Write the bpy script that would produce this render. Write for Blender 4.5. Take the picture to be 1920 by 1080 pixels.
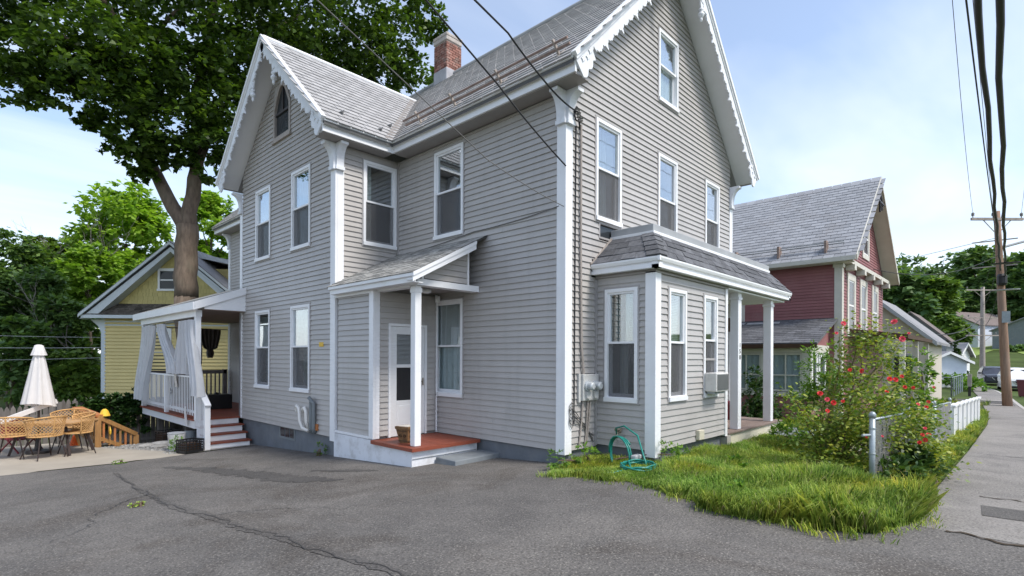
import bpy, bmesh, math, random
import numpy as np
from mathutils import Vector, Matrix

for o in list(bpy.data.objects):
    bpy.data.objects.remove(o, do_unlink=True)
sc = bpy.context.scene
COL = sc.collection
rad = math.radians
random.seed(7)
RNG = np.random.default_rng(11)

# ---------------------------------------------------------------- camera
cam_d = bpy.data.cameras.new('camera')
cam_d.sensor_width = 36.0
cam_d.lens = 1005.0 / 1920.0 * 36.0
cam_d.shift_y = (671.0 - 540.0) / 1920.0
cam_d.clip_start = 0.05
cam_d.clip_end = 1500.0
cam = bpy.data.objects.new('camera', cam_d)
COL.objects.link(cam)
cam.location = (-6.66, -5.19, 1.55)
YAW = rad(43.54 - 90.0)
cam.matrix_world = (Matrix.Translation(cam.location) @ Matrix.Rotation(YAW, 4, 'Z')
                    @ Matrix.Rotation(rad(90), 4, 'X') @ Matrix.Rotation(rad(0.25), 4, 'Z'))
sc.camera = cam
sc.render.resolution_x = 1024
sc.render.resolution_y = 576

# ---------------------------------------------------------------- sky and sun
SUN_EL = rad(54.0)
SUN_AZ = math.atan2(-0.975, 0.20)          # direction (x, y) towards the sun
w = bpy.data.worlds.new('World')
sc.world = w
w.use_nodes = True
nt = w.node_tree
nt.nodes.clear()
def N(tree, t, **kw):
    n = tree.nodes.new(t)
    for k, v in kw.items():
        setattr(n, k, v)
    return n
out = N(nt, 'ShaderNodeOutputWorld')
bg = N(nt, 'ShaderNodeBackground')
sky = N(nt, 'ShaderNodeTexSky')
sky.sky_type = 'NISHITA'
sky.sun_disc = False
sky.sun_elevation = SUN_EL
sky.sun_rotation = math.pi / 2 - SUN_AZ
sky.air_density = 1.0
sky.dust_density = 1.2
sky.ozone_density = 1.0
tc = N(nt, 'ShaderNodeTexCoord')
sep = N(nt, 'ShaderNodeSeparateXYZ')
nt.links.new(tc.outputs['Generated'], sep.inputs[0])
# flatten the direction onto a cloud deck: p = dir.xy / (dir.z + 0.12)
addz = N(nt, 'ShaderNodeMath', operation='ADD'); addz.inputs[1].default_value = 0.14
nt.links.new(sep.outputs['Z'], addz.inputs[0])
mx = N(nt, 'ShaderNodeMath', operation='MAXIMUM'); mx.inputs[1].default_value = 0.05
nt.links.new(addz.outputs[0], mx.inputs[0])
dx = N(nt, 'ShaderNodeMath', operation='DIVIDE'); dy = N(nt, 'ShaderNodeMath', operation='DIVIDE')
nt.links.new(sep.outputs['X'], dx.inputs[0]); nt.links.new(mx.outputs[0], dx.inputs[1])
nt.links.new(sep.outputs['Y'], dy.inputs[0]); nt.links.new(mx.outputs[0], dy.inputs[1])
cmb = N(nt, 'ShaderNodeCombineXYZ')
nt.links.new(dx.outputs[0], cmb.inputs['X']); nt.links.new(dy.outputs[0], cmb.inputs['Y'])
mp = N(nt, 'ShaderNodeMapping')
mp.inputs['Scale'].default_value = (0.55, 1.25, 1.0)
mp.inputs['Rotation'].default_value = (0, 0, rad(25))
mp.inputs['Location'].default_value = (0.35, 1.9, 0)
nt.links.new(cmb.outputs[0], mp.inputs[0])
nz = N(nt, 'ShaderNodeTexNoise'); nz.inputs['Scale'].default_value = 1.1
nz.inputs['Detail'].default_value = 5.0; nz.inputs['Roughness'].default_value = 0.52
nz.inputs['Distortion'].default_value = 0.35
nt.links.new(mp.outputs[0], nz.inputs['Vector'])
cr = N(nt, 'ShaderNodeValToRGB')
cr.color_ramp.elements[0].position = 0.42; cr.color_ramp.elements[0].color = (0.12, 0.12, 0.12, 1)
cr.color_ramp.elements[1].position = 0.74; cr.color_ramp.elements[1].color = (0.62, 0.62, 0.62, 1)
nt.links.new(nz.outputs['Fac'], cr.inputs[0])
# hazy white low down, all round the horizon
hz = N(nt, 'ShaderNodeMapRange'); hz.interpolation_type = 'SMOOTHSTEP'
hz.inputs['From Min'].default_value = 0.02; hz.inputs['From Max'].default_value = 0.36
hz.inputs['To Min'].default_value = 0.70; hz.inputs['To Max'].default_value = 0.0
nt.links.new(sep.outputs['Z'], hz.inputs['Value'])
mxc = N(nt, 'ShaderNodeMath', operation='MAXIMUM')
nt.links.new(cr.outputs[0], mxc.inputs[0]); nt.links.new(hz.outputs[0], mxc.inputs[1])
mix = N(nt, 'ShaderNodeMix'); mix.data_type = 'RGBA'
CLOUD = 5.4
mix.inputs[7].default_value = (CLOUD * 0.93, CLOUD * 0.97, CLOUD * 1.04, 1)
nt.links.new(mxc.outputs[0], mix.inputs[0])
nt.links.new(sky.outputs[0], mix.inputs[6])
nt.links.new(mix.outputs[2], bg.inputs['Color'])
bg.inputs['Strength'].default_value = 0.132
nt.links.new(bg.outputs[0], out.inputs[0])

sun_d = bpy.data.lights.new('sun', 'SUN')
sun_d.energy = 2.0
sun_d.angle = rad(14.0)
sun_d.color = (1.0, 0.95, 0.87)
sun = bpy.data.objects.new('sun', sun_d)
COL.objects.link(sun)
sdir = Vector((math.cos(SUN_AZ) * math.cos(SUN_EL), math.sin(SUN_AZ) * math.cos(SUN_EL), math.sin(SUN_EL)))
sun.rotation_euler = sdir.to_track_quat('Z', 'Y').to_euler()
sun.location = (0, -20, 30)

vs = sc.view_settings
vs.view_transform = 'Standard'
vs.look = 'None'
vs.gamma = 1.0
vs.use_curve_mapping = False
vs.exposure = 0.98
sc.render.engine = 'CYCLES'
sc.cycles.max_bounces = 6
sc.cycles.transparent_max_bounces = 12

# ---------------------------------------------------------------- materials
MATS = {}
def new_mat(name, rough=0.6, spec=0.5, metallic=0.0):
    m = bpy.data.materials.new(name)
    m.use_nodes = True
    t = m.node_tree
    b = t.nodes['Principled BSDF']
    b.inputs['Roughness'].default_value = rough
    b.inputs['Specular IOR Level'].default_value = spec
    b.inputs['Metallic'].default_value = metallic
    MATS[name] = m
    return m, t, b
def rand_fac(t, obj=True, island=True):
    """one random number per object and per loose piece"""
    oi = N(t, 'ShaderNodeObjectInfo'); ge = N(t, 'ShaderNodeNewGeometry')
    a = N(t, 'ShaderNodeMath', operation='ADD')
    t.links.new(oi.outputs['Random'], a.inputs[0]); t.links.new(ge.outputs['Random Per Island'], a.inputs[1])
    f = N(t, 'ShaderNodeMath', operation='FRACT'); t.links.new(a.outputs[0], f.inputs[0])
    if not island: return oi.outputs['Random']
    if not obj: return ge.outputs['Random Per Island']
    return f.outputs[0]
def ramp(t, src, cols):
    r = N(t, 'ShaderNodeValToRGB')
    e = r.color_ramp.elements
    while len(e) < len(cols): e.new(0.5)
    for i, c in enumerate(cols):
        e[i].position = c[0]; e[i].color = (*c[1], 1)
    t.links.new(src, r.inputs[0])
    return r.outputs[0]
def noise(t, scale, detail=4, rough=0.55, vec=None, stretch=None, dist=0.0):
    n = N(t, 'ShaderNodeTexNoise')
    n.inputs['Scale'].default_value = scale; n.inputs['Detail'].default_value = detail
    n.inputs['Roughness'].default_value = rough; n.inputs['Distortion'].default_value = dist
    g = N(t, 'ShaderNodeNewGeometry')
    src = g.outputs['Position']
    if stretch:
        m = N(t, 'ShaderNodeMapping'); m.inputs['Scale'].default_value = stretch
        t.links.new(src, m.inputs[0]); src = m.outputs[0]
    t.links.new(src, n.inputs['Vector'])
    return n.outputs['Fac']
def mixc(t, a, b, fac, mode='MIX'):
    m = N(t, 'ShaderNodeMix'); m.data_type = 'RGBA'; m.blend_type = mode
    if isinstance(fac, float): m.inputs[0].default_value = fac
    else: t.links.new(fac, m.inputs[0])
    for i, v in ((6, a), (7, b)):
        if isinstance(v, tuple): m.inputs[i].default_value = (*v, 1)
        else: t.links.new(v, m.inputs[i])
    return m.outputs[2]
def bump(t, b, src, strength, dist=0.01):
    n = N(t, 'ShaderNodeBump'); n.inputs['Strength'].default_value = strength; n.inputs['Distance'].default_value = dist
    t.links.new(src, n.inputs['Height']); t.links.new(n.outputs[0], b.inputs['Normal'])
def M(name, col, rough=0.6, var=0.10, scale=3.0, spec=0.4, metallic=0.0, dirt=None, dirt_amt=0.4, dirt_scale=1.2,
      island=0.0, bump_s=0.0, bump_scale=40.0, stretch=None, streak=0.0):
    """paint-like colour with mottling, optional dirt colour in patches, optional variation per piece"""
    m, t, b = new_mat(name, rough, spec, metallic)
    hi = tuple(min(1, c * (1 + var)) for c in col); lo = tuple(c * (1 - var) for c in col)
    c = ramp(t, noise(t, scale, stretch=stretch), [(0.3, lo), (0.7, hi)])
    if island:
        f = rand_fac(t)
        c = mixc(t, c, ramp(t, f, [(0, (1 - island,) * 3), (1, (1 + island,) * 3)]), 1.0, 'MULTIPLY')
    if dirt:
        f = N(t, 'ShaderNodeMath', operation='MULTIPLY'); f.inputs[1].default_value = dirt_amt
        t.links.new(ramp(t, noise(t, dirt_scale, 6, 0.65), [(0.5, (0, 0, 0)), (0.75, (1, 1, 1))]), f.inputs[0])
        c = mixc(t, c, dirt, f.outputs[0])
    if streak:
        f = N(t, 'ShaderNodeMath', operation='MULTIPLY'); f.inputs[1].default_value = streak
        t.links.new(ramp(t, noise(t, 1.0, 5, 0.6, stretch=(5, 5, 0.35)), [(0.50, (0, 0, 0)), (0.78, (1, 1, 1))]), f.inputs[0])
        c = mixc(t, c, tuple(x * 0.55 for x in col), f.outputs[0])
    t.links.new(c, b.inputs['Base Color'])
    if bump_s: bump(t, b, noise(t, bump_scale, 5, 0.6, stretch=stretch), bump_s)
    return m
def leaf_mat(name, dark, mid, light, trans=0.35, rough=0.45, patch=0.5):
    m, t, b = new_mat(name, rough, 0.35)
    c = ramp(t, rand_fac(t), [(0.0, dark), (0.5, mid), (1.0, light)])
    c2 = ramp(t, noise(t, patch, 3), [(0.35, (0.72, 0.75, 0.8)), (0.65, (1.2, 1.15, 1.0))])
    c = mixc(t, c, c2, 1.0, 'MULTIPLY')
    t.links.new(c, b.inputs['Base Color'])
    tr = N(t, 'ShaderNodeBsdfTranslucent')
    tc_ = mixc(t, c, (1.25, 1.3, 0.55), 1.0, 'MULTIPLY')
    t.links.new(tc_, tr.inputs['Color'])
    ms = N(t, 'ShaderNodeMixShader'); ms.inputs[0].default_value = trans
    t.links.new(b.outputs[0], ms.inputs[1]); t.links.new(tr.outputs[0], ms.inputs[2])
    t.links.new(ms.outputs[0], t.nodes['Material Output'].inputs[0])
    return m
def glass_mat(name, refl=0.22, tint=(0.85, 0.9, 0.9)):
    m = bpy.data.materials.new(name); m.use_nodes = True; t = m.node_tree; t.nodes.clear()
    o = N(t, 'ShaderNodeOutputMaterial'); g = N(t, 'ShaderNodeBsdfGlossy'); tr = N(t, 'ShaderNodeBsdfTransparent')
    g.inputs['Roughness'].default_value = 0.015; g.inputs['Color'].default_value = (0.95, 0.97, 1, 1)
    tr.inputs['Color'].default_value = (*tint, 1)
    lw = N(t, 'ShaderNodeLayerWeight'); lw.inputs['Blend'].default_value = 0.5
    fr = N(t, 'ShaderNodeMath', operation='POWER'); fr.inputs[1].default_value = 3.5; t.links.new(lw.outputs['Facing'], fr.inputs[0])
    a = N(t, 'ShaderNodeMath', operation='ADD'); a.inputs[1].default_value = refl; a.use_clamp = True
    t.links.new(fr.outputs[0], a.inputs[0])
    bm_ = N(t, 'ShaderNodeBump'); bm_.inputs['Strength'].default_value = 0.04; bm_.inputs['Distance'].default_value = 0.02
    t.links.new(noise(t, 2.5, 1), bm_.inputs['Height']); t.links.new(bm_.outputs[0], g.inputs['Normal'])
    ms = N(t, 'ShaderNodeMixShader')
    t.links.new(a.outputs[0], ms.inputs[0]); t.links.new(tr.outputs[0], ms.inputs[1]); t.links.new(g.outputs[0], ms.inputs[2])
    t.links.new(ms.outputs[0], o.inputs[0]); MATS[name] = m
    return m
def screen_mat(name, col, cover):
    m, t, b = new_mat(name, 0.7, 0.2)
    b.inputs['Base Color'].default_value = (*col, 1); b.inputs['Alpha'].default_value = cover
    return m

M('siding', (0.415, 0.396, 0.380), 0.42, 0.035, 1.3, 0.45, dirt=(0.31, 0.295, 0.275), dirt_amt=0.5, dirt_scale=0.7, island=0.04, bump_s=0.10, bump_scale=14, stretch=(1, 1, 6), streak=0.22)
M('gray_trim', (0.34, 0.325, 0.32), 0.5, 0.04)
M('soffit', (0.30, 0.28, 0.27), 0.6, 0.05)
M('white', (0.78, 0.79, 0.81), 0.45, 0.03, 2.0, 0.4, dirt=(0.60, 0.58, 0.53), dirt_amt=0.22, dirt_scale=2.2)
M('white_old', (0.72, 0.74, 0.78), 0.6, 0.05, 6.0, 0.3, dirt=(0.45, 0.44, 0.42), dirt_amt=0.5, dirt_scale=5.0, bump_s=0.15, bump_scale=30)
M('white_base', (0.70, 0.72, 0.76), 0.6, 0.04, 3.0, 0.3, dirt=(0.30, 0.28, 0.25), dirt_amt=0.6, dirt_scale=3.5, bump_s=0.1)
M('vinyl', (0.80, 0.80, 0.80), 0.35, 0.02, 2.0, 0.5, dirt=(0.60, 0.58, 0.52), dirt_amt=0.2, dirt_scale=4)
M('slate', (0.36, 0.355, 0.355), 0.65, 0.06, 5.0, 0.25, dirt=(0.27, 0.26, 0.25), dirt_amt=0.4, dirt_scale=1.2, island=0.10, bump_s=0.2, bump_scale=30)
M('slate_far', (0.28, 0.29, 0.31), 0.65, 0.06, 5.0, 0.25, dirt=(0.22, 0.19, 0.17), dirt_amt=0.35, dirt_scale=0.8, island=0.12)
M('roof_deck', (0.10, 0.10, 0.10), 0.8, 0.1)
M('shingle_gray', (0.115, 0.118, 0.128), 0.85, 0.25, 14.0, 0.2, island=0.28, bump_s=0.5, bump_scale=120)
M('shingle_old', (0.27, 0.265, 0.25), 0.85, 0.25, 16.0, 0.2, island=0.35, bump_s=0.5, bump_scale=120)
M('shingle_brown', (0.12, 0.105, 0.09), 0.85, 0.3, 10.0, 0.2, island=0.4)
M('metal_flash', (0.34, 0.35, 0.36), 0.5, 0.1, 3.0, 0.4)
M('valley', (0.20, 0.18, 0.165), 0.6, 0.15, 4.0)
M('brick', (0.24, 0.115, 0.09), 0.8, 0.2, 8.0, 0.2, dirt=(0.42, 0.37, 0.33), dirt_amt=0.75, dirt_scale=5.0, island=0.35, bump_s=0.3)
M('mortar', (0.42, 0.38, 0.35), 0.9, 0.15, 9.0, 0.2, bump_s=0.3)
M('lead', (0.36, 0.36, 0.38), 0.5, 0.15, 5.0)
M('rust', (0.26, 0.19, 0.16), 0.7, 0.25, 9.0, 0.3)
M('foundation', (0.145, 0.16, 0.18), 0.75, 0.12, 3.0, 0.3, dirt=(0.26, 0.26, 0.25), dirt_amt=0.4, dirt_scale=2.5, bump_s=0.5, bump_scale=9)
M('concrete_paint', (0.19, 0.21, 0.225), 0.8, 0.10, 5.0, 0.3, dirt=(0.32, 0.31, 0.28), dirt_amt=0.4, dirt_scale=3, bump_s=0.2)
M('deck_red', (0.235, 0.062, 0.035), 0.55, 0.15, 7.0, 0.35, dirt=(0.15, 0.06, 0.045), dirt_amt=0.5, dirt_scale=3.0, island=0.12, bump_s=0.15, stretch=(1, 6, 6))
M('deck_brown', (0.23, 0.175, 0.15), 0.7, 0.15, 6.0, 0.3, island=0.12)
M('cream_base', (0.62, 0.58, 0.48), 0.7, 0.1, 5.0, dirt=(0.45, 0.38, 0.22), dirt_amt=0.5, dirt_scale=3)
M('interior', (0.16, 0.155, 0.15), 0.9, 0.2, 1.5)
M('blind', (0.62, 0.66, 0.62), 0.6, 0.05)
M('curtain_white', (0.72, 0.77, 0.80), 0.8, 0.05)
M('door_white', (0.72, 0.73, 0.74), 0.4, 0.03, 2.0, dirt=(0.60, 0.52, 0.40), dirt_amt=0.15, dirt_scale=3)
M('black_panel', (0.018, 0.018, 0.02), 0.4, 0.1)
M('black_plastic', (0.015, 0.015, 0.016), 0.45, 0.2)
M('dark_metal', (0.035, 0.03, 0.03), 0.5, 0.2)
M('wire', (0.025, 0.025, 0.027), 0.6, 0.2)
M('wire_gray', (0.16, 0.155, 0.15), 0.6, 0.2)
M('conduit', (0.33, 0.29, 0.26), 0.6, 0.15)
M('galv', (0.30, 0.345, 0.37), 0.45, 0.12, 12.0, 0.5, metallic=0.35, dirt=(0.22, 0.2, 0.17), dirt_amt=0.3, dirt_scale=6)
M('galv_mesh', (0.20, 0.20, 0.19), 0.55, 0.2, 8.0, 0.5, metallic=0.3, dirt=(0.16, 0.10, 0.06), dirt_amt=0.6, dirt_scale=5)
M('meter', (0.50, 0.50, 0.49), 0.5, 0.06, 6.0, dirt=(0.35, 0.3, 0.25), dirt_amt=0.4, dirt_scale=7)
M('meter_glass', (0.42, 0.45, 0.47), 0.12, 0.1, 20, 0.8)
M('pvc', (0.74, 0.72, 0.68), 0.4, 0.04)
M('gray_pipe', (0.17, 0.19, 0.20), 0.5, 0.1)
M('yellow_tag', (0.72, 0.45, 0.04), 0.5, 0.1)
M('hose_green', (0.012, 0.20, 0.16), 0.35, 0.12, 8.0, 0.5)
M('brass', (0.32, 0.28, 0.22), 0.4, 0.2, 9, 0.5, metallic=0.6)
M('basket', (0.20, 0.11, 0.05), 0.7, 0.35, 18.0, 0.3, bump_s=0.5, bump_scale=50)
M('basket_dark', (0.07, 0.035, 0.018), 0.7, 0.2)
M('ac_white', (0.66, 0.65, 0.63), 0.5, 0.06, 7.0, dirt=(0.35, 0.32, 0.27), dirt_amt=0.5, dirt_scale=9)
M('ac_grille', (0.16, 0.165, 0.165), 0.5, 0.1)
M('beige_box', (0.58, 0.54, 0.43), 0.6, 0.05)
M('yellow_wall', (0.70, 0.57, 0.26), 0.6, 0.05, 1.0, 0.3, island=0.03)
M('yellow_shingle', (0.56, 0.47, 0.20), 0.7, 0.06, 2.0, 0.3, island=0.08)
M('paleblue_trim', (0.60, 0.64, 0.68), 0.6, 0.05)
M('red_wall', (0.265, 0.112, 0.113), 0.6, 0.07, 1.5, 0.3, dirt=(0.30, 0.19, 0.18), dirt_amt=0.35, dirt_scale=1.5, island=0.06)
M('cream_trim', (0.58, 0.56, 0.50), 0.6, 0.06, 3.0, dirt=(0.45, 0.40, 0.33), dirt_amt=0.3)
M('cream_wall', (0.54, 0.49, 0.41), 0.6, 0.04)
M('blue_white', (0.62, 0.67, 0.75), 0.6, 0.04)
M('roof_brown', (0.15, 0.12, 0.11), 0.8, 0.15, 4)
M('roof_gray', (0.24, 0.24, 0.25), 0.8, 0.12, 4)
M('bark', (0.15, 0.115, 0.088), 0.9, 0.3, 6.0, 0.2, dirt=(0.16, 0.15, 0.11), dirt_amt=0.5, dirt_scale=1.5, bump_s=0.9, bump_scale=12, stretch=(2, 2, 0.5))
M('dead_wood', (0.22, 0.20, 0.18), 0.9, 0.15)
M('pole_wood', (0.27, 0.175, 0.125), 0.85, 0.2, 5.0, 0.2, dirt=(0.30, 0.26, 0.22), dirt_amt=0.6, dirt_scale=0.5, bump_s=0.4, bump_scale=25, stretch=(4, 4, 0.3))
M('pole_gray', (0.33, 0.29, 0.26), 0.85, 0.15, 5.0, 0.2)
M('fence_wood', (0.15, 0.135, 0.125), 0.9, 0.2, 4.0, 0.2, island=0.18, bump_s=0.3, bump_scale=20, stretch=(4, 4, 0.4))
M('new_wood', (0.36, 0.19, 0.07), 0.6, 0.18, 5.0, 0.3, island=0.12, stretch=(3, 3, 0.6))
M('orange_wood', (0.42, 0.16, 0.055), 0.6, 0.12, 5.0, 0.3)
M('rattan', (0.50, 0.29, 0.115), 0.5, 0.12, 14.0, 0.35)
M('table_wood', (0.46, 0.27, 0.12), 0.5, 0.12, 6.0, 0.4, island=0.08)
M('black_leg', (0.035, 0.022, 0.02), 0.5, 0.2)
M('maroon', (0.16, 0.02, 0.03), 0.6, 0.15)
M('fabric_white', (0.80, 0.78, 0.77), 0.85, 0.04, 4.0, 0.15, dirt=(0.62, 0.58, 0.52), dirt_amt=0.2, dirt_scale=3)
M('curtain_gray', (0.62, 0.63, 0.65), 0.85, 0.05, 3.0, 0.15)
M('curtain_dark', (0.13, 0.12, 0.115), 0.9, 0.1, 4.0, 0.1)
M('rail_gray', (0.17, 0.155, 0.15), 0.7, 0.15, 6)
M('red_bin', (0.13, 0.018, 0.028), 0.5, 0.1)
M('green_plastic', (0.02, 0.26, 0.20), 0.5, 0.1)
M('car_white', (0.72, 0.73, 0.74), 0.25, 0.02, 1.0, 0.6)
M('car_dark', (0.035, 0.04, 0.055), 0.25, 0.05, 1.0, 0.6)
M('car_glass', (0.03, 0.035, 0.04), 0.12, 0.1, 1.0, 0.35)
M('rubber', (0.015, 0.015, 0.015), 0.8, 0.1)
M('chrome', (0.6, 0.6, 0.62), 0.2, 0.05, 1.0, 0.6, metallic=0.8)
M('lamp_glass', (0.75, 0.76, 0.78), 0.15, 0.05)
M('rose_red', (0.70, 0.045, 0.05), 0.55, 0.2, 30, island=0.2)
M('rose_pink', (0.78, 0.12, 0.16), 0.55, 0.2, 30, island=0.2)
M('cane', (0.26, 0.22, 0.07), 0.7, 0.2, 12)
M('stem_brown', (0.11, 0.075, 0.05), 0.8, 0.2, 12)
M('soil', (0.07, 0.055, 0.04), 0.95, 0.3, 6, 0.1, bump_s=0.6)
M('stone', (0.30, 0.29, 0.27), 0.85, 0.15, 12, 0.2, island=0.3, bump_s=0.2)
M('gravel_base', (0.27, 0.255, 0.235), 0.95, 0.3, 30, 0.2, bump_s=0.6, bump_scale=60)
M('patio', (0.34, 0.305, 0.255), 0.85, 0.08, 2.0, 0.2, dirt=(0.33, 0.30, 0.26), dirt_amt=0.5, dirt_scale=1.2, bump_s=0.15, bump_scale=50)
M('kerb', (0.38, 0.365, 0.34), 0.85, 0.12, 5, 0.2)
M('concrete', (0.36, 0.34, 0.31), 0.85, 0.12, 4, 0.2)
M('tar', (0.055, 0.052, 0.05), 0.6, 0.2, 10, 0.35)
M('paint_line', (0.62, 0.62, 0.60), 0.7, 0.15, 8, 0.3, dirt=(0.25, 0.25, 0.25), dirt_amt=0.6, dirt_scale=6)
M('plaster_bits', (0.52, 0.49, 0.44), 0.9, 0.2, 20)
M('orange_cone', (0.8, 0.13, 0.02), 0.5, 0.05)
glass_mat('glass', 0.24)
glass_mat('glass_low', 0.06)
glass_mat('glass_far', 0.07)
screen_mat('screen', (0.14, 0.14, 0.145), 0.42)

def cloth_mat(name, col, trans=0.4):
    m, t, b = new_mat(name, 0.9, 0.1)
    c = ramp(t, noise(t, 6, 4), [(0.3, tuple(x * 0.93 for x in col)), (0.7, col)]); t.links.new(c, b.inputs['Base Color'])
    tr = N(t, 'ShaderNodeBsdfTranslucent'); t.links.new(c, tr.inputs['Color']); ms = N(t, 'ShaderNodeMixShader'); ms.inputs[0].default_value = trans
    t.links.new(b.outputs[0], ms.inputs[1]); t.links.new(tr.outputs[0], ms.inputs[2]); t.links.new(ms.outputs[0], t.nodes['Material Output'].inputs[0])
cloth_mat('curtain_gray', (0.76, 0.77, 0.79))
cloth_mat('curtain_white', (0.76, 0.80, 0.82), 0.3)
cloth_mat('fabric_white', (0.82, 0.80, 0.79), 0.3)
def asphalt(name, c0, c1, stain, speck):
    m, t, b = new_mat(name, 0.85, 0.3)
    c = ramp(t, noise(t, 1.1, 5, 0.6), [(0.32, c0), (0.68, c1)])
    st = ramp(t, noise(t, 0.55, 7, 0.66, dist=0.9), [(0.50, (0, 0, 0)), (0.66, (0.85, 0.85, 0.85))])
    c = mixc(t, c, stain, st)
    s = ramp(t, noise(t, 58, 2, 0.6), [(0.57, (0, 0, 0)), (0.68, (0.9, 0.9, 0.9))])
    c = mixc(t, c, speck, s)
    s2 = ramp(t, noise(t, 48, 2, 0.6), [(0.32, (0.50, 0.50, 0.50)), (0.54, (1, 1, 1))])
    c = mixc(t, c, s2, 1.0, 'MULTIPLY')
    t.links.new(c, b.inputs['Base Color'])
    bump(t, b, noise(t, 60, 3, 0.7), 0.9, 0.008)
    return m
asphalt('asphalt', (0.100, 0.094, 0.089), (0.160, 0.149, 0.138), (0.080, 0.069, 0.060), (0.28, 0.262, 0.232))
asphalt('sidewalk', (0.22, 0.205, 0.19), (0.27, 0.252, 0.232), (0.16, 0.15, 0.14), (0.33, 0.315, 0.285))
asphalt('asphalt_patch', (0.076, 0.071, 0.067), (0.10, 0.094, 0.089), (0.05, 0.048, 0.046), (0.14, 0.135, 0.125))
asphalt('asphalt_seam', (0.082, 0.077, 0.073), (0.122, 0.114, 0.107), (0.075, 0.066, 0.058), (0.22, 0.205, 0.18))
asphalt('road', (0.125, 0.122, 0.125), (0.155, 0.15, 0.15), (0.11, 0.108, 0.108), (0.2, 0.195, 0.19))

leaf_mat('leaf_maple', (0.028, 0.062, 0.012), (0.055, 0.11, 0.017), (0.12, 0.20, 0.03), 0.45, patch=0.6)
leaf_mat('leaf_lime', (0.17, 0.31, 0.04), (0.25, 0.42, 0.055), (0.34, 0.50, 0.08), 0.45, patch=0.7)
leaf_mat('leaf_forest', (0.065, 0.13, 0.05), (0.11, 0.20, 0.062), (0.18, 0.29, 0.08), 0.35, patch=0.35)
leaf_mat('leaf_forest2', (0.075, 0.145, 0.03), (0.13, 0.225, 0.045), (0.20, 0.31, 0.065), 0.3, patch=0.35)
leaf_mat('leaf_far', (0.065, 0.135, 0.055), (0.11, 0.195, 0.07), (0.17, 0.27, 0.09), 0.3, patch=0.08)
leaf_mat('leaf_shrub', (0.06, 0.14, 0.018), (0.12, 0.25, 0.03), (0.20, 0.34, 0.045), 0.35, patch=2.0)
leaf_mat('leaf_rose', (0.075, 0.145, 0.022), (0.18, 0.26, 0.038), (0.38, 0.40, 0.065), 0.3, patch=2.5)
leaf_mat('leaf_ivy', (0.015, 0.045, 0.010), (0.03, 0.075, 0.016), (0.06, 0.12, 0.025), 0.2, patch=3.0)
leaf_mat('leaf_dark', (0.02, 0.055, 0.014), (0.04, 0.09, 0.02), (0.07, 0.13, 0.03), 0.25, patch=2.0)
def grass_mat(name, cols, patch_scale=0.9):
    m, t, b = new_mat(name, 0.5, 0.3)
    c = ramp(t, rand_fac(t, obj=False), cols)
    p = ramp(t, noise(t, patch_scale, 4, 0.6), [(0.36, (0.66, 0.82, 0.74)), (0.50, (1.0, 1.0, 1.0)), (0.66, (1.45, 1.15, 0.8))])
    c = mixc(t, c, p, 1.0, 'MULTIPLY')
    t.links.new(c, b.inputs['Base Color'])
    tr = N(t, 'ShaderNodeBsdfTranslucent'); t.links.new(c, tr.inputs['Color'])
    ms = N(t, 'ShaderNodeMixShader'); ms.inputs[0].default_value = 0.35
    t.links.new(b.outputs[0], ms.inputs[1]); t.links.new(tr.outputs[0], ms.inputs[2])
    t.links.new(ms.outputs[0], t.nodes['Material Output'].inputs[0])
grass_mat('grass', [(0.0, (0.12, 0.24, 0.035)), (0.45, (0.35, 0.50, 0.075)), (0.85, (0.55, 0.66, 0.13)), (0.93, (0.55, 0.66, 0.20)), (1.0, (0.56, 0.48, 0.26))])
M('lawn_base', (0.13, 0.18, 0.04), 0.95, 0.35, 3.0, 0.1, dirt=(0.11, 0.085, 0.05), dirt_amt=0.6, dirt_scale=2.0, bump_s=0.6, bump_scale=20)
M('lawn_far', (0.19, 0.26, 0.07), 0.95, 0.2, 0.15, 0.1, dirt=(0.17, 0.19, 0.06), dirt_amt=0.6, dirt_scale=0.08)
M('ground_far', (0.06, 0.085, 0.025), 0.95, 0.3, 0.3, 0.1)

# ---------------------------------------------------------------- object helpers
ROOT = {}
def tag(o, label=None, cat=None, group=None, kind=None):
    if label: o['label'] = label
    if cat: o['category'] = cat
    if group: o['group'] = group
    if kind: o['kind'] = kind
    return o
def thing(name, loc, label, cat, group=None):
    o = bpy.data.objects.new(name, None)
    o.empty_display_size = 0.2
    COL.objects.link(o)
    o.location = loc
    ROOT[o.name] = Vector(loc)
    return tag(o, label, cat, group)
def off(parent):
    return ROOT[parent.name] if parent is not None else Vector((0, 0, 0))
def place(name, me, parent, loc, rot=None, scale=None, mat=None):
    """one more object that shares mesh data; loc in world coordinates"""
    o = bpy.data.objects.new(name, me)
    COL.objects.link(o)
    if parent is not None: o.parent = parent
    o.location = Vector(loc) - off(parent)
    if rot is not None:
        if isinstance(rot, Matrix): o.rotation_euler = rot.to_euler()
        else: o.rotation_euler = rot
    if scale is not None: o.scale = scale
    return o
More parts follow.
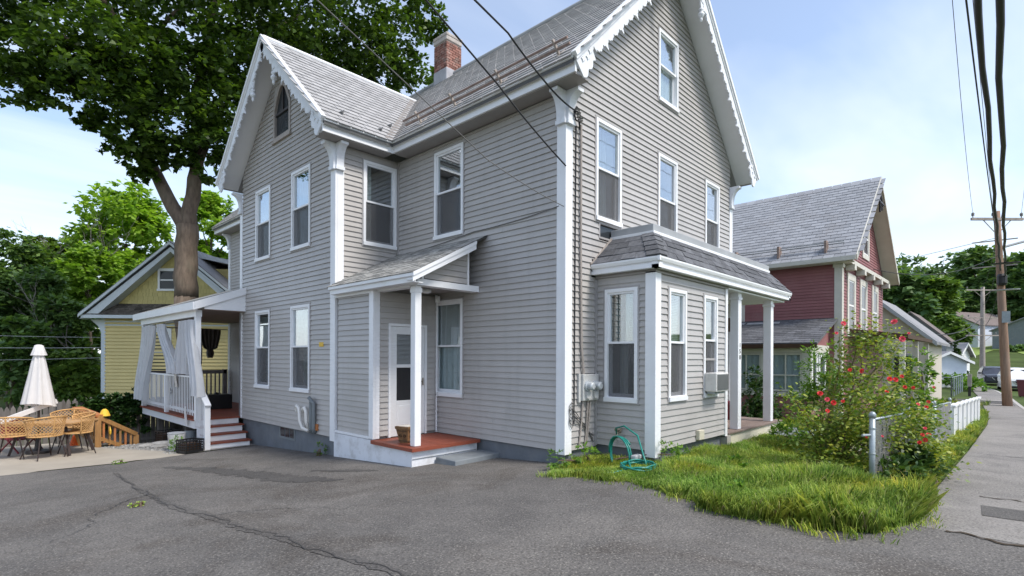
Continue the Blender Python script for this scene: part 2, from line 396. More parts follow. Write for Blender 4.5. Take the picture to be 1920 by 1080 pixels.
class MB:
    def __init__(s): s.v = []; s.f = []
    def add(s, vs_, fs):
        n = len(s.v); s.v += [tuple(p) for p in vs_]; s.f += [tuple(i + n for i in f) for f in fs]; return s
    def box(s, a, b):
        x0, y0, z0 = (min(a[i], b[i]) for i in range(3)); x1, y1, z1 = (max(a[i], b[i]) for i in range(3))
        return s.add([(x0, y0, z0), (x1, y0, z0), (x1, y1, z0), (x0, y1, z0), (x0, y0, z1), (x1, y0, z1), (x1, y1, z1), (x0, y1, z1)],
                     [(0, 3, 2, 1), (4, 5, 6, 7), (0, 1, 5, 4), (1, 2, 6, 5), (2, 3, 7, 6), (3, 0, 4, 7)])
    def hexa(s, p):
        return s.add(p, [(0, 3, 2, 1), (4, 5, 6, 7), (0, 1, 5, 4), (1, 2, 6, 5), (2, 3, 7, 6), (3, 0, 4, 7)])
    def prism(s, pts, vec):
        """closed polygon of 3D points pushed along vec"""
        n = len(pts); v = Vector(vec)
        vs_ = [Vector(p) for p in pts] + [Vector(p) + v for p in pts]
        fs = [tuple(range(n))[::-1], tuple(range(n, 2 * n))] + [(i, (i + 1) % n, (i + 1) % n + n, i + n) for i in range(n)]
        return s.add(vs_, fs)
    def bar(s, a, b, w, h=None, up=(0, 0, 1)):
        h = h or w
        a = Vector(a); b = Vector(b); d = (b - a).normalized(); u = Vector(up)
        if abs(d.dot(u)) > 0.98: u = Vector((1, 0, 0))
        r = d.cross(u).normalized(); q = r.cross(d).normalized()
        r = r * w / 2; q = q * h / 2
        return s.hexa([a - r - q, a + r - q, a + r + q, a - r + q, b - r - q, b + r - q, b + r + q, b - r + q])
    def tube(s, pts, r, n=8, cap=True):
        pts = [Vector(p) for p in pts]; m = len(pts)
        rs = r if isinstance(r, (list, tuple)) else [r] * m
        base = len(s.v); prev = None
        for i, p in enumerate(pts):
            d = (pts[min(i + 1, m - 1)] - pts[max(i - 1, 0)])
            d = d.normalized() if d.length > 1e-9 else Vector((0, 0, 1))
            if prev is None:
                u = Vector((0, 0, 1)) if abs(d.z) < 0.9 else Vector((1, 0, 0))
            else: u = prev
            a = (u - d * u.dot(d)).normalized(); prev = a; b = d.cross(a)
            for k in range(n):
                t = 2 * math.pi * k / n
                s.v.append(tuple(p + (a * math.cos(t) + b * math.sin(t)) * rs[i]))
        for i in range(m - 1):
            for k in range(n):
                k2 = (k + 1) % n
                s.f.append((base + i * n + k, base + i * n + k2, base + (i + 1) * n + k2, base + (i + 1) * n + k))
        if cap:
            s.f.append(tuple(base + k for k in range(n))[::-1]); s.f.append(tuple(base + (m - 1) * n + k for k in range(n)))
        return s
    def lathe(s, c, prof, n=14, sx=1, sy=1):
        base = len(s.v); m = len(prof)
        for r, z in prof:
            for k in range(n):
                t = 2 * math.pi * k / n
                s.v.append((c[0] + r * math.cos(t) * sx, c[1] + r * math.sin(t) * sy, c[2] + z))
        for i in range(m - 1):
            for k in range(n):
                k2 = (k + 1) % n
                s.f.append((base + i * n + k, base + i * n + k2, base + (i + 1) * n + k2, base + (i + 1) * n + k))
        s.f.append(tuple(base + k for k in range(n))[::-1]); s.f.append(tuple(base + (m - 1) * n + k for k in range(n)))
        return s
    def mesh(s, name, mat, origin=(0, 0, 0), smooth=False, recalc=True):
        me = bpy.data.meshes.new(name)
        ox, oy, oz = origin
        me.from_pydata([(p[0] - ox, p[1] - oy, p[2] - oz) for p in s.v], [], s.f)
        me.materials.append(MATS[mat])
        if recalc:
            bm = bmesh.new(); bm.from_mesh(me); bmesh.ops.recalc_face_normals(bm, faces=bm.faces); bm.to_mesh(me); bm.free()
        if smooth: me.polygons.foreach_set('use_smooth', [True] * len(me.polygons))
        me.update()
        return me
    def build(s, name, mat, parent=None, smooth=False, loc=None, recalc=True, bevel=0.0):
        """one mesh object; vertices were given in world coordinates"""
        o0 = off(parent) if parent is not None else Vector(loc or (0, 0, 0))
        o = bpy.data.objects.new(name, s.mesh(name, mat, o0, smooth, recalc))
        COL.objects.link(o)
        if parent is not None: o.parent = parent
        else: o.location = o0
        ROOT[o.name] = o0
        if bevel:
            b = o.modifiers.new('bevel', 'BEVEL'); b.width = bevel; b.segments = 2; b.limit_method = 'ANGLE'
        return o
def fast_mesh(name, verts, nper, mat, smooth=False):
    """many separate polygons with nper corners each, from a numpy array (k*nper, 3)"""
    me = bpy.data.meshes.new(name)
    nv = len(verts); nf = nv // nper
    me.vertices.add(nv); me.vertices.foreach_set('co', np.asarray(verts, dtype=np.float32).ravel())
    me.loops.add(nv); me.loops.foreach_set('vertex_index', np.arange(nv, dtype=np.int32))
    me.polygons.add(nf); me.polygons.foreach_set('loop_start', np.arange(0, nv, nper, dtype=np.int32))
    me.materials.append(MATS[mat]); me.update(calc_edges=True); me.validate()
    return me
def link_mesh(name, me, parent=None, loc=(0, 0, 0)):
    o = bpy.data.objects.new(name, me); COL.objects.link(o)
    if parent is not None: o.parent = parent
    o.location = Vector(loc) - off(parent) if parent is not None else loc
    ROOT[o.name] = off(parent) if parent is not None else Vector(loc)
    return o
LEAF = {'kite': [(0, 0), (0.32, 0.45), (0, 1), (-0.32, 0.45)],
        'maple': [(0, 0), (0.52, 0.18), (0.34, 0.48), (0, 1), (-0.34, 0.48), (-0.52, 0.18)],
        'long': [(0, 0), (0.16, 0.4), (0, 1), (-0.16, 0.4)]}
def leaves(pts, size, rng, shape='kite', droop=0.35, outward=None):
    """array of leaf polygons at pts with random tilt"""
    n = len(pts); prof = np.array(LEAF[shape])
    a = rng.uniform(0, 2 * np.pi, n)
    tip = np.stack([np.cos(a), np.sin(a), rng.normal(-droop, 0.45, n)], 1)
    if outward is not None: tip += outward * 0.9
    tip /= np.linalg.norm(tip, axis=1)[:, None]
    nrm = np.stack([rng.normal(0, 0.55, n), rng.normal(0, 0.55, n), np.ones(n)], 1)
    side = np.cross(tip, nrm); side /= np.linalg.norm(side, axis=1)[:, None] + 1e-9
    s = size * rng.uniform(0.65, 1.25, n)
    v = pts[:, None, :] + (side[:, None, :] * prof[None, :, 0:1] + tip[:, None, :] * prof[None, :, 1:2]) * s[:, None, None]
    return v.reshape(-1, 3), len(prof)
def blob_points(blobs, rng, shell=0.55):
    """points in ellipsoid blobs (cx,cy,cz,rx,ry,rz,n), denser to the outside, clumped in sprays"""
    out_p = []; out_d = []
    for (cx, cy, cz, rx, ry, rz, n) in blobs:
        k = max(3, n // 14)
        d = rng.normal(size=(k, 3)); d /= np.linalg.norm(d, axis=1)[:, None]
        r = shell + (1 - shell) * rng.random(k) ** 0.7
        c = d * r[:, None]
        idx = rng.integers(0, k, n)
        p = c[idx] + rng.normal(0, 0.10, (n, 3))
        out_p.append(p * np.array([rx, ry, rz]) + np.array([cx, cy, cz])); out_d.append(d[idx])
    return np.concatenate(out_p), np.concatenate(out_d)

# ---------------------------------------------------------------- ground
def sstep(a, b, x):
    t = min(1.0, max(0.0, (x - a) / (b - a))); return t * t * (3 - 2 * t)
def g(x, y):
    """height of the ground"""
    k = min(1.0, max(0.0, 1 - x / 7.0)) if x > 0 else 1.0
    a = -0.06 * (min(9.0, max(-2.0, y)) + 2.0) * k
    b = -0.10 * min(2.4, max(0.0, x)) - 0.02 * min(22.0, max(0.0, x - 2.4))
    if x < 9: b *= 1.0 - (0.65 * sstep(-3.2, -1.2, y)) * (1 - sstep(6.5, 9, x))
    c = -0.85 * sstep(10.6, 13.6, y) * (1 - sstep(4, 20, x))
    h = 0.09 * max(0.0, x - 64.0)
    h = min(h, 13.0)
    return a + b + c + h
def clip_cell(poly, x0, x1, y0, y1):
    for ax, lim, sg in ((0, x0, 1), (0, x1, -1), (1, y0, 1), (1, y1, -1)):
        if not poly: return poly
        res = []
        for i in range(len(poly)):
            p, q = poly[i], poly[(i + 1) % len(poly)]
            ip = sg * (p[ax] - lim) >= 0; iq = sg * (q[ax] - lim) >= 0
            if ip: res.append(p)
            if ip != iq:
                t = (lim - p[ax]) / (q[ax] - p[ax])
                res.append((p[0] + t * (q[0] - p[0]), p[1] + t * (q[1] - p[1])))
        poly = res
    return poly
def sheet(name, poly, mat, lift, cell=0.5, fz=None, kind='structure', parent=None):
    mb = MB(); fz = fz or g
    xs = [p[0] for p in poly]; ys = [p[1] for p in poly]
    nx = max(1, int(math.ceil((max(xs) - min(xs)) / cell))); ny = max(1, int(math.ceil((max(ys) - min(ys)) / cell)))
    for i in range(nx):
        for j in range(ny):
            x0 = min(xs) + i * cell; y0 = min(ys) + j * cell
            c = clip_cell(poly, x0, x0 + cell, y0, y0 + cell)
            if len(c) >= 3:
                mb.add([(x, y, fz(x, y) + lift) for x, y in c], [tuple(range(len(c)))])
    me = mb.mesh(name, mat, recalc=False)
    bm = bmesh.new(); bm.from_mesh(me)
    bmesh.ops.remove_doubles(bm, verts=bm.verts, dist=0.0005)
    for f in bm.faces:
        f.normal_update()
        if f.normal.z < 0: f.normal_flip()
    bm.to_mesh(me); bm.free()
    o = bpy.data.objects.new(name, me); COL.objects.link(o); ROOT[o.name] = Vector((0, 0, 0))
    return tag(o, kind=kind)

def wob(poly, step=0.35, amp=0.06, seed=1, closed=True):
    """outline with small irregularities"""
    r = random.Random(seed); res = []
    n = len(poly)
    for i in range(n if closed else n - 1):
        p, q = poly[i], poly[(i + 1) % n]
        L = math.hypot(q[0] - p[0], q[1] - p[1]); k = max(1, int(L / step))
        for j in range(k):
            t = j / k
            res.append((p[0] + (q[0] - p[0]) * t + r.uniform(-amp, amp), p[1] + (q[1] - p[1]) * t + r.uniform(-amp, amp)))
    return res

# one sheet to the horizon: fine near, coarse far
gm = MB()
xs = [-400, -200, -100, -60, -40] + list(range(-30, 30, 2)) + list(range(30, 150, 4)) + [150, 160, 180, 220, 300, 420, 600]
ys = [-400, -200, -100, -60, -40] + list(range(-30, 32, 2)) + [36, 44, 60, 90, 140, 220, 400]
gm.add([(x, y, g(x, y) - 0.03) for y in ys for x in xs],
       [(j * len(xs) + i, j * len(xs) + i + 1, (j + 1) * len(xs) + i + 1, (j + 1) * len(xs) + i) for j in range(len(ys) - 1) for i in range(len(xs) - 1)])
tag(gm.build('ground', 'ground_far', recalc=False), kind='structure')

DRIVE = [(-16, -12.0), (-0.42, -12.0), (-0.42, -4.34), (-1.1, -4.1), (-1.25, -3.3), (-1.1, -2.7), (-0.8, -2.2), (-0.65, -1.6), (-0.68, -0.9), (-0.85, -0.45), (-0.3, 0.05),
         (0.02, 0.3), (0.02, 4.6), (-1.4, 4.6), (-1.4, 8.5), (-2.7, 8.2), (-4.35, 7.85), (-6.05, 8.05), (-9.0, 8.3), (-16, 8.8)]
sheet('driveway', wob(DRIVE, 0.5, 0.035, 3), 'asphalt', 0.004)
def zpatio(x, y): return -0.62 + 0.0 * x if y > 7.0 else max(-0.62, g(x, y))
sheet('patio', [(-2.75, 8.35), (-4.35, 7.85), (-6.05, 8.05), (-9.0, 8.3), (-16, 8.8), (-16, 12.3), (-4.9, 12.3), (-4.15, 10.6), (-3.3, 9.2)], 'patio', 0.015,
      fz=lambda x, y: max(g(x, y), -0.64) if y < 8 else -0.64)
sheet('gravel_bed', [(-2.75, 8.3), (-1.4, 8.5), (-1.4, 16.0), (-4.6, 16.0), (-4.9, 12.3), (-4.15, 10.6), (-3.3, 9.2)], 'gravel_base', 0.012)
sheet('lawn', [(-1.2, -3.9), (-0.5, -4.30), (3.0, -4.30), (16.0, -4.40), (25, -4.2), (25, 1.0), (-0.3, 0.2), (-0.9, -0.45), (-0.7, -1.6), (-1.2, -2.8)], 'lawn_base', 0.0)
# sidewalk, kerb and street follow the bend of the road
SWX = [-0.45, 3.0, 8.0, 16.0, 22.0, 28.0, 36.0, 45.0, 60.0, 80.0]
SWI = [-4.36, -4.34, -4.40, -4.42, -4.25, -3.85, -3.35, -2.6, -0.6, 3.5]
SWO = [-6.35, -6.32, -6.2, -5.95, -5.65, -5.15, -4.65, -3.85, -1.75, 2.4]
sheet('sidewalk', list(zip(SWX, SWI)) + list(zip(SWX, SWO))[::-1], 'sidewalk', 0.006, cell=1.0)
sheet('street', [(-60, -6.6)] + [(x, y - 0.16) for x, y in zip(SWX, SWO)] + [(110, 14.0), (116, 8.0)] + [(x, y - 8.2) for x, y in list(zip(SWX, SWO))[::-1]] + [(-60, -14.8)],
      'road', -0.06, cell=2.0)
kb = MB()
for i in range(len(SWX) - 1):
    a = (SWX[i], SWO[i]); b = (SWX[i + 1], SWO[i + 1])
    n_ = max(1, int((b[0] - a[0]) / 2.0))
    for k in range(n_):
        p = [a[j] + (b[j] - a[j]) * k / n_ for j in (0, 1)]; q = [a[j] + (b[j] - a[j]) * (k + 0.99) / n_ for j in (0, 1)]
        z0, z1 = g(*p), g(*q)
        kb.hexa([(p[0], p[1] - 0.15, z0 - 0.2), (q[0], q[1] - 0.15, z1 - 0.2), (q[0], q[1], z1 - 0.2), (p[0], p[1], z0 - 0.2),
                 (p[0], p[1] - 0.15, z0 + 0.02), (q[0], q[1] - 0.15, z1 + 0.02), (q[0], q[1], z1 + 0.02), (p[0], p[1], z0 + 0.02)])
tag(kb.build('kerb', 'kerb'), kind='structure')
sheet('driveway_crossing', [(29.0, -5.0), (29.0, 3.0), (33.0, 3.0), (33.0, -4.75)], 'asphalt_patch', 0.012, cell=1.0)
for k in range(2):
    sheet('crossing_edge', [(29.1 + k * 3.4, -4.95), (29.1 + k * 3.4, -3.6), (29.55 + k * 3.4, -3.55), (29.55 + k * 3.4, -4.9)], 'concrete', 0.018, cell=1.0)
sheet('sidewalk_patch', [(0.75, -4.9), (1.75, -4.85), (1.95, -6.3), (0.95, -6.3)], 'asphalt_seam', 0.011)
sheet('far_lawn', [(64, 4), (64, 40), (150, 60), (150, -40), (112, -40), (105, -2)], 'lawn_far', 0.05, cell=4.0)
sheet('far_lawn', [(64, -12), (105, -4), (112, -42), (64, -42)], 'lawn_far', 0.04, cell=4.0)
# tar seam and worn patches in the driveway
def strip(name, pts, widths, mat, lift, seed, amp=0.5):
    r = random.Random(seed); L = []; R = []
    P = []
    for i in range(len(pts) - 1):
        for k in range(16):
            t = k / 16; P.append((pts[i][0] + (pts[i + 1][0] - pts[i][0]) * t, pts[i][1] + (pts[i + 1][1] - pts[i][1]) * t,
                                 widths[i] + (widths[i + 1] - widths[i]) * t))
    P.append((*pts[-1], widths[-1]))
    mb = MB(); wx = 0; rows = []
    for i, (x, y, w_) in enumerate(P):
        q = P[min(i + 1, len(P) - 1)]; p = P[max(i - 1, 0)]
        d = Vector((q[0] - p[0], q[1] - p[1], 0)).normalized(); nn = Vector((-d.y, d.x, 0))
        wx = 0.7 * wx + r.uniform(-1, 1) * amp * 0.06
        a = w_ * (0.5 + r.uniform(-amp, amp) * 0.5); b = w_ * (0.5 + r.uniform(-amp, amp) * 0.5)
        pa = (x + nn.x * (a + wx), y + nn.y * (a + wx)); pb = (x - nn.x * (b - wx), y - nn.y * (b - wx))
        rows.append([(*pa, g(*pa) + lift), (*pb, g(*pb) + lift)])
    for i in range(len(rows) - 1):
        mb.add([rows[i][0], rows[i][1], rows[i + 1][1], rows[i + 1][0]], [(0, 1, 2, 3)])
    return tag(mb.build(name, mat), kind='structure')
strip('driveway_seam', [(-4.65, 6.3), (-4.78, 4.2), (-4.8, 3.0), (-4.78, 1.9), (-4.68, 0.8), (-4.6, -0.1), (-4.52, -1.0), (-4.4, -2.4)],
      [0.03, 0.05, 0.09, 0.13, 0.12, 0.12, 0.11, 0.1], 'asphalt_seam', 0.009, 4, 0.3)
strip('driveway_crack', [(-4.66, 6.3), (-4.79, 4.2), (-4.81, 3.0), (-4.79, 1.9), (-4.69, 0.8), (-4.61, -0.1), (-4.53, -1.0), (-4.41, -2.4)],
      [0.012, 0.014, 0.016, 0.014, 0.012, 0.014, 0.012, 0.012], 'tar', 0.013, 9, 0.6)
strip('driveway_patch', [(-3.9, 6.2), (-3.5, 4.9), (-3.3, 3.9), (-3.2, 3.0), (-2.95, 2.3), (-2.7, 1.95)], [0.12, 0.35, 0.42, 0.40, 0.38, 0.05], 'asphalt_patch', 0.0085, 5, 0.5)
strip('driveway_patch', [(-2.6, 3.2), (-2.2, 2.6), (-1.95, 2.2)], [0.06, 0.22, 0.05], 'asphalt_patch', 0.0085, 15, 0.5)
strip('driveway_crack', [(-4.72, 1.2), (-4.1, 0.9), (-3.6, 0.3), (-3.3, 0.2)], [0.012, 0.01, 0.009, 0.004], 'tar', 0.012, 26, 0.9)
strip('driveway_crack', [(-4.8, 3.3), (-5.4, 2.6), (-5.7, 1.7), (-6.3, 1.2)], [0.012, 0.01, 0.008, 0.004], 'tar', 0.012, 27, 0.9)
strip('driveway_crack', [(-3.9, 7.2), (-3.2, 7.0), (-2.4, 7.2)], [0.02, 0.02, 0.01], 'tar', 0.010, 6, 0.9)
strip('sidewalk_joint', [(-0.46, -4.7), (-0.5, -5.5), (-0.48, -6.4)], [0.05, 0.03, 0.04], 'soil', 0.012, 8, 0.9)
strip('sidewalk_joint', [(2.7, -4.8), (2.6, -5.6), (2.65, -6.35)], [0.03, 0.03, 0.03], 'soil', 0.012, 18, 0.9)
strip('sidewalk_joint', [(7.6, -4.7), (7.6, -5.4), (7.6, -6.2)], [0.03, 0.03, 0.03], 'tar', 0.012, 19, 0.9)
# ================================================================ the grey house
HOUSE = thing('house', (0, 0, 0), 'grey clapboard house with white gingerbread gables, slate roof and side porches', 'house')
PW = -1.44            # plane of the wing's gable wall (faces -x)
YN = 4.54             # wall of the wing that faces the street
YB = -1.09            # front of the bay
E_ = 0.1016           # clapboard exposure
def P3(fr, u, z, d=0.0):
    """fr = ('x', X0): wall in plane x = X0 facing -x, u is y;  ('y', Y0): wall in plane y = Y0 facing -y, u is x"""
    return (fr[1] - d, u, z) if fr[0] == 'x' else (u, fr[1] - d, z)
def fbox(mb, fr, u0, u1, z0, z1, d0, d1):
    mb.box(P3(fr, u0, z0, d0), P3(fr, u1, z1, d1)); return mb
S = ('x', 0.0); F = ('y', 0.0); WS = ('x', PW); WF = ('y', YN); BL = ('x', 0.84); BF = ('y', YB)
CAMP = Vector((-6.66, -5.19, 1.55))
CLAPS = []
JR = random.Random(44)
def siding(fr, u0, u1, z0, z1, openings=(), clip=None, mat='siding', expo=E_, store=None, weight=1.0, d0=0.024, d1=0.004):
    """lapped boards, one MB per board; openings (ua, ub, za, zb) are cut out; clip(z) -> (ulo, uhi)"""
    n = int(math.ceil((z1 - z0) / expo - 1e-6)); res = []
    for i in range(n):
        a = z0 + i * expo; b = min(z1, a + expo); mb = MB(); ln = 0.0; parts = []
        zs = sorted(set([a, b] + [z for o in openings for z in (o[2], o[3]) if a + 0.003 < z < b - 0.003]))
        for za, zb in zip(zs[:-1], zs[1:]):
            zm = (za + zb) / 2
            segs = [(u0, u1)]
            for o in openings:
                if o[2] < zm < o[3]:
                    nseg = []
                    for s0, s1 in segs:
                        if o[1] <= s0 or o[0] >= s1: nseg.append((s0, s1))
                        else:
                            if o[0] > s0 + 0.004: nseg.append((s0, o[0]))
                            if o[1] < s1 - 0.004: nseg.append((o[1], s1))
                    segs = nseg
            da = d0 + (d1 - d0) * (za - a) / expo; db = d0 + (d1 - d0) * (zb - a) / expo
            if len(zs) == 2 and store is None:
                cut = []
                for s0, s1 in segs:
                    if s1 - s0 > 3.7:
                        q = s0 + (s1 - s0) * JR.uniform(0.25, 0.75); cut += [(s0, q - 0.0015), (q + 0.0015, s1)]
                    else: cut.append((s0, s1))
                segs = cut
            for s0, s1 in segs:
                la, ra, lb, rb = s0, s1, s0, s1
                if clip:
                    ca = clip(za); cb = clip(zb)
                    la = max(la, ca[0]); ra = min(ra, ca[1]); lb = max(lb, cb[0]); rb = min(rb, cb[1])
                    if ra - la < 0.01: continue
                    if rb - lb < 0.002: m_ = (lb + rb) / 2; lb, rb = m_ - 0.001, m_ + 0.001
                hx = [P3(fr, la, za, -0.03), P3(fr, ra, za, -0.03), P3(fr, ra, za, da), P3(fr, la, za, da),
                      P3(fr, lb, zb, -0.03), P3(fr, rb, zb, -0.03), P3(fr, rb, zb, db), P3(fr, lb, zb, db)]
                if len(zs) == 2:
                    m1 = MB(); m1.hexa(hx); res.append(((ra - la) * weight / max(2.0, (Vector(hx[0]) - CAMP).length), m1))
                else: mb.hexa(hx)
        if mb.f: res.append((0.0, mb))
    (CLAPS if store is None else store).extend(res)
    return res
def ring(mb, fr, u0, u1, z0, z1, w_, d0, d1, wt=None, wb=None):
    wt = w_ if wt is None else wt; wb = w_ if wb is None else wb
    fbox(mb, fr, u0, u0 + w_, z0, z1, d0, d1); fbox(mb, fr, u1 - w_, u1, z0, z1, d0, d1)
    if wt: fbox(mb, fr, u0 + w_, u1 - w_, z1 - wt, z1, d0, d1 - 0.001)
    if wb: fbox(mb, fr, u0 + w_, u1 - w_, z0, z0 + wb, d0, d1 - 0.001)
    return mb
def room(mb, fr, u0, u1, z0, z1, depth):
    p = [P3(fr, u, z, d) for d in (-0.06, -depth) for (u, z) in ((u0, z0), (u1, z0), (u1, z1), (u0, z1))]
    return mb.add(p, [(0, 1, 5, 4), (1, 2, 6, 5), (2, 3, 7, 6), (3, 0, 4, 7), (4, 5, 6, 7)])
def drape(mb, fr, u0, u1, z0, z1, d, amp=0.025, waves=5, n=28, thick=0.004):
    """hanging cloth with folds"""
    vs_ = []; fs = []
    for j, z in enumerate((z1, (z0 + z1) / 2, z0)):
        for i in range(n + 1):
            t = i / n; u = u0 + (u1 - u0) * t
            vs_.append(P3(fr, u, z, d + amp * math.sin(t * waves * 2 * math.pi + 0.4 * j) * (0.7 + 0.3 * math.sin(7 * t))))
    for j in range(2):
        for i in range(n):
            a = j * (n + 1) + i; fs.append((a, a + 1, a + n + 2, a + n + 1))
    return mb.add(vs_, fs)
OPEN = {}
def window(parent, fr, u0, u1, z0, z1, cover=None, screen=True, key=None, ac=False, mid=0.52, wmat='white', depth=0.7, gl='glass', extra_rail=None):
    """double-hung window: u0..u1, z0..z1 is the outside of the white casing"""
    OPEN.setdefault(key or id(fr), []).append((u0 - 0.012, u1 + 0.012, z0 - 0.012, z1 + 0.012))
    cs = 0.055
    mb = MB(); ring(mb, fr, u0, u1, z0 + 0.07, z1, cs, -0.05, 0.034, wb=0.012)
    wn = mb.build('window', wmat, parent)
    fbox(MB(), fr, u0 - 0.005, u1 + 0.005, z0, z0 + 0.07, -0.05, 0.055).build('sill', wmat, wn)
    ch = MB(); ring(ch, fr, u0 - 0.03, u1 + 0.03, z0 - 0.03, z1 + 0.03, 0.03, -0.02, 0.026)
    ch.build('channel', 'gray_trim', wn)
    iu0, iu1, iz0, iz1 = u0 + cs, u1 - cs, z0 + 0.082, z1 - cs
    zm = iz0 + (iz1 - iz0) * mid
    up = MB(); ring(up, fr, iu0, iu1, zm - 0.02, iz1, 0.035, -0.045, 0.012); up.build('sash', wmat, wn)
    lo = MB(); ring(lo, fr, iu0, iu1, iz0, zm + 0.02, 0.040, -0.075, -0.047, wt=0.035, wb=0.055); lo.build('sash', wmat, wn)
    fbox(MB(), fr, iu0 + 0.03, iu1 - 0.03, zm, iz1 - 0.03, -0.022, -0.018).build('pane', gl, wn)
    fbox(MB(), fr, iu0 + 0.035, iu1 - 0.035, iz0 + 0.04, zm + 0.0, -0.062, -0.058).build('pane', 'glass_low', wn)
    if screen:
        fbox(MB(), fr, iu0, iu1, iz0, zm - 0.024, -0.012, -0.010).build('screen', 'screen', wn)
        if extra_rail: fbox(MB(), fr, iu0, iu1, extra_rail, extra_rail + 0.04, -0.009, 0.004).build('rail', 'gray_trim', wn)
    rm = MB(); room(rm, fr, iu0 - 0.02, iu1 + 0.02, iz0 - 0.02, iz1 + 0.02, depth); rm.build('interior', 'interior', wn, recalc=False)
    if cover == 'blind' or cover == 'half_blind':
        zb = iz0 + 0.03 if cover == 'blind' else zm + 0.0
        bl = MB(); k = 0; z = iz1 - 0.03
        while z > zb:
            bl.hexa([P3(fr, iu0 + 0.01, z, -0.088), P3(fr, iu1 - 0.01, z, -0.088), P3(fr, iu1 - 0.01, z + 0.003, -0.088), P3(fr, iu0 + 0.01, z + 0.003, -0.088),
                     P3(fr, iu0 + 0.01, z + 0.018, -0.106), P3(fr, iu1 - 0.01, z + 0.018, -0.106), P3(fr, iu1 - 0.01, z + 0.021, -0.106), P3(fr, iu0 + 0.01, z + 0.021, -0.106)])
            z -= 0.027
        bl.build('blind', 'blind', wn)
    if cover in ('curtain', 'half_blind', 'blind_curtain', 'blind'):
        if cover == 'curtain':
            drape(MB(), fr, iu0 - 0.01, iu1 + 0.01, iz0 - 0.01, iz1 + 0.01, -0.10, 0.018, 5).build('curtain', 'curtain_white', wn, recalc=False, smooth=True)
        else:
            drape(MB(), fr, iu0 + (iu1 - iu0) * 0.42, iu0 + (iu1 - iu0) * 0.72, iz0, iz1, -0.15, 0.02, 2).build('curtain', 'curtain_white', wn, recalc=False, smooth=True)
    if cover == 'side':
        drape(MB(), fr, iu0 - 0.01, iu0 + 0.2, iz0 - 0.01, iz1 + 0.01, -0.11, 0.02, 2).build('curtain', 'curtain_white', wn, recalc=False, smooth=True)
    return wn
# ---- windows (measured)
Z1a, Z1b, Z2a, Z2b = 0.80, 2.66, 3.87, 5.59
window(HOUSE, WS, 7.59, 8.45, Z2a, Z2b, 'curtain', key='WS', gl='glass')
window(HOUSE, WS, 5.58, 6.46, Z2a, Z2b, 'curtain', key='WS')
window(HOUSE, WS, 7.60, 8.46, Z1a, Z1b, 'half_blind', key='WS')
window(HOUSE, WS, 5.58, 6.48, Z1a, Z1b, 'half_blind', key='WS')
window(HOUSE, WF, -0.85, -0.06, Z2a - 0.03, Z2b - 0.02, 'side', key='WF')
window(HOUSE, S, 2.40, 3.26, Z2a, Z2b, 'side', key='S')
window(HOUSE, S, 2.40, 3.28, Z1a, Z1b, 'curtain', key='S', screen=False)
window(HOUSE, F, 0.80, 1.58, Z2a, Z2b, 'half_blind', key='F')
window(HOUSE, F, 2.92, 3.71, Z2a - 0.1, Z2b, 'side', key='F')
window(HOUSE, F, 5.08, 5.84, Z2a - 0.1, Z2b, 'side', key='F')
window(HOUSE, F, 2.92, 3.73, 6.62, 8.04, 'curtain', key='F', screen=False)
window(HOUSE, BL, -0.81, -0.20, 0.84, 2.68, 'half_blind', key='BL')
window(HOUSE, BF, 1.26, 1.88, 0.86, 2.68, 'half_blind', key='BF')
window(HOUSE, BF, 2.56, 3.14, 0.86, 2.68, None, key='BF', extra_rail=1.52, mid=0.56)
# small louvre window under the first F window, above the bay roof
fbox(MB(), F, 0.93, 1.60, 3.60, 3.835, -0.03, -0.02).build('vent_window', 'car_glass', HOUSE)
OPEN['F'].append((0.90, 1.62, 3.55, 3.86))
lv = MB(); ring(lv, F, 0.90, 1.62, 3.58, 3.855, 0.03, -0.03, 0.022); lv.build('window_frame', 'gray_trim', HOUSE)

# ---- wall boards
Z0 = 0.085; ZE = 5.72
MAIN_EAVE = 5.97; SLOPE = 1.0; XE = -0.41; XR = 3.30; ZR = MAIN_EAVE + (XR - XE) * SLOPE
WSL = 0.936; YE0 = 4.15; YRW = 6.95; ZRW = MAIN_EAVE + (YRW - YE0) * WSL; YE1 = 2 * YRW - YE0
GOV = 0.45            # gable overhang
siding(S, 0.10, YN - 0.02, Z0, ZE, OPEN['S'])
OPEN['F'].append((0.84, 6.62, -1, 2.98))
siding(F, 0.10, 6.50, Z0, 9.3, OPEN['F'] + [(0.70, 6.62, 2.9, 3.2), (1.15, 6.62, 3.15, 3.45)], clip=lambda z: (max(0.1, XE + (z - MAIN_EAVE) + 0.22), min(6.5, 7.01 - (z - MAIN_EAVE) - 0.22)))
siding(WS, YN + 0.12, 9.32, -0.02, 8.3, OPEN['WS'] + [(6.53, 7.43, 6.53, 7.80)], clip=lambda z: (max(YN + 0.12, YE0 + (z - MAIN_EAVE) / WSL + 0.22), min(9.32, YE1 - (z - MAIN_EAVE) / WSL - 0.22)))
siding(WF, PW + 0.12, -0.02, 2.75, ZE, OPEN['WF'])
siding(BL, YB + 0.10, 0.0, 0.12, 2.86, OPEN['BL'])
siding(BF, 0.96, 3.50, 0.12, 2.86, OPEN['BF'])
VX0, VY = PW, 3.17
siding(('x', PW + 0.012), VY + 0.12, YN - 0.12, 0.13, 2.74, ())
DOOR = (-1.14, -0.28, 0.09, 2.17)
siding(('y', VY), PW + 0.12, -0.06, 0.13, 2.74, [DOOR])
siding(('y', 0.02), 3.60, 6.50, 0.16, 2.86, [(4.4, 5.4, 0, 2.3)])
siding(S, 9.46, 14.45, 0.0, ZE, (), weight=0.8)
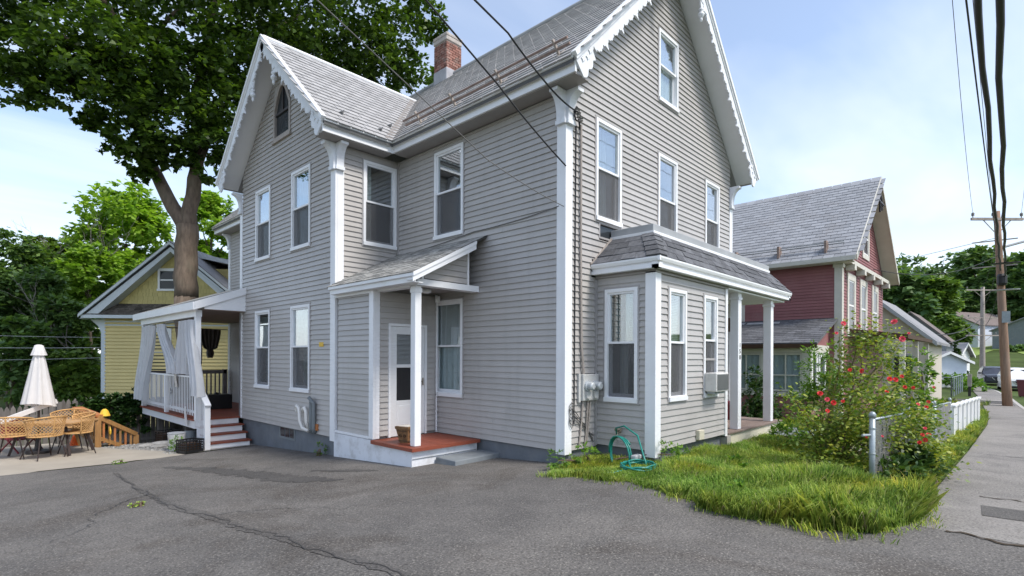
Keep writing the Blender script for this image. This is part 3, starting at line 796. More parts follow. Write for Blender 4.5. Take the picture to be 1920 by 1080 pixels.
# gable end of the little entry roof
siding(('y', 1.98), -1.24, -0.27, 2.86, 3.55, (), clip=lambda z: (max(-1.24, -1.62 + (z - 2.80) / 0.525 + 0.02), -0.27))
CLAPS.sort(key=lambda c: -c[0])
for _, mb in CLAPS[:296]: mb.build('clapboard', 'siding', HOUSE)
rest = MB()
for _, mb in CLAPS[296:]: rest.add(mb.v, mb.f)
tag(rest.build('clapboards', 'siding', HOUSE), kind='stuff')
# sheathing behind the boards keeps daylight out of the rooms
sh = MB()
sh.box((0.75, 0.9, 0.05), (6.5, 14.4, 5.6)); sh.box((-0.7, 5.3, 0.0), (0.76, 9.2, 5.6)); 
sh.build('sheathing', 'interior', HOUSE)

# ---- foundation
fd = MB()
fd.box((0.03, 0.03, -0.8), (6.5, 14.4, 0.10)); fd.box((PW + 0.04, YN + 0.02, -1.0), (0.02, 9.38, 0.0)); fd.box((0.90, YB + 0.06, -0.6), (3.5, 0.03, 0.11))
fd.build('foundation', 'foundation', HOUSE)
bwn = MB(); ring(bwn, ('x', PW + 0.04), 6.36, 7.16, -0.30, 0.0, 0.05, -0.02, 0.012)
b0 = bwn.build('basement_window', 'gray_pipe', HOUSE)
for k in range(3): fbox(MB(), ('x', PW + 0.04), 6.42 + k * 0.24, 6.62 + k * 0.24, -0.25, -0.05, -0.0, 0.008).build('pane', 'car_glass', b0)

# ---- corner boards and brackets
def corner(x, y, sx, sy, z0, z1, w_=0.15, t=0.03, name='corner_board'):
    """L-shaped corner board at (x, y); sx, sy = direction the walls run from the corner"""
    mb = MB()
    mb.box((x - sx * t, y - sy * t, z0), (x + sx * 0.02, y + sy * w_, z1))
    mb.box((x + sx * 0.022, y - sy * (t - 0.002), z0 + 0.001), (x + sx * w_, y + sy * 0.018, z1 - 0.001))
    return mb.build(name, 'white', HOUSE, bevel=0.004)
corner(0, 0, 1, 1, 0.03, 5.25)
corner(PW, YN, 1, 1, -0.10, 5.25, 0.16)
corner(PW, 9.43, 1, -1, -0.02, 5.2, 0.12)
corner(6.6, 0, -1, 1, 3.0, 5.2, 0.14)
corner(0, 14.56, 1, -1, 0.0, 5.2, 0.14)
corner(0.84, YB, 1, 1, 0.02, 2.90, 0.14, 0.04)
def bracket(fr, u0, u1, zt, h, proj):
    mb = MB(); pts = [(0.02, zt - h), (0.07, zt - h), (0.075, zt - h + 0.10)]
    for k in range(9):
        a = k / 8 * math.pi / 2
        pts.append((0.075 + (proj - 0.075) * (1 - math.cos(a)), zt - h + 0.12 + (h - 0.17) * math.sin(a)))
    pts += [(proj, zt - 0.045), (proj, zt), (0.02, zt)]
    mb.prism([P3(fr, u0, z, d) for d, z in pts], Vector(P3(fr, u1, 0)) - Vector(P3(fr, u0, 0)))
    fbox(mb, fr, u0 - 0.015, u1 + 0.015, zt - h - 0.03, zt - h + 0.035, 0.015, 0.085)
    return mb.build('bracket', 'white_old', HOUSE)
for fr, u0, u1 in ((S, -0.03, 0.15), (F, -0.025, 0.15), (WS, YN - 0.03, YN + 0.15), (WF, PW - 0.025, PW + 0.15), (WS, 9.31, 9.46), (F, 6.45, 6.625), (S, 14.42, 14.58)):
    bracket(fr, u0, u1 - 0.02, 5.725, 0.48, 0.25)
# inside-corner strips
for (x, y, z0, z1) in ((-0.02, YN - 0.045, 2.7, 5.72), (0.805, -0.028, 0.1, 2.86)):
    MB().box((x - 0.022, y - 0.022, z0), (x + 0.022, y + 0.022, z1)).build('corner_strip', 'gray_trim', HOUSE)

# ---- eaves: crown, fascia, soffit
def eave_x(y0, y1, xe, z, xin, name='fascia'):
    mb = MB(); pts = [(xe - 0.02, z - 0.01), (xe - 0.02, z - 0.045), (xe + 0.015, z - 0.06), (xe + 0.045, z - 0.115), (xe + 0.05, z - 0.125), (xe + 0.05, z - 0.22), (xe + 0.09, z - 0.22), (xe + 0.09, z - 0.01)]
    mb.prism([(x, y0, zz) for x, zz in pts], (0, y1 - y0, 0)); o = mb.build(name, 'white', HOUSE)
    MB().box((xe + 0.091, y0 + 0.02, z - 0.235), (xin, y1 - 0.02, z - 0.215)).build('soffit', 'soffit', HOUSE)
    return o
def eave_y(x0, x1, ye, z, yin):
    mb = MB(); pts = [(ye - 0.02, z - 0.01), (ye - 0.02, z - 0.045), (ye + 0.015, z - 0.06), (ye + 0.045, z - 0.115), (ye + 0.05, z - 0.125), (ye + 0.05, z - 0.22), (ye + 0.09, z - 0.22), (ye + 0.09, z - 0.01)]
    mb.prism([(x0, y, zz) for y, zz in pts], (x1 - x0, 0, 0)); mb.build('fascia', 'white', HOUSE)
    MB().box((x0 + 0.02, ye + 0.091, z - 0.236), (x1 - 0.02, yin, z - 0.216)).build('soffit', 'soffit', HOUSE)
eave_x(-GOV, YE0 + 0.06, XE, MAIN_EAVE, 0.0)
eave_x(YE1 + 0.1, 14.95, XE, MAIN_EAVE, 0.0)
eave_y(PW - GOV, XE + 0.06, YE0, MAIN_EAVE, YN)

# ---- roof slabs
def slab(pts, th, name, mat):
    mb = MB(); n = len(pts)
    mb.add(pts + [(p[0], p[1], p[2] - th) for p in pts], [tuple(range(n)), tuple(range(n, 2 * n))[::-1]] + [(i, i + n, (i + 1) % n + n, (i + 1) % n) for i in range(n)])
    return mb.build(name, mat, HOUSE)
zt = MAIN_EAVE - 0.012
slab([(XE, -GOV, zt), (XR, -GOV, ZR - 0.012), (XR, 14.95, ZR - 0.012), (XE, 14.95, zt)], 0.10, 'roof', 'roof_deck')
slab([(7.01, -GOV, zt), (7.01, 14.95, zt), (XR, 14.95, ZR - 0.012), (XR, -GOV, ZR - 0.012)], 0.10, 'roof', 'slate')
xv = XE + (ZRW - MAIN_EAVE) / SLOPE
slab([(PW - GOV, YE0, zt), (XE, YE0, zt), (xv, YRW, ZRW - 0.012), (PW - GOV, YRW, ZRW - 0.012)], 0.10, 'roof', 'roof_deck')
slab([(PW - GOV, YE1, zt), (PW - GOV, YRW, ZRW - 0.012), (xv, YRW, ZRW - 0.012), (XE, YE1, zt)], 0.10, 'roof', 'slate')
# slates
def slate_mesh(name, wd, ln, mat, th=0.012):
    h = wd / 2
    mb = MB(); mb.hexa([(-h, 0, 0.0), (h, 0, 0.0), (h, ln, 0), (-h, ln, 0), (-h, 0, th), (h, 0, th), (h, ln, 0.004), (-h, ln, 0.004)])
    return mb.mesh(name, mat)
def slates(parent, origin, along, up, length, rise, xlim, wd, expo, mat, maxobj, name='slate', seed=1, skip=None, th=0.012, rank=None):
    """courses of slates on a plane: origin = eave corner, along / up = unit vectors; xlim(v) -> (s0, s1) range along the eave at slope height v"""
    r = random.Random(seed); along = Vector(along).normalized(); up = Vector(up).normalized(); nrm = along.cross(up).normalized()
    if nrm.z < 0: nrm = -nrm
    x_ax = up.cross(nrm)
    base = Matrix((x_ax, up, nrm)).transposed()
    me = slate_mesh(name, wd * 0.95, expo * 1.9, mat, th)
    items = []; n = int(rise / expo)
    for c in range(n):
        v = c * expo - 0.02; s0, s1 = xlim(v); s = s0 + (0 if c % 2 else wd / 2) - wd * 0.5
        while s < s1 + wd * 0.5:
            p = Vector(origin) + along * (s + wd / 2) + up * (v + r.uniform(-0.008, 0.008)) + nrm * (0.008 + r.uniform(0, 0.004))
            if s + wd > s0 + 0.05 and s < s1 - 0.05 and not (skip and skip(p)):
                tilt = Matrix.Rotation(-th / (expo * 1.0) * 0.55, 3, 'X') @ Matrix.Rotation(r.uniform(-0.012, 0.012), 3, 'Z')
                items.append((p, base @ tilt))
            s += wd
    if rank: items.sort(key=lambda t: rank(t[0]))
    for p, m in items[:maxobj]: place(name, me, parent, p, m)
    if len(items) > maxobj:
        mb = MB(); vs0 = [v.co.copy() for v in me.vertices]; fs0 = [tuple(f.vertices) for f in me.polygons]
        for p, m in items[maxobj:]: mb.add([p + m @ v for v in vs0], fs0)
        tag(mb.build(name + 's', mat, parent, recalc=False), kind='stuff')
L45 = math.hypot(1, SLOPE); LW = math.hypot(1, WSL)
slates(HOUSE, (PW - GOV, YE0 - 0.02, MAIN_EAVE - 0.02), (1, 0, 0), (0, 1, WSL), 0, (YRW - YE0) * LW, lambda v: (0.0, XE - (PW - GOV) + v / LW * WSL + 0.10),
       0.27, 0.195, 'slate', 290, seed=2, th=0.018)
slates(HOUSE, (XE - 0.02, -GOV, MAIN_EAVE - 0.02), (0, 1, 0), (1, 0, SLOPE), 0, (XR - XE) * L45, lambda v: (0.0, 15.4), 0.27, 0.195, 'slate', 0, seed=3, th=0.018,
       skip=lambda p: (YE0 - 0.02 < p.y < YE1) and MAIN_EAVE + (YRW - YE0 - abs(p.y - YRW)) * WSL > p.z + 0.12)
# ridge rolls, valley
MB().tube([(PW - GOV - 0.01, YRW, ZRW + 0.015), (xv, YRW, ZRW + 0.015)], 0.045, 8).build('ridge', 'white', HOUSE)
MB().tube([(XR, -GOV, ZR + 0.015), (XR, 14.95, ZR + 0.015)], 0.05, 8).build('ridge', 'metal_flash', HOUSE)
vm = MB(); a = Vector((XE, YE0, MAIN_EAVE + 0.02)); b = Vector((xv, YRW, ZRW + 0.02))
vm.add([a + Vector((0.0, -0.17, 0.012)), a + Vector((0, 0, 0.0)), a + Vector((-0.17, 0.0, 0.012)), b + Vector((0.12, -0.12, 0.13)), b, b + Vector((-0.16, 0, 0.012))],
       [(0, 1, 4, 3), (1, 2, 5, 4)])
vm.build('valley', 'valley', HOUSE, recalc=False)
# snow rails along the main eave, snow guards on the wing
for k, (va, vb) in enumerate(((0.55, 0.0),)):
    for h in (0.10, 0.19):
        p = lambda y: (XE + 0.36 / L45 - h * 0.707, y, MAIN_EAVE + 0.36 / L45 + h * 0.707)
        MB().tube([p(-0.25), p(3.95)], 0.021, 7).build('snow_rail', 'rust', HOUSE)
    for y in (0.0, 1.25, 2.45, 3.5):
        q = Vector((XE + 0.36 / L45, y, MAIN_EAVE + 0.36 / L45)); nn = Vector((-0.707, 0, 0.707)); uu = Vector((0.707, 0, 0.707))
        mb = MB(); mb.bar(q - nn * 0.01, q + nn * 0.25, 0.03, 0.045); mb.bar(q - uu * 0.10 + nn * 0.018, q + uu * 0.22 + nn * 0.018, 0.04, 0.014, up=nn)
        mb.build('snow_bracket', 'conduit', HOUSE)
for (x, v) in ((-1.35, 0.45), (-0.55, 0.28), (-0.1, 0.75)):
    q = Vector((x, YE0 + v / LW, MAIN_EAVE + v / LW * WSL)); nn = Vector((0, -WSL, 1)).normalized(); uu = Vector((0, 1, WSL)).normalized()
    mb = MB(); mb.prism([q - Vector((0.06, 0, 0)) + uu * 0.1, q + Vector((0.06, 0, 0)) + uu * 0.1, q + nn * 0.13], uu * 0.012); mb.bar(q - uu * 0.02, q + uu * 0.2 + nn * 0.004, 0.03, 0.02)
    mb.build('snow_guard', 'metal_flash', HOUSE)

# ---- bargeboards
def barge(fr, u0, z0, u1, z1, d, name='bargeboard', ornate=True):
    """scalloped board hung along a rake from eave (u0,z0) to apex (u1,z1)"""
    L = math.hypot(u1 - u0, z1 - z0); tx, tz = (u1 - u0) / L, (z1 - z0) / L
    nx, nz_ = (tz, -tx) if (u1 > u0) else (-tz, tx)       # downwards, into the gable
    if nz_ > 0: nx, nz_ = -nx, -nz_
    def lower(s):
        w_ = 0.215 + 0.05 * abs(math.sin(math.pi * s / 0.21)) + 0.022 * abs(math.sin(math.pi * s / 0.07))
        ph = (s % 0.63) / 0.63
        if abs(ph - 0.5) < 0.055: w_ += 0.085 * (1 - abs(ph - 0.5) / 0.055)
        if s < 0.62: w_ = 0.20 + 0.16 * (1 - s / 0.62) ** 0.6 + 0.055 * abs(math.sin(math.pi * s / 0.205)) - (0.13 if 0.50 < s < 0.58 else 0)
        return w_
    mb = MB(); n = int(L / 0.022); rows = []
    for i in range(n + 1):
        s = L * i / n; wl = lower(s)
        # plumb cut where the two boards meet
        if ornate and s > L - 0.62: wl = max(0.10, min(wl, (L - s) * abs(tz / max(1e-3, abs(tx))) * 1.2 + 0.16))
        cu, cz = u0 + tx * s, z0 + tz * s
        rows.append(((cu + nx * 0.03, cz + nz_ * 0.03), (cu + nx * wl, cz + nz_ * wl)))
    for i in range(n):
        (a, b), (c, e) = rows[i], rows[i + 1]
        mb.hexa([P3(fr, *a, d), P3(fr, *b, d), P3(fr, *e, d), P3(fr, *c, d), P3(fr, *a, d + 0.03), P3(fr, *b, d + 0.03), P3(fr, *e, d + 0.03), P3(fr, *c, d + 0.03)])
    o = mb.build(name, 'white_old', HOUSE)
    # rake crown on top of the board
    for (w0, w1, dd0, dd1) in ((-0.02, 0.05, d - 0.02, d + 0.075), (0.05, 0.095, d - 0.01, d + 0.05)):
        m2 = MB(); q = []
        for dd in (dd0, dd1):
            for (s, w_) in ((0, w0), (L, w0), (L, w1), (0, w1)):
                q.append(P3(fr, u0 + tx * s + nx * w_, z0 + tz * s + nz_ * w_, dd))
        m2.hexa(q); m2.build('rake_crown', 'white', HOUSE)
    # soffit under the overhang
    m3 = MB(); q = []
    for (w_) in (0.105, 0.125):
        for (s, dd) in ((0, -0.0), (L, -0.0), (L, d - 0.004), (0, d - 0.004)):
            q.append(P3(fr, u0 + tx * s + nx * w_, z0 + tz * s + nz_ * w_, dd))
    m3.hexa(q); m3.build('rake_soffit', 'white', HOUSE)
    # carved eave end: pierced rosette
    for k, (s, w_) in enumerate(((0.16, 0.16), (0.30, 0.19), (0.42, 0.15))):
        cu, cz = u0 + tx * s + nx * w_, z0 + tz * s + nz_ * w_
        pts = [P3(fr, cu + 0.035 * math.cos(t) * (1 + 0.35 * math.cos(4 * t)), cz + 0.035 * math.sin(t) * (1 + 0.35 * math.cos(4 * t)), d + 0.03) for t in [i * math.pi / 8 for i in range(16)]]
        MB().prism(pts, Vector(P3(fr, 0, 0, 0.014)) - Vector(P3(fr, 0, 0, 0))).build('rosette', 'white_old', HOUSE)
    return o
def pendant(fr, u, z, d, h=0.30):
    c = P3(fr, u, z, d)
    MB().lathe(c, [(0.012, 0.0), (0.05, -0.02), (0.055, -0.05), (0.03, -0.075), (0.062, -0.11), (0.066, -0.145), (0.035, -0.185), (0.024, -0.20), (0.034, -0.225), (0.028, -0.26), (0.006, -0.29)], 12).build('pendant', 'white_old', HOUSE, smooth=True)
def apex(fr, u, z, sl, d):
    """filler board at the peak with an arched cut-out"""
    mb = MB(); w_ = 0.86; top = z - 0.06; bot = z - w_ * sl - 0.10
    n = 16; vs_ = []
    for i in range(n + 1):
        t = -1 + 2 * i / n; uu = u + t * w_
        zt_ = z - abs(t) * w_ * sl - 0.03
        inn = max(0.0, 1 - (t / 0.55) ** 2) ** 0.5
        zb = bot - 0.02 + inn * 0.62 if abs(t) < 0.55 else bot - 0.02 - 0.10 * abs(math.sin((abs(t) - 0.55) / 0.45 * math.pi))
        zb = min(zb, zt_ - 0.01)
        vs_.append((uu, zt_, zb))
    for i in range(n):
        a, b = vs_[i], vs_[i + 1]
        mb.hexa([P3(fr, a[0], a[2], d - 0.012), P3(fr, b[0], b[2], d - 0.012), P3(fr, b[0], b[1], d - 0.012), P3(fr, a[0], a[1], d - 0.012),
                 P3(fr, a[0], a[2], d + 0.018), P3(fr, b[0], b[2], d + 0.018), P3(fr, b[0], b[1], d + 0.018), P3(fr, a[0], a[1], d + 0.018)])
    mb.build('apex_board', 'white_old', HOUSE)
    for sgn in (-1, 1): pendant(fr, u + sgn * 0.56, bot - 0.05, d)
barge(WS, YE0 - 0.03, MAIN_EAVE, YRW, ZRW + 0.03, GOV)
barge(WS, YE1 + 0.03, MAIN_EAVE, YRW, ZRW + 0.03, GOV)
apex(WS, YRW, ZRW, WSL, GOV)
barge(F, XE - 0.03, MAIN_EAVE, XR, ZR + 0.03, GOV)
barge(F, 7.01 + 0.03, MAIN_EAVE, XR, ZR + 0.03, GOV)
apex(F, XR, ZR, SLOPE, GOV)

# ---- pointed attic window in the wing
def arch_pts(u0, u1, z0, z1, zs, k=8):
    um = (u0 + u1) / 2; pts = [(u0, z0)]
    for i in range(k + 1):
        t = i / k; pts.append((u0 + (um - u0) * t, zs + (z1 - zs) * math.sin(t * math.pi / 2)))
    for i in range(1, k + 1):
        t = 1 - i / k; pts.append((u1 - (u1 - um) * t, zs + (z1 - zs) * math.sin(t * math.pi / 2)))
    return pts + [(u1, z0)]
AO = arch_pts(6.53, 7.43, 6.53, 7.80, 7.25); AI = arch_pts(6.61, 7.35, 6.60, 7.70, 7.22)
mb = MB(); n = len(AO)
for i in range(n):
    j = (i + 1) % n
    mb.hexa([P3(WS, *AO[i], -0.03), P3(WS, *AO[j], -0.03), P3(WS, *AI[j], -0.03), P3(WS, *AI[i], -0.03), P3(WS, *AO[i], 0.035), P3(WS, *AO[j], 0.035), P3(WS, *AI[j], 0.035), P3(WS, *AI[i], 0.035)])
aw = mb.build('window', 'conduit', HOUSE)
MB().prism([P3(WS, *p, -0.02) for p in AI], (0.01, 0, 0)).build('pane', 'car_glass', aw)
mb = MB(); fbox(mb, WS, 6.61, 7.35, 7.10, 7.15, -0.02, 0.012); fbox(mb, WS, 6.96, 7.0, 7.15, 7.68, -0.02, 0.010); fbox(mb, WS, 6.62, 6.66, 6.62, 7.12, -0.02, 0.010)
mb.build('sash', 'dark_metal', aw)
fbox(MB(), WS, 6.50, 7.46, 6.47, 6.53, -0.03, 0.06).build('sill', 'conduit', aw)
gp = MB(); gp.add([P3(WS, *p, -0.028) for p in ((6.53, 6.53), (7.43, 6.53), (7.43, 7.85), (6.53, 7.85))], [(0, 1, 2, 3)]); gp.build('backing', 'dark_metal', aw, recalc=False)
# boards beside the pointed head
mb = MB()
for sgn, (ua, ub) in ((1, (6.53, 6.98)), (-1, (7.43, 6.98))):
    for i in range(8):
        t0, t1 = i / 8, (i + 1) / 8
        za, zb = 7.25 + 0.55 * math.sin(t0 * math.pi / 2), 7.25 + 0.55 * math.sin(t1 * math.pi / 2)
        a, b = ua + (ub - ua) * t0, ua + (ub - ua) * t1
        mb.hexa([P3(WS, a, za, -0.026), P3(WS, b, zb, -0.026), P3(WS, b, 7.86, -0.026), P3(WS, a, 7.86, -0.026), P3(WS, a, za, 0.01), P3(WS, b, zb, 0.01), P3(WS, b, 7.86, 0.01), P3(WS, a, 7.86, 0.01)])
mb.build('head_boards', 'siding', HOUSE)

# ---- chimney: bricks on a core
CX0, CX1, CY0, CY1 = 3.03, 3.57, 6.62, 7.18
CH = MB().box((CX0 + 0.012, CY0 + 0.012, 8.9), (CX1 - 0.012, CY1 - 0.012, 10.76)).build('chimney', 'mortar', HOUSE)
bme = MB().box((-0.098, -0.046, -0.029), (0.098, 0.046, 0.029)).mesh('brick', 'brick')
bhalf = MB().box((-0.047, -0.046, -0.029), (0.047, 0.046, 0.029)).mesh('brick', 'brick')
z = 9.28; c = 0
while z < 10.55:
    for side in range(4):
        Ls = (CX1 - CX0) if side in (0, 2) else (CY1 - CY0)
        s = 0.0 if c % 2 else -0.105
        while s < Ls - 0.02:
            a, b = max(s, 0.0), min(s + 0.205, Ls); s += 0.212
            if b - a < 0.06: continue
            m_ = (a + b) / 2; me = bme if (b - a) > 0.15 else bhalf
            if side == 0: p, r_ = (CX0 + m_, CY0 + 0.036, z), 0
            elif side == 1: p, r_ = (CX0 + 0.036, CY0 + m_, z), math.pi / 2
            elif side == 2: p, r_ = (CX0 + m_, CY1 - 0.036, z), 0
            else: p, r_ = (CX1 - 0.036, CY0 + m_, z), math.pi / 2
            if side >= 2 and c % 1 == 0 and z < 9.75: continue
            o = place('brick', me, CH, p, (0, 0, r_))
    z += 0.071; c += 1
mb = MB(); mb.box((CX0 - 0.02, CY0 - 0.02, 10.56), (CX1 + 0.02, CY1 + 0.02, 10.68)); mb.box((CX0 - 0.03, CY0 - 0.03, 10.682), (CX1 + 0.03, CY1 + 0.03, 10.77)); mb.build('chimney_cap', 'mortar', CH, bevel=0.02)
fl = MB(); fl.box((CX0 - 0.02, CY0 - 0.022, 9.0), (CX1 + 0.02, CY1 + 0.02, 9.78)); fl.build('flashing', 'lead', CH, bevel=0.03)

# ---- entry vestibule, deck and roof
VT = MB(); VT.box((PW + 0.03, VY + 0.035, 0.0), (-0.002, YN - 0.03, 2.80)); VT.build('vestibule_core', 'soffit', HOUSE)
corner(PW, VY, 1, 1, 0.09, 2.78, 0.11, 0.03, 'corner_board')
fbox(MB(), ('x', PW), VY + 0.112, YN - 0.04, 0.085, 0.13, -0.02, 0.03).build('base_trim', 'white', HOUSE)
fbox(MB(), ('x', PW), VY + 0.112, YN - 0.04, 2.70, 2.76, -0.02, 0.03).build('head_trim', 'white', HOUSE)
fbox(MB(), ('y', VY), -0.055, -0.025, 0.09, 2.78, -0.02, 0.03).build('edge_trim', 'white', HOUSE)
# white base under vestibule and deck
mb = MB(); mb.box((PW - 0.028, 1.98, -0.62), (PW + 0.05, YN - 0.01, 0.075)); mb.box((PW + 0.051, 1.98, -0.5), (-0.03, 2.03, 0.035)); mb.build('deck_base', 'white_base', HOUSE)
mb = MB(); mb.box((PW - 0.02, 1.965, -0.11), (-0.03, 1.98, -0.105)); mb.build('base_joint', 'gray_pipe', HOUSE)
for i in range(11):
    x0 = PW - 0.06 + i * 0.1345
    MB().box((x0, 1.92, 0.045), (min(-0.005, x0 + 0.1305), VY - 0.005, 0.078)).build('deck_board', 'deck_red', HOUSE)
MB().box((PW - 0.075, 1.90, 0.02), (-0.02, 1.918, 0.076)).build('deck_edge', 'deck_red', HOUSE)
MB().box((PW - 0.075, 1.919, 0.02), (PW - 0.061, VY - 0.03, 0.076)).build('deck_edge', 'deck_red', HOUSE)
mb = MB(); mb.box((-1.375, 2.03, 0.08), (-1.245, 2.16, 2.74)); mb.box((-1.385, 2.02, 2.62), (-1.235, 2.17, 2.70)); mb.build('porch_post', 'white', HOUSE, bevel=0.012)
mb = MB(); mb.box((-1.39, 2.165, 2.72), (-1.24, VY, 2.86)); mb.build('porch_beam', 'white', HOUSE)
mb = MB(); mb.box((-1.39, 1.955, 2.74), (-0.02, 2.15, 2.845)); mb.box((-1.30, 1.958, 2.846), (-1.255, 1.99, 3.0)); mb.box((-0.30, 1.952, 2.82), (-0.262, 1.99, 3.56)); mb.build('porch_header', 'white', HOUSE)
MB().box((-1.23, 2.152, 2.80), (-0.01, VY - 0.005, 2.815)).build('porch_ceiling', 'soffit', HOUSE)
# shed roof: eave x=-1.62 z=2.93, top x=0 z=3.75
RS = 0.525; rx0, rz0 = -1.62, 2.90
slab([(rx0, 1.76, rz0), (0.0, 1.76, rz0 + 1.62 * RS), (0.0, YN - 0.02, rz0 + 1.62 * RS), (rx0, YN - 0.02, rz0)], 0.03, 'porch_roof', 'roof_deck')
mb = MB(); r = random.Random(5); up = Vector((1, 0, RS)).normalized(); nn = Vector((-RS, 0, 1)).normalized(); Lp = 1.62 * math.hypot(1, RS)
for c in range(15):
    v = c * 0.125; y = 1.745 + r.uniform(-0.15, 0)
    while y < YN:
        wdt = r.uniform(0.14, 0.24); p = Vector((rx0, max(1.745, y), rz0)) + up * (v - 0.02); y2 = min(YN - 0.02, y + wdt - 0.006); t_ = r.choice((0.006, 0.012))
        if y2 > max(1.745, y) + 0.03:
            q = Vector((p.x, y2, p.z)); e = up * min(0.24, Lp - v)
            mb.hexa([p, q, q + e, p + e, p + nn * (0.006 + t_), q + nn * (0.006 + t_), q + e + nn * 0.004, p + e + nn * 0.004])
        y += wdt
tag(mb.build('porch_shingles', 'shingle_old', HOUSE), kind='stuff')
mb = MB(); mb.prism([(rx0 - 0.012, 1.76, rz0 - 0.005), (rx0 - 0.012, 1.76, rz0 - 0.06), (rx0 + 0.03, 1.76, rz0 - 0.075), (rx0 + 0.03, 1.76, rz0 - 0.15), (rx0 + 0.06, 1.76, rz0 - 0.15), (rx0 + 0.06, 1.76, rz0 + 0.0)], (0, YN - 1.82, 0)); mb.build('porch_fascia', 'white', HOUSE)
MB().box((rx0 + 0.062, 1.80, rz0 - 0.15), (-1.39, YN - 0.06, rz0 - 0.135)).build('porch_soffit', 'white', HOUSE)
for (w0, w1, d0_, d1_) in ((-0.004, -0.065, 1.73, 1.758), (-0.066, -0.15, 1.745, 1.7585)):
    mb = MB(); a = Vector((rx0 - 0.01, 0, rz0)); b = Vector((0.0 - 0.28, 0, rz0 + (1.62 - 0.28) * RS)); q = []
    for yy in (d0_, d1_):
        for (pt, ww) in ((a, w0), (b, w0), (b, w1), (a, w1)): q.append((pt.x, yy, pt.z + ww))
    mb.hexa(q); mb.build('porch_rake', 'white', HOUSE)
mb = MB(); a = Vector((rx0, 0, rz0 - 0.12)); b = Vector((-0.28, 0, rz0 + 1.34 * RS - 0.12)); mb.hexa([(a.x, 1.76, a.z), (b.x, 1.76, b.z), (b.x, 1.95, b.z), (a.x, 1.95, a.z), (a.x, 1.76, a.z + 0.012), (b.x, 1.76, b.z + 0.012), (b.x, 1.95, b.z + 0.012), (a.x, 1.95, a.z + 0.012)]); mb.build('rake_soffit', 'white', HOUSE)
fx = MB(); fx.lathe((-0.75, 2.55, 2.70), [(0.05, 0), (0.09, 0.02), (0.09, 0.06), (0.03, 0.1)], 12); fx.build('porch_light', 'lamp_glass', HOUSE, smooth=True)
# storm door
DR = MB(); ring(DR, ('y', VY), DOOR[0], DOOR[1], DOOR[2], DOOR[3], 0.045, -0.03, 0.03, wb=0.0)
d_ = DR.build('door', 'white', HOUSE)
mb = MB(); u0, u1 = DOOR[0] + 0.05, DOOR[1] - 0.05; fr = ('y', VY)
fbox(mb, fr, u0, u0 + 0.13, 0.095, 2.12, -0.02, 0.012); fbox(mb, fr, u1 - 0.13, u1, 0.095, 2.12, -0.02, 0.012)
fbox(mb, fr, u0 + 0.13, u1 - 0.13, 1.98, 2.12, -0.02, 0.011); fbox(mb, fr, u0 + 0.13, u1 - 0.13, 1.36, 1.42, -0.02, 0.013); fbox(mb, fr, u0 + 0.13, u1 - 0.13, 0.095, 0.75, -0.02, 0.011)
mb.build('leaf', 'door_white', d_, bevel=0.004)
fbox(MB(), fr, u0 + 0.12, u1 - 0.12, 1.41, 1.99, -0.01, -0.006).build('pane', 'glass', d_)
fbox(MB(), fr, u0 + 0.12, u1 - 0.12, 0.745, 1.365, -0.01, -0.002).build('panel', 'black_panel', d_)
fbox(MB(), fr, u0 + 0.18, u1 - 0.16, 0.16, 0.66, 0.0, 0.016).build('kick_panel', 'door_white', d_, bevel=0.006)
rm = MB(); rm.add([P3(fr, u, z, -0.025) for u, z in ((u0, 0.1), (u1, 0.1), (u1, 2.12), (u0, 2.12))], [(0, 1, 2, 3)]); rm.build('inner_door', 'interior', d_, recalc=False)
mb = MB(); mb.bar(P3(fr, u1 - 0.06, 1.02, 0.05), P3(fr, u1 - 0.06, 1.16, 0.05), 0.02); mb.bar(P3(fr, u1 - 0.06, 1.09, 0.0), P3(fr, u1 - 0.06, 1.09, 0.05), 0.02); mb.build('handle', 'brass', d_)
# camera by the porch corner and the downpipe of conduit
mb = MB(); mb.box((-0.13, 3.02, 2.62), (-0.06, 3.09, 2.74)); mb.box((-0.145, 3.035, 2.64), (-0.13, 3.075, 2.69)); o = mb.build('door_camera', 'white', HOUSE)
MB().tube([(-0.095, 3.055, 2.62), (-0.09, 3.08, 1.7), (-0.085, 3.1, 0.12)], 0.008, 6).build('camera_cable', 'white', HOUSE)

# ---- bay with mansard roof, front porch
ex0, ex1, ey, ez0, ez1 = 0.69, 7.03, -1.24, 2.93, 3.09
tx0, tx1, ty, tz = 1.30, 6.80, -0.80, 3.62
mb = MB()
def eave_prof(mb, a, b, n_out):
    """moulded eave from a to b, n_out = outward horizontal unit vector"""
    a = Vector(a); b = Vector(b); n_ = Vector(n_out)
    pts = [(0.0, 0.0), (0.0, 0.05), (-0.02, 0.055), (-0.02, 0.085), (0.015, 0.10), (0.03, 0.14), (0.03, 0.165), (-0.12, 0.165), (-0.12, 0.0)]
    mb.prism([a + n_ * p[0] + Vector((0, 0, p[1])) for p in pts], b - a)
eave_prof(mb, (ex0, ey, ez0), (ex1, ey, ez0), (0, -1, 0)); mb.build('bay_fascia', 'white', HOUSE)
mb = MB(); eave_prof(mb, (ex0, -0.02, ez0), (ex0, ey + 0.001, ez0), (-1, 0, 0)); mb.build('bay_fascia', 'white', HOUSE)
mb = MB(); eave_prof(mb, (ex1, ey, ez0), (ex1, -0.02, ez0), (1, 0, 0)); mb.build('bay_fascia', 'white', HOUSE)
MB().box((ex0 - 0.034, ey - 0.034, ez0 + 0.097), (ex0 + 0.004, ey + 0.004, ez0 + 0.169)).build('bay_fascia', 'white', HOUSE)
MB().box((0.80, YB - 0.05, 2.875), (3.6, -0.002, 2.90)).build('bay_soffit', 'soffit', HOUSE)
MB().box((3.6, ey + 0.1, 2.88), (ex1 - 0.12, 0.0, 2.91)).build('porch_ceiling', 'white', HOUSE)
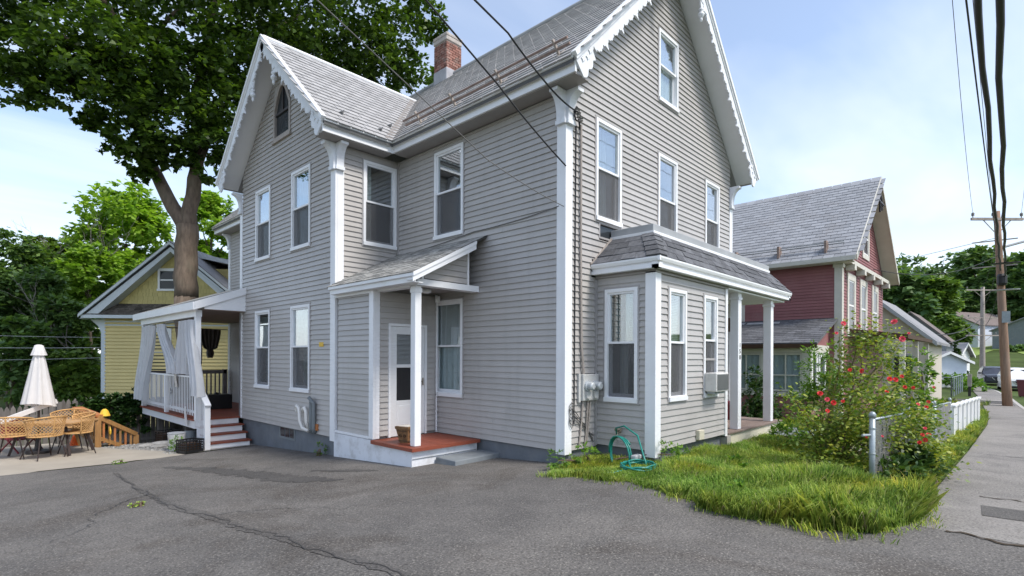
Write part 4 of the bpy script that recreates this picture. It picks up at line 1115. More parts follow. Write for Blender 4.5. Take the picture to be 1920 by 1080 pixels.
mb = MB(); mb.box((ex0 + 0.13, ey + 0.125, 2.905), (ex1 - 0.13, -0.003, 3.0)); mb.build('bay_plate', 'soffit', HOUSE)
fbox(MB(), BF, 0.98, 3.56, 2.745, 2.872, -0.02, 0.012).build('frieze', 'siding', HOUSE); fbox(MB(), BL, YB + 0.02, -0.01, 2.745, 2.872, -0.02, 0.012).build('frieze', 'siding', HOUSE)
e = ez1 + 0.006
core = MB(); core.add([(ex0, 0.01, e), (ex0, ey, e), (ex1, ey, e), (ex1, 0.01, e), (tx0, 0.01, tz), (tx0, ty, tz), (tx1, ty, tz), (tx1, 0.01, tz)],
                      [(0, 1, 5, 4), (1, 2, 6, 5), (2, 3, 7, 6), (4, 5, 6, 7), (0, 3, 2, 1)])
core.build('bay_roof', 'roof_deck', HOUSE)
# mansard shingles, piece by piece
sh_me = {}
def mansard(a, b, ta, tb, rows=4, wd=0.30):
    """a-b eave line, ta-tb top line"""
    a, b, ta, tb = map(Vector, (a, b, ta, tb)); r = random.Random(int(a.x * 100) + 3)
    nrm = (b - a).cross(ta - a).normalized()
    if nrm.z < 0: nrm = -nrm
    for c in range(rows):
        f0, f1 = c / rows, min(1.0, (c + 1.25) / rows)
        p0, p1 = a.lerp(ta, f0), b.lerp(tb, f0); q0, q1 = a.lerp(ta, f1), b.lerp(tb, f1)
        L_ = (p1 - p0).length; s = -r.uniform(0, wd)
        while s < L_:
            w_ = wd * r.uniform(0.8, 1.25); s0, s1 = max(0, s), min(L_, s + w_ - 0.006)
            if s1 - s0 > 0.03:
                th = r.choice((0.012, 0.016, 0.022))
                A, B, C_, D_ = p0.lerp(p1, s0 / L_), p0.lerp(p1, s1 / L_), q0.lerp(q1, s1 / L_), q0.lerp(q1, s0 / L_)
                mb = MB(); mb.hexa([A, B, C_, D_, A + nrm * th, B + nrm * th, C_ + nrm * 0.006, D_ + nrm * 0.006]); mb.build('shingle', 'shingle_gray', HOUSE)
            s += w_
mansard((ex0 - 0.02, ey - 0.02, e), (ex1 + 0.02, ey - 0.02, e), (tx0, ty, tz), (tx1, ty, tz))
mansard((ex0 - 0.02, 0.0, e), (ex0 - 0.02, ey - 0.02, e), (tx0, 0.0, tz), (tx0, ty, tz))
mansard((ex1 + 0.02, ey - 0.02, e), (ex1 + 0.02, 0.0, e), (tx1, ty, tz), (tx1, 0.0, tz))
for k in range(5):     # hip caps
    a = Vector((ex0 - 0.03, ey - 0.03, e + 0.01)); b = Vector((tx0, ty, tz + 0.01)); p, q = a.lerp(b, k / 5), a.lerp(b, (k + 1.2) / 5)
    mb = MB(); mb.add([p + Vector((0.0, 0.22, 0.0)), p, p + Vector((0.22, 0, 0.0)), q + Vector((0.0, 0.2, 0.0)), q, q + Vector((0.2, 0, 0.0)),
                       p + Vector((-0.012, 0.22, 0.016)), p + Vector((-0.015, -0.015, 0.016)), p + Vector((0.22, -0.012, 0.016)), q + Vector((0, 0.2, 0.006)), q + Vector((0, 0, 0.008)), q + Vector((0.2, 0, 0.006))],
                      [(6, 7, 10, 9), (7, 8, 11, 10), (0, 1, 7, 6), (1, 2, 8, 7), (3, 4, 1, 0), (4, 5, 2, 1), (9, 10, 4, 3), (10, 11, 5, 4), (0, 6, 9, 3), (2, 5, 11, 8)]); mb.build('hip_cap', 'shingle_gray', HOUSE)
mb = MB(); mb.box((tx0 - 0.035, ty - 0.035, tz - 0.02), (tx1 + 0.035, 0.0, tz + 0.028)); mb.build('parapet_band', 'white', HOUSE)
mb = MB(); mb.box((tx0 - 0.02, ty - 0.02, tz + 0.0285), (tx1 + 0.02, -0.002, tz + 0.145)); mb.build('parapet', 'metal_flash', HOUSE, bevel=0.01)
mb = MB(); mb.bar((ex0 - 0.03, -0.03, e), (tx0 - 0.03, -0.03, tz), 0.03, 0.03); mb.build('step_flashing', 'conduit', HOUSE)
# right end of the bay and the recessed porch
MB().box((3.50, YB - 0.035, 0.06), (3.60, YB + 0.10, 2.90)).build('corner_board', 'white', HOUSE)
siding_end = MB().box((3.52, YB + 0.10, 0.12), (3.60, 0.02, 2.88)).build('bay_end', 'siding', HOUSE)
MB().box((3.62, -0.02, 0.16), (3.72, 0.0, 2.88)).build('edge_trim', 'white', HOUSE)
MB().box((6.48, -0.03, 0.10), (6.60, 0.0, 2.88)).build('edge_trim', 'white', HOUSE)
fd_ = MB(); ring(fd_, ('y', 0.02), 4.4, 5.4, 0.14, 2.3, 0.09, -0.02, 0.03); fd2 = fd_.build('front_door', 'white', HOUSE)
fbox(MB(), ('y', 0.02), 4.49, 5.31, 0.16, 2.21, -0.02, 0.0).build('leaf', 'maroon', fd2)
for x0 in (4.27, 6.20):
    mb = MB(); mb.box((x0, -1.07, 0.13), (x0 + 0.17, -0.90, 2.89)); mb.box((x0 - 0.015, -1.085, 2.74), (x0 + 0.185, -0.885, 2.80)); mb.build('porch_post', 'white', HOUSE, bevel=0.01)
for i in range(9):
    y0 = -1.14 + i * 0.126
    MB().box((3.62, y0, 0.10), (6.80, y0 + 0.121, 0.128)).build('deck_board', 'deck_brown', HOUSE)
mb = MB(); mb.box((3.60, -1.10, -0.30), (6.72, -1.04, 0.098)); mb.box((6.70, -1.04, -0.3), (6.74, 0.0, 0.098)); mb.build('deck_base', 'cream_base', HOUSE)
MB().box((3.50, -1.16, -0.2), (3.68, -1.03, 0.085)).build('pier', 'concrete', HOUSE)
# house number on the porch post
def number(txt, loc, size, rot, mat, parent):
    cu = bpy.data.curves.new('digit', 'FONT'); cu.body = txt; cu.size = size; cu.extrude = 0.003; cu.align_x = 'CENTER'
    tmp = bpy.data.objects.new('tmp', cu); COL.objects.link(tmp)
    dg = bpy.context.evaluated_depsgraph_get(); me = bpy.data.meshes.new_from_object(tmp.evaluated_get(dg)); bpy.data.objects.remove(tmp)
    me.materials.clear(); me.materials.append(MATS[mat])
    return place('digit', me, parent, loc, rot)
for ch, z in (('1', 1.78), ('5', 1.66), ('0', 1.54)):
    number(ch, (4.355, -1.074, z), 0.13, (math.pi / 2, 0, 0), 'black_plastic', HOUSE)
# hooks, hanging basket is a thing of its own
# ---- side porch on the far end of the wing
DX = -2.50; DZ = 0.02
for i in range(18):
    x0 = DX - 0.03 + i * 0.14
    if x0 > -0.1: break
    MB().box((x0, 9.46, DZ - 0.03), (x0 + 0.136, 14.6, DZ)).build('deck_board', 'deck_red', HOUSE)
mb = MB(); mb.box((DX, 9.44, DZ - 0.24), (DX + 0.04, 14.6, DZ - 0.045)); mb.box((DX, 14.56, DZ - 0.24), (0, 14.6, DZ - 0.045)); mb.build('deck_rim', 'white', HOUSE)
MB().box((DX - 0.05, 9.42, DZ - 0.043), (DX + 0.05, 14.62, DZ - 0.001)).build('deck_edge', 'deck_red', HOUSE)
for (x, y) in ((-2.3, 10.9), (-2.3, 13.6), (-1.2, 13.9)):
    MB().box((x, y, -1.6), (x + 0.12, y + 0.12, DZ - 0.05)).build('deck_support', 'fence_wood', HOUSE)
MB().box((-1.3, 9.6, -1.6), (-1.25, 14.0, -0.2)).build('under_deck_wall', 'fence_wood', HOUSE)
# stairs
for k in range(4):
    z1 = DZ - 0.005 - k * 0.17; y1 = 9.44 - k * 0.25
    MB().box((-2.44 , y1 - 0.02, z1 - 0.165), (-1.50 + 0.0, y1, z1 - 0.036)).build('riser', 'white', HOUSE)
    MB().box((-2.47, y1 - 0.045, z1 - 0.034), (-1.46, y1 + (0.24 if k else 0.02), z1)).build('tread', 'deck_red', HOUSE)
mb = MB(); mb.prism([(-2.46, 9.44, DZ - 0.05), (-2.46, 8.66, DZ - 0.57), (-2.46, 8.66, DZ - 0.75), (-2.46, 9.44, DZ - 0.75)], (0.03, 0, 0)); mb.build('stringer', 'white', HOUSE)
# porch posts and beam
for y in (9.30, 14.45):
    MB().box((DX - 0.03, y, DZ - (0.0 if y > 10 else 0.03)), (DX + 0.09, y + 0.12, 2.66)).build('porch_post', 'white', HOUSE, bevel=0.008)
MB().box((DX - 0.04, 9.28, 2.52), (DX + 0.10, 14.62, 2.68)).build('porch_beam', 'white', HOUSE)
# lean-to roof
ps = 0.37; px0 = -2.64; pz0 = 2.86
slab([(px0, 9.10, pz0), (0.0, 9.10 + 0.34, pz0 + 2.64 * ps), (0.0, 15.1, pz0 + 2.64 * ps), (px0, 15.1, pz0)] if False else
     [(px0, 9.10, pz0), (PW - 0.01, 9.10, pz0 + (PW - 0.01 - px0) * ps), (PW - 0.01, 15.1, pz0 + (PW - 0.01 - px0) * ps), (px0, 15.1, pz0)], 0.05, 'porch_roof', 'shingle_old')
slab([(PW - 0.011, 9.46, pz0 + (PW - 0.01 - px0) * ps - 0.002), (0.0, 9.46, pz0 + 2.64 * ps), (0.0, 15.1, pz0 + 2.64 * ps), (PW - 0.011, 15.1, pz0 + (PW - 0.01 - px0) * ps - 0.002)], 0.05, 'porch_roof', 'shingle_old')
MB().box((px0 - 0.012, 9.09, pz0 - 0.19), (px0 + 0.025, 15.12, pz0 - 0.005)).build('porch_fascia', 'white', HOUSE)
mb = MB(); zz = pz0 + (PW - px0) * ps
mb.hexa([(px0 + 0.026, 9.06, pz0 - 0.19), (PW, 9.06, zz - 0.17), (PW, 9.098, zz - 0.17), (px0 + 0.026, 9.098, pz0 - 0.19), (px0 + 0.026, 9.06, pz0 + 0.005), (PW, 9.06, zz + 0.01), (PW, 9.098, zz + 0.01), (px0 + 0.026, 9.098, pz0 + 0.005)])
mb.build('porch_rake', 'white', HOUSE)
mb = MB(); mb.hexa([(DX + 0.1, 9.10, 2.70), (PW, 9.10, 2.70), (PW, 9.13, 2.70), (DX + 0.1, 9.13, 2.70), (DX + 0.1, 9.10, pz0 - 0.05), (PW, 9.10, zz - 0.12), (PW, 9.13, zz - 0.12), (DX + 0.1, 9.13, pz0 - 0.05)]); mb.build('porch_gable', 'white', HOUSE)
MB().box((px0 + 0.026, 9.12, pz0 - 0.19), (DX - 0.03, 15.1, pz0 - 0.175)).build('porch_soffit', 'white', HOUSE)
MB().box((DX + 0.1, 9.131, 2.685), (-0.01, 14.6, 2.70)).build('porch_ceiling', 'deck_brown', HOUSE)
MB().box((PW - 0.03, 9.40, DZ), (PW + 0.06, 9.47, 2.68)).build('edge_trim', 'white', HOUSE)
# railing with single balusters
bal = MB().box((-0.006, -0.016, 0), (0.006, 0.016, 1.0)).mesh('baluster', 'white')
MB().box((DX - 0.035, 9.43, 1.03), (DX + 0.055, 14.44, 1.07)).build('handrail', 'white', HOUSE)
MB().box((DX - 0.01, 9.43, 0.16), (DX + 0.03, 14.44, 0.22)).build('bottom_rail', 'white', HOUSE)
for i in range(37):
    place('baluster', bal, HOUSE, (DX - 0.028, 9.52 + i * 0.134, 0.10), scale=(1, 1, 0.94))
MB().box((DX - 0.05, 11.85, DZ), (DX + 0.04, 11.95, 1.03)).build('rail_post', 'white', HOUSE)
for i in range(9):     # raking balusters beside the stairs
    y = 9.38 - i * 0.09; z0 = -0.06 - (9.38 - y) * 0.68
    place('baluster', bal, HOUSE, (DX - 0.01, y, z0 - 0.06), scale=(1, 1, 1.02))
mb = MB(); mb.bar((DX - 0.005, 9.44, 1.055), (DX - 0.005, 8.46, 0.40), 0.13, 0.04); mb.build('handrail', 'white', HOUSE)
MB().box((DX - 0.06, 8.50, -0.70), (DX + 0.06, 8.62, 0.42)).build('newel', 'white', HOUSE, bevel=0.006)
# grey rail at the back
MB().box((DX + 0.1, 14.42, 0.98), (-0.12, 14.54, 1.10)).build('handrail', 'rail_gray', HOUSE)
MB().box((DX + 0.1, 14.45, 0.14), (-0.12, 14.51, 0.2)).build('bottom_rail', 'rail_gray', HOUSE)
MB().box((-0.22, 14.42, DZ), (-0.10, 14.54, 1.12)).build('rail_post', 'rail_gray', HOUSE)
balg = MB().box((-0.02, -0.02, 0), (0.02, 0.02, 0.8)).mesh('baluster', 'rail_gray')
for i in range(16): place('baluster', balg, HOUSE, (DX + 0.22 + i * 0.13, 14.48, 0.19))
# curtain rods
for (y0, y1) in ((9.45, 12.0), (12.1, 14.4)):
    MB().tube([(DX - 0.005, y0, 2.46), (DX - 0.005, y1, 2.46)], 0.016, 7).build('curtain_rod', 'dark_metal', HOUSE)
MB().tube([(DX + 0.1, 14.40, 2.46), (-0.1, 14.40, 2.46)], 0.016, 7).build('curtain_rod', 'dark_metal', HOUSE)
# drain pipes, tag, conduit and meter on the walls
r_ = MB(); pts = [(PW - 0.10, 5.93, 0.36), (PW - 0.13, 5.97, 0.46), (PW - 0.13, 5.92, 0.52), (PW - 0.12, 5.85, 0.46), (PW - 0.11, 5.82, 0.2), (PW - 0.10, 5.72, 0.06), (PW - 0.08, 5.5, 0.02)]
r_.tube(pts, 0.035, 9); r_.build('vent_pipe', 'pvc', HOUSE, smooth=True)
r_ = MB(); pts = [(PW - 0.09, 5.68, 0.40), (PW - 0.12, 5.66, 0.47), (PW - 0.12, 5.60, 0.50), (PW - 0.11, 5.55, 0.42), (PW - 0.10, 5.55, 0.2), (PW - 0.06, 5.52, 0.06)]
r_.tube(pts, 0.035, 9); r_.build('vent_pipe', 'pvc', HOUSE, smooth=True)
for y, zt_ in ((5.40, 0.66), (5.29, 0.60)):
    MB().tube([(PW - 0.05, y, -0.02), (PW - 0.07, y, 0.1), (PW - 0.07, y, zt_), (PW - 0.10, y + 0.05, zt_ + 0.06)], 0.04, 9).build('oil_pipe', 'gray_pipe', HOUSE, smooth=True)
MB().box((PW - 0.05, 5.18, 0.05), (PW - 0.02, 5.28, 0.18)).build('pipe_cover', 'orange_wood', HOUSE)
MB().box((PW - 0.024, 4.98, 1.76), (PW - 0.018, 5.16, 1.85)).build('warning_sticker', 'yellow_tag', HOUSE)
MB().box((0.36, -0.10, 0.86), (0.80, -0.02, 1.29)).build('meter_box', 'meter', HOUSE, bevel=0.012)
MB().box((0.30, -0.055, 0.84), (0.355, -0.02, 1.30)).build('meter_back', 'meter', HOUSE)
for x in (0.47, 0.68):
    MB().lathe((0, 0, 0), [(0.085, 0), (0.085, 0.03), (0.07, 0.035), (0.07, 0.11), (0.05, 0.13)], 16)
    mb = MB(); mb.lathe((0, 0, 0), [(0.088, 0), (0.088, 0.03), (0.068, 0.035), (0.068, 0.11), (0.045, 0.13)], 16)
    mb.v = [(x + p[0], -0.10 - p[2], 1.10 + p[1]) for p in mb.v]; mb.build('meter_dial', 'meter_glass', HOUSE, smooth=False)
    MB().box((x - 0.05, -0.14, 0.90), (x + 0.05, -0.10, 1.01)).build('meter_socket', 'meter', HOUSE)
MB().tube([(0.34, -0.05, 5.3), (0.35, -0.045, 3.2), (0.38, -0.045, 1.75), (0.42, -0.06, 1.29)], 0.02, 7).build('conduit', 'conduit', HOUSE)
MB().tube([(0.23, -0.03, 5.25), (0.22, -0.028, 3.0), (0.21, -0.03, 0.5)], 0.011, 6).build('conduit', 'wire', HOUSE)
for x, xe in ((0.42, 0.36), (0.56, 0.52), (0.62, 0.56)):
    MB().tube([(x, -0.05, 0.86), (x - 0.02, -0.045, 0.6), (xe, -0.04, 0.3), (xe - 0.03, -0.035, 0.12)], 0.016, 7).build('conduit', 'conduit', HOUSE)
cw = random.Random(12)
for k in range(4):
    pts = [(0.17 + cw.uniform(-0.04, 0.02), -0.05, 1.0 - k * 0.12)]
    for j in range(9):
        a = j / 8 * 2 * math.pi; pts.append((0.13 + 0.06 * math.cos(a) + cw.uniform(-0.01, 0.01), -0.05, 0.72 + 0.13 * math.sin(a) - k * 0.05))
    pts.append((0.5 + 0.05 * k, -0.035, 0.45 - 0.05 * k)); pts.append((0.74, -0.03, 0.16 + 0.05 * k))
    MB().tube(pts, 0.006, 5).build('loose_cable', 'wire_gray' if k % 2 else 'wire', HOUSE)
mb = MB(); mb.box((2.26, YB - 0.09, 0.14), (2.46, YB - 0.015, 0.31)); mb.build('vent_hood', 'beige_box', HOUSE, bevel=0.012)
mb = MB(); ring(mb, BL, -0.58, -0.42, 0.17, 0.30, 0.025, -0.01, 0.03); mb.build('vent_frame', 'gray_trim', HOUSE)
# wire knot at the corner insulators
mb = MB()
for k in range(4):
    mb.lathe((0.14 + 0.05 * (k % 2), -0.10 - 0.02 * k, 5.42 - 0.05 * k), [(0.012, 0), (0.035, 0.01), (0.02, 0.03), (0.035, 0.05), (0.012, 0.06)], 8)
mb.build('insulator', 'wire_gray', HOUSE)
for k in range(3):
    a0 = k * 1.3; pts = [(0.16 + 0.10 * math.cos(a0 + t * 0.9) * (0.4 + t * 0.1), -0.10, 5.40 + 0.12 * math.sin(a0 + t * 0.9)) for t in range(7)] + [(0.30, -0.05, 5.2)]
    MB().tube(pts, 0.007, 5).build('loose_cable', 'wire', HOUSE)
# ================================================================ things on and around the house
def g0(x, y): return g(x, y)
def catenary(a, b, sag, n=14):
    a = Vector(a); b = Vector(b); return [a.lerp(b, i / n) - Vector((0, 0, sag * 4 * (i / n) * (1 - i / n))) for i in range(n + 1)]

# concrete step in front of the entry deck
mb = MB(); mb.hexa([(-1.02, 1.42, -0.42), (0.12, 1.46, -0.42), (0.12, 1.96, -0.42), (-1.02, 1.955, -0.42), (-1.0, 1.44, -0.125), (0.10, 1.48, -0.12), (0.10, 1.955, -0.12), (-1.0, 1.95, -0.12)])
tag(mb.build('concrete_step', 'concrete_paint', loc=(-0.45, 1.7, -0.25), bevel=0.015), 'low grey painted concrete step beside the red entry deck', 'step')
# wicker planter
PB = thing('planter_basket', (-1.17, 2.52, 0.079), 'square brown planter basket with scroll pattern standing on the red entry deck', 'planter')
def frustum(mb, c, r0, r1, z0, z1, rot=0.2, n=4):
    vs_ = []
    for (r, z) in ((r0, z0), (r1, z1)):
        for k in range(n):
            t = rot + 2 * math.pi * (k + 0.5) / n; vs_.append((c[0] + r * math.cos(t), c[1] + r * math.sin(t), c[2] + z))
    return mb.add(vs_, [tuple(range(n))[::-1], tuple(range(n, 2 * n))] + [(i, (i + 1) % n, (i + 1) % n + n, i + n) for i in range(n)])
c = (-1.17, 2.52, 0.079)
frustum(MB(), c, 0.135, 0.195, 0, 0.235).build('body', 'basket', PB)
frustum(MB(), c, 0.215, 0.22, 0.236, 0.285).build('rim', 'basket', PB, bevel=0.008)
frustum(MB(), c, 0.165, 0.17, 0.28, 0.288).build('soil', 'plaster_bits', PB)
for side in range(4):
    t = 0.2 + side * math.pi / 2; ax = Vector((math.cos(t), math.sin(t), 0)); tv = Vector((-ax.y, ax.x, 0)); mb = MB()
    for sx in (-1, 1):
        pts = []
        for k in range(10):
            a = k / 9 * 2.4 * math.pi; rr = 0.036 * (1 - k / 14)
            z = 0.12 + rr * math.sin(a); pts.append(Vector(c) + ax * (0.098 + (z / 0.235) * 0.042 + 0.004) + tv * (sx * (0.045 + rr * math.cos(a))) + Vector((0, 0, z)))
        mb.tube(pts, 0.006, 5)
    for z in (0.035, 0.21): p = Vector(c) + ax * (0.098 + (z / 0.235) * 0.042 + 0.004) + Vector((0, 0, z)); mb.bar(p - tv * 0.10, p + tv * 0.10, 0.012)
    mb.build('scroll', 'basket_dark', PB)
# window air conditioner
AC = thing('air_conditioner', (2.85, YB - 0.2, 0.95), 'white window air conditioner sticking out under the bay window by the porch', 'air conditioner')
MB().box((2.57, YB - 0.25, 0.97), (3.10, YB - 0.04, 1.30)).build('case', 'ac_white', AC, bevel=0.012)
MB().box((2.60, YB - 0.26, 1.0), (3.07, YB - 0.251, 1.275)).build('grille', 'ac_grille', AC)
mb = MB()
for k in range(14): mb.box((2.61, YB - 0.266, 1.012 + k * 0.019), (3.06, YB - 0.2605, 1.018 + k * 0.019))
tag(mb.build('grille_bars', 'ac_grille', AC), kind='stuff')
MB().box((2.62, YB - 0.20, 0.93), (3.05, YB - 0.06, 0.968)).build('tray', 'galv', AC)
# garden hose
pts = []
for k in range(46):
    a = k / 45 * 2 * math.pi * 2.4; r = 0.31 + 0.02 * math.sin(k * 0.7)
    pts.append((0.30 + 0.10 * math.cos(a) + 0.002 * k, -0.80 + r * math.cos(a) * 0.75, 0.10 + r * math.sin(a) * 0.9 + 0.01 * math.sin(k)))
arc = [(0.72, -0.50, 0.30), (0.66, -0.52, 0.44), (0.58, -0.72, 0.50), (0.42, -1.05, 0.40), (0.26, -1.25, 0.12), (0.18, -1.35, 0.0)]
flat = []
for k in range(60):
    a = k / 59 * 2 * math.pi * 3.2; r = 0.30 - 0.02 * (k / 59)
    flat.append((0.02 + r * 0.95 * math.cos(a), -1.30 + r * 0.8 * math.sin(a), g(0.2, -1) + 0.10 + 0.03 * (k / 59) + 0.02 * math.sin(k * 0.9)))
tail = [(-0.1, -1.25, g(0, -1.2) + 0.07), (-0.45, -1.2, g(-.4, -1.2) + 0.05), (-0.62, -0.95, g(-.6, -1) + 0.03), (-0.60, -0.6, g(-.6, -.6) + 0.03)]
HS = thing('garden_hose', (0.3, -0.9, g(0.3, -0.9)), 'coiled green garden hose hanging from the tap and heaped in the grass by the bay', 'hose')
MB().tube(pts, 0.0135, 7).build('coil', 'hose_green', HS, smooth=True)
MB().tube(arc, 0.0135, 7).build('drop', 'hose_green', HS, smooth=True)
MB().tube(flat + tail, 0.0135, 7).build('heap', 'hose_green', HS, smooth=True)
mb = MB(); mb.tube([(0.84, -0.5, 0.36), (0.72, -0.5, 0.36), (0.70, -0.5, 0.30)], 0.02, 8); mb.tube([(0.75, -0.55, 0.41), (0.75, -0.45, 0.41)], 0.03, 8); mb.build('tap', 'brass', HS)
mb = MB(); mb.box((0.20, -1.15, g(0.2, -1.1) + 0.13), (0.38, -1.06, g(0.2, -1.1) + 0.20)); mb.build('nozzle', 'metal_flash', HS, bevel=0.02)
# hanging basket on the front porch
HB = thing('hanging_planter', (5.0, -0.6, 2.20), 'dark hanging planter under the front porch ceiling', 'planter')
MB().lathe((5.0, -0.6, 2.14), [(0.12, 0), (0.17, 0.06), (0.2, 0.26), (0.21, 0.28)], 14).build('pot', 'basket_dark', HB, smooth=True)
for k in range(3):
    a = k * 2.1; MB().tube([(5.0 + 0.2 * math.cos(a), -0.6 + 0.2 * math.sin(a), 2.42), (5.0, -0.6, 2.88)], 0.004, 5).build('chain', 'dark_metal', HB)
# front step slab
tag(MB().box((5.7, -1.95, -0.45), (7.3, -1.16, -0.08)).build('porch_step', 'concrete_paint', loc=(6.5, -1.5, -0.2), bevel=0.015), 'grey concrete step slab below the front porch', 'step')
tag(MB().box((5.2, -3.9, -0.3), (7.2, -2.0, g(6, -2.5) + 0.035)).build('walk_slab', 'concrete', loc=(6.2, -3.0, -0.2)), 'concrete walk slab leading from the front step to the fence', 'slab')
# red planter tub at the far end of the front porch
tag(MB().lathe((6.05, -0.25, 0.13), [(0.17, 0), (0.2, 0.3), (0.22, 0.42), (0.18, 0.42)], 16).build('tub', 'maroon', loc=(6.05, -0.25, 0.13), smooth=True), 'maroon tub on the front porch deck behind the posts', 'tub')

# ---- side porch contents
def hang(name, label, fr, top, bot, z1, z0, mat, knot=None, waves=4, n=36, m=14, group=None, d_top=0.0, d_bot=0.0):
    """curtain between two spans: top=(u0,u1) at z1, bot=(u0,u1) at z0; tied if knot"""
    mb = MB(); vs_ = []; fs = []
    for j in range(m + 1):
        t = j / m; z = z1 + (z0 - z1) * t
        e = t * t * (3 - 2 * t); a = top[0] + (bot[0] - top[0]) * e; b = top[1] + (bot[1] - top[1]) * e
        if knot and t > knot[0]:
            k = (t - knot[0]) / (1 - knot[0]); w_ = (b - a) * (knot[1] + 0.9 * math.sin(k * math.pi) * knot[1]); mid_ = (a + b) / 2; a, b = mid_ - w_ / 2, mid_ + w_ / 2
        for i in range(n + 1):
            s = i / n; amp = 0.07 + 0.05 * t
            vs_.append(P3(fr, a + (b - a) * s, z + 0.02 * math.sin(3 * s), d_top + (d_bot - d_top) * e + amp * math.sin(s * waves * 2 * math.pi + 1.3 * t) + 0.012 * math.sin(s * 23 + 4 * t)))
    for j in range(m):
        for i in range(n):
            a = j * (n + 1) + i; fs.append((a, a + 1, a + n + 2, a + n + 1))
    mb.add(vs_, fs)
    return tag(mb.build(name, mat, loc=P3(fr, (bot[0] + bot[1]) / 2, z0), smooth=True, recalc=False), label, 'curtain', group)
PF = ('x', DX - 0.02)
GC = 'light curtains on the side porch'
hang('porch_curtain', 'pale curtain at the far left end of the side porch, blown outside the railing', PF, (13.0, 14.35), (13.6, 14.75), 2.44, 0.22, 'curtain_gray', waves=3.5, group=GC, d_bot=0.10)
hang('porch_curtain', 'pale curtain in the middle of the side porch, swept sideways onto the railing', PF, (12.0, 12.85), (10.5, 11.25), 2.44, 1.09, 'curtain_gray', waves=3, group=GC, d_bot=0.03)
hang('porch_curtain', 'wide pale curtain just left of the front porch post, bunched on the rail', PF, (9.9, 10.75), (9.7, 10.85), 2.44, 1.09, 'curtain_gray', waves=3, group=GC)
hang('porch_curtain', 'pale curtain draped in front of the white porch post down to the stair rail', PF, (9.40, 9.95), (8.60, 9.15), 2.44, 0.60, 'curtain_gray', waves=2.5, group=GC, d_top=0.02, d_bot=0.08)
hang('tied_curtain', 'dark grey curtain knotted in the middle at the back of the side porch', ('y', 14.38), (-1.0, -0.32), (-0.82, -0.50), 2.44, 1.50, 'curtain_dark', knot=(0.68, 0.30), waves=5)
tag(MB().box((-1.50, 11.75, DZ), (-0.85, 12.25, 0.44)).build('storage_box', 'black_plastic', loc=(-1.15, 12.0, DZ), bevel=0.02), 'black storage box on the side porch floor', 'box')
mb = MB(); mb.lathe((-1.2, 12.0, 0.44), [(0.05, 0), (0.06, 0.03), (0.02, 0.06)], 10); tag(mb.build('ashtray', 'black_plastic', loc=(-1.2, 12.0, 0.44)), 'small black dish on top of the porch storage box', 'dish')
tag(MB().box((-0.35, 11.3, DZ), (-0.15, 11.55, 0.34)).build('porch_carton', 'white', loc=(-0.25, 11.4, DZ), bevel=0.01), 'small white container on the porch floor against the house wall', 'container')
def rag(name, label, p, w_, h, mat, seed):
    r = random.Random(seed); mb = MB(); vs_ = []; n, m = 6, 8
    for j in range(m + 1):
        for i in range(n + 1):
            s, t = i / n, j / m; ww = w_ * (0.35 + 0.75 * math.sin(t * 2.4))
            vs_.append((p[0] - 0.03 - 0.02 * math.sin(s * 9 + t * 3), p[1] + (s - 0.5) * ww + 0.02 * math.sin(5 * t), p[2] - h * t))
    mb.add(vs_, [(j * (n + 1) + i, j * (n + 1) + i + 1, (j + 1) * (n + 1) + i + 1, (j + 1) * (n + 1) + i) for j in range(m) for i in range(n)])
    return tag(mb.build(name, mat, loc=p, smooth=True, recalc=False), label, 'cloth')
rag('work_glove', 'dirty tan rag hung over the white porch railing', (DX - 0.045, 10.75, 1.10), 0.28, 0.34, 'plaster_bits', 1)
rag('white_rag', 'white rag hanging at the foot of the porch balusters', (DX - 0.03, 9.95, 0.30), 0.22, 0.46, 'fabric_white', 2)
mb = MB(); pts = [(DX - 0.04, 11.3 + 0.06 * math.cos(t), 0.62 + 0.09 * math.sin(t)) for t in [k * 0.6 for k in range(11)]] + [(DX - 0.04, 11.28, 0.5 - 0.07 * k) for k in range(5)]
mb.tube(pts, 0.012, 6); tag(mb.build('hanging_hook', 'metal_flash', loc=(DX - 0.04, 11.3, 0.5)), 'grey metal scroll hook on the white porch railing', 'hook')
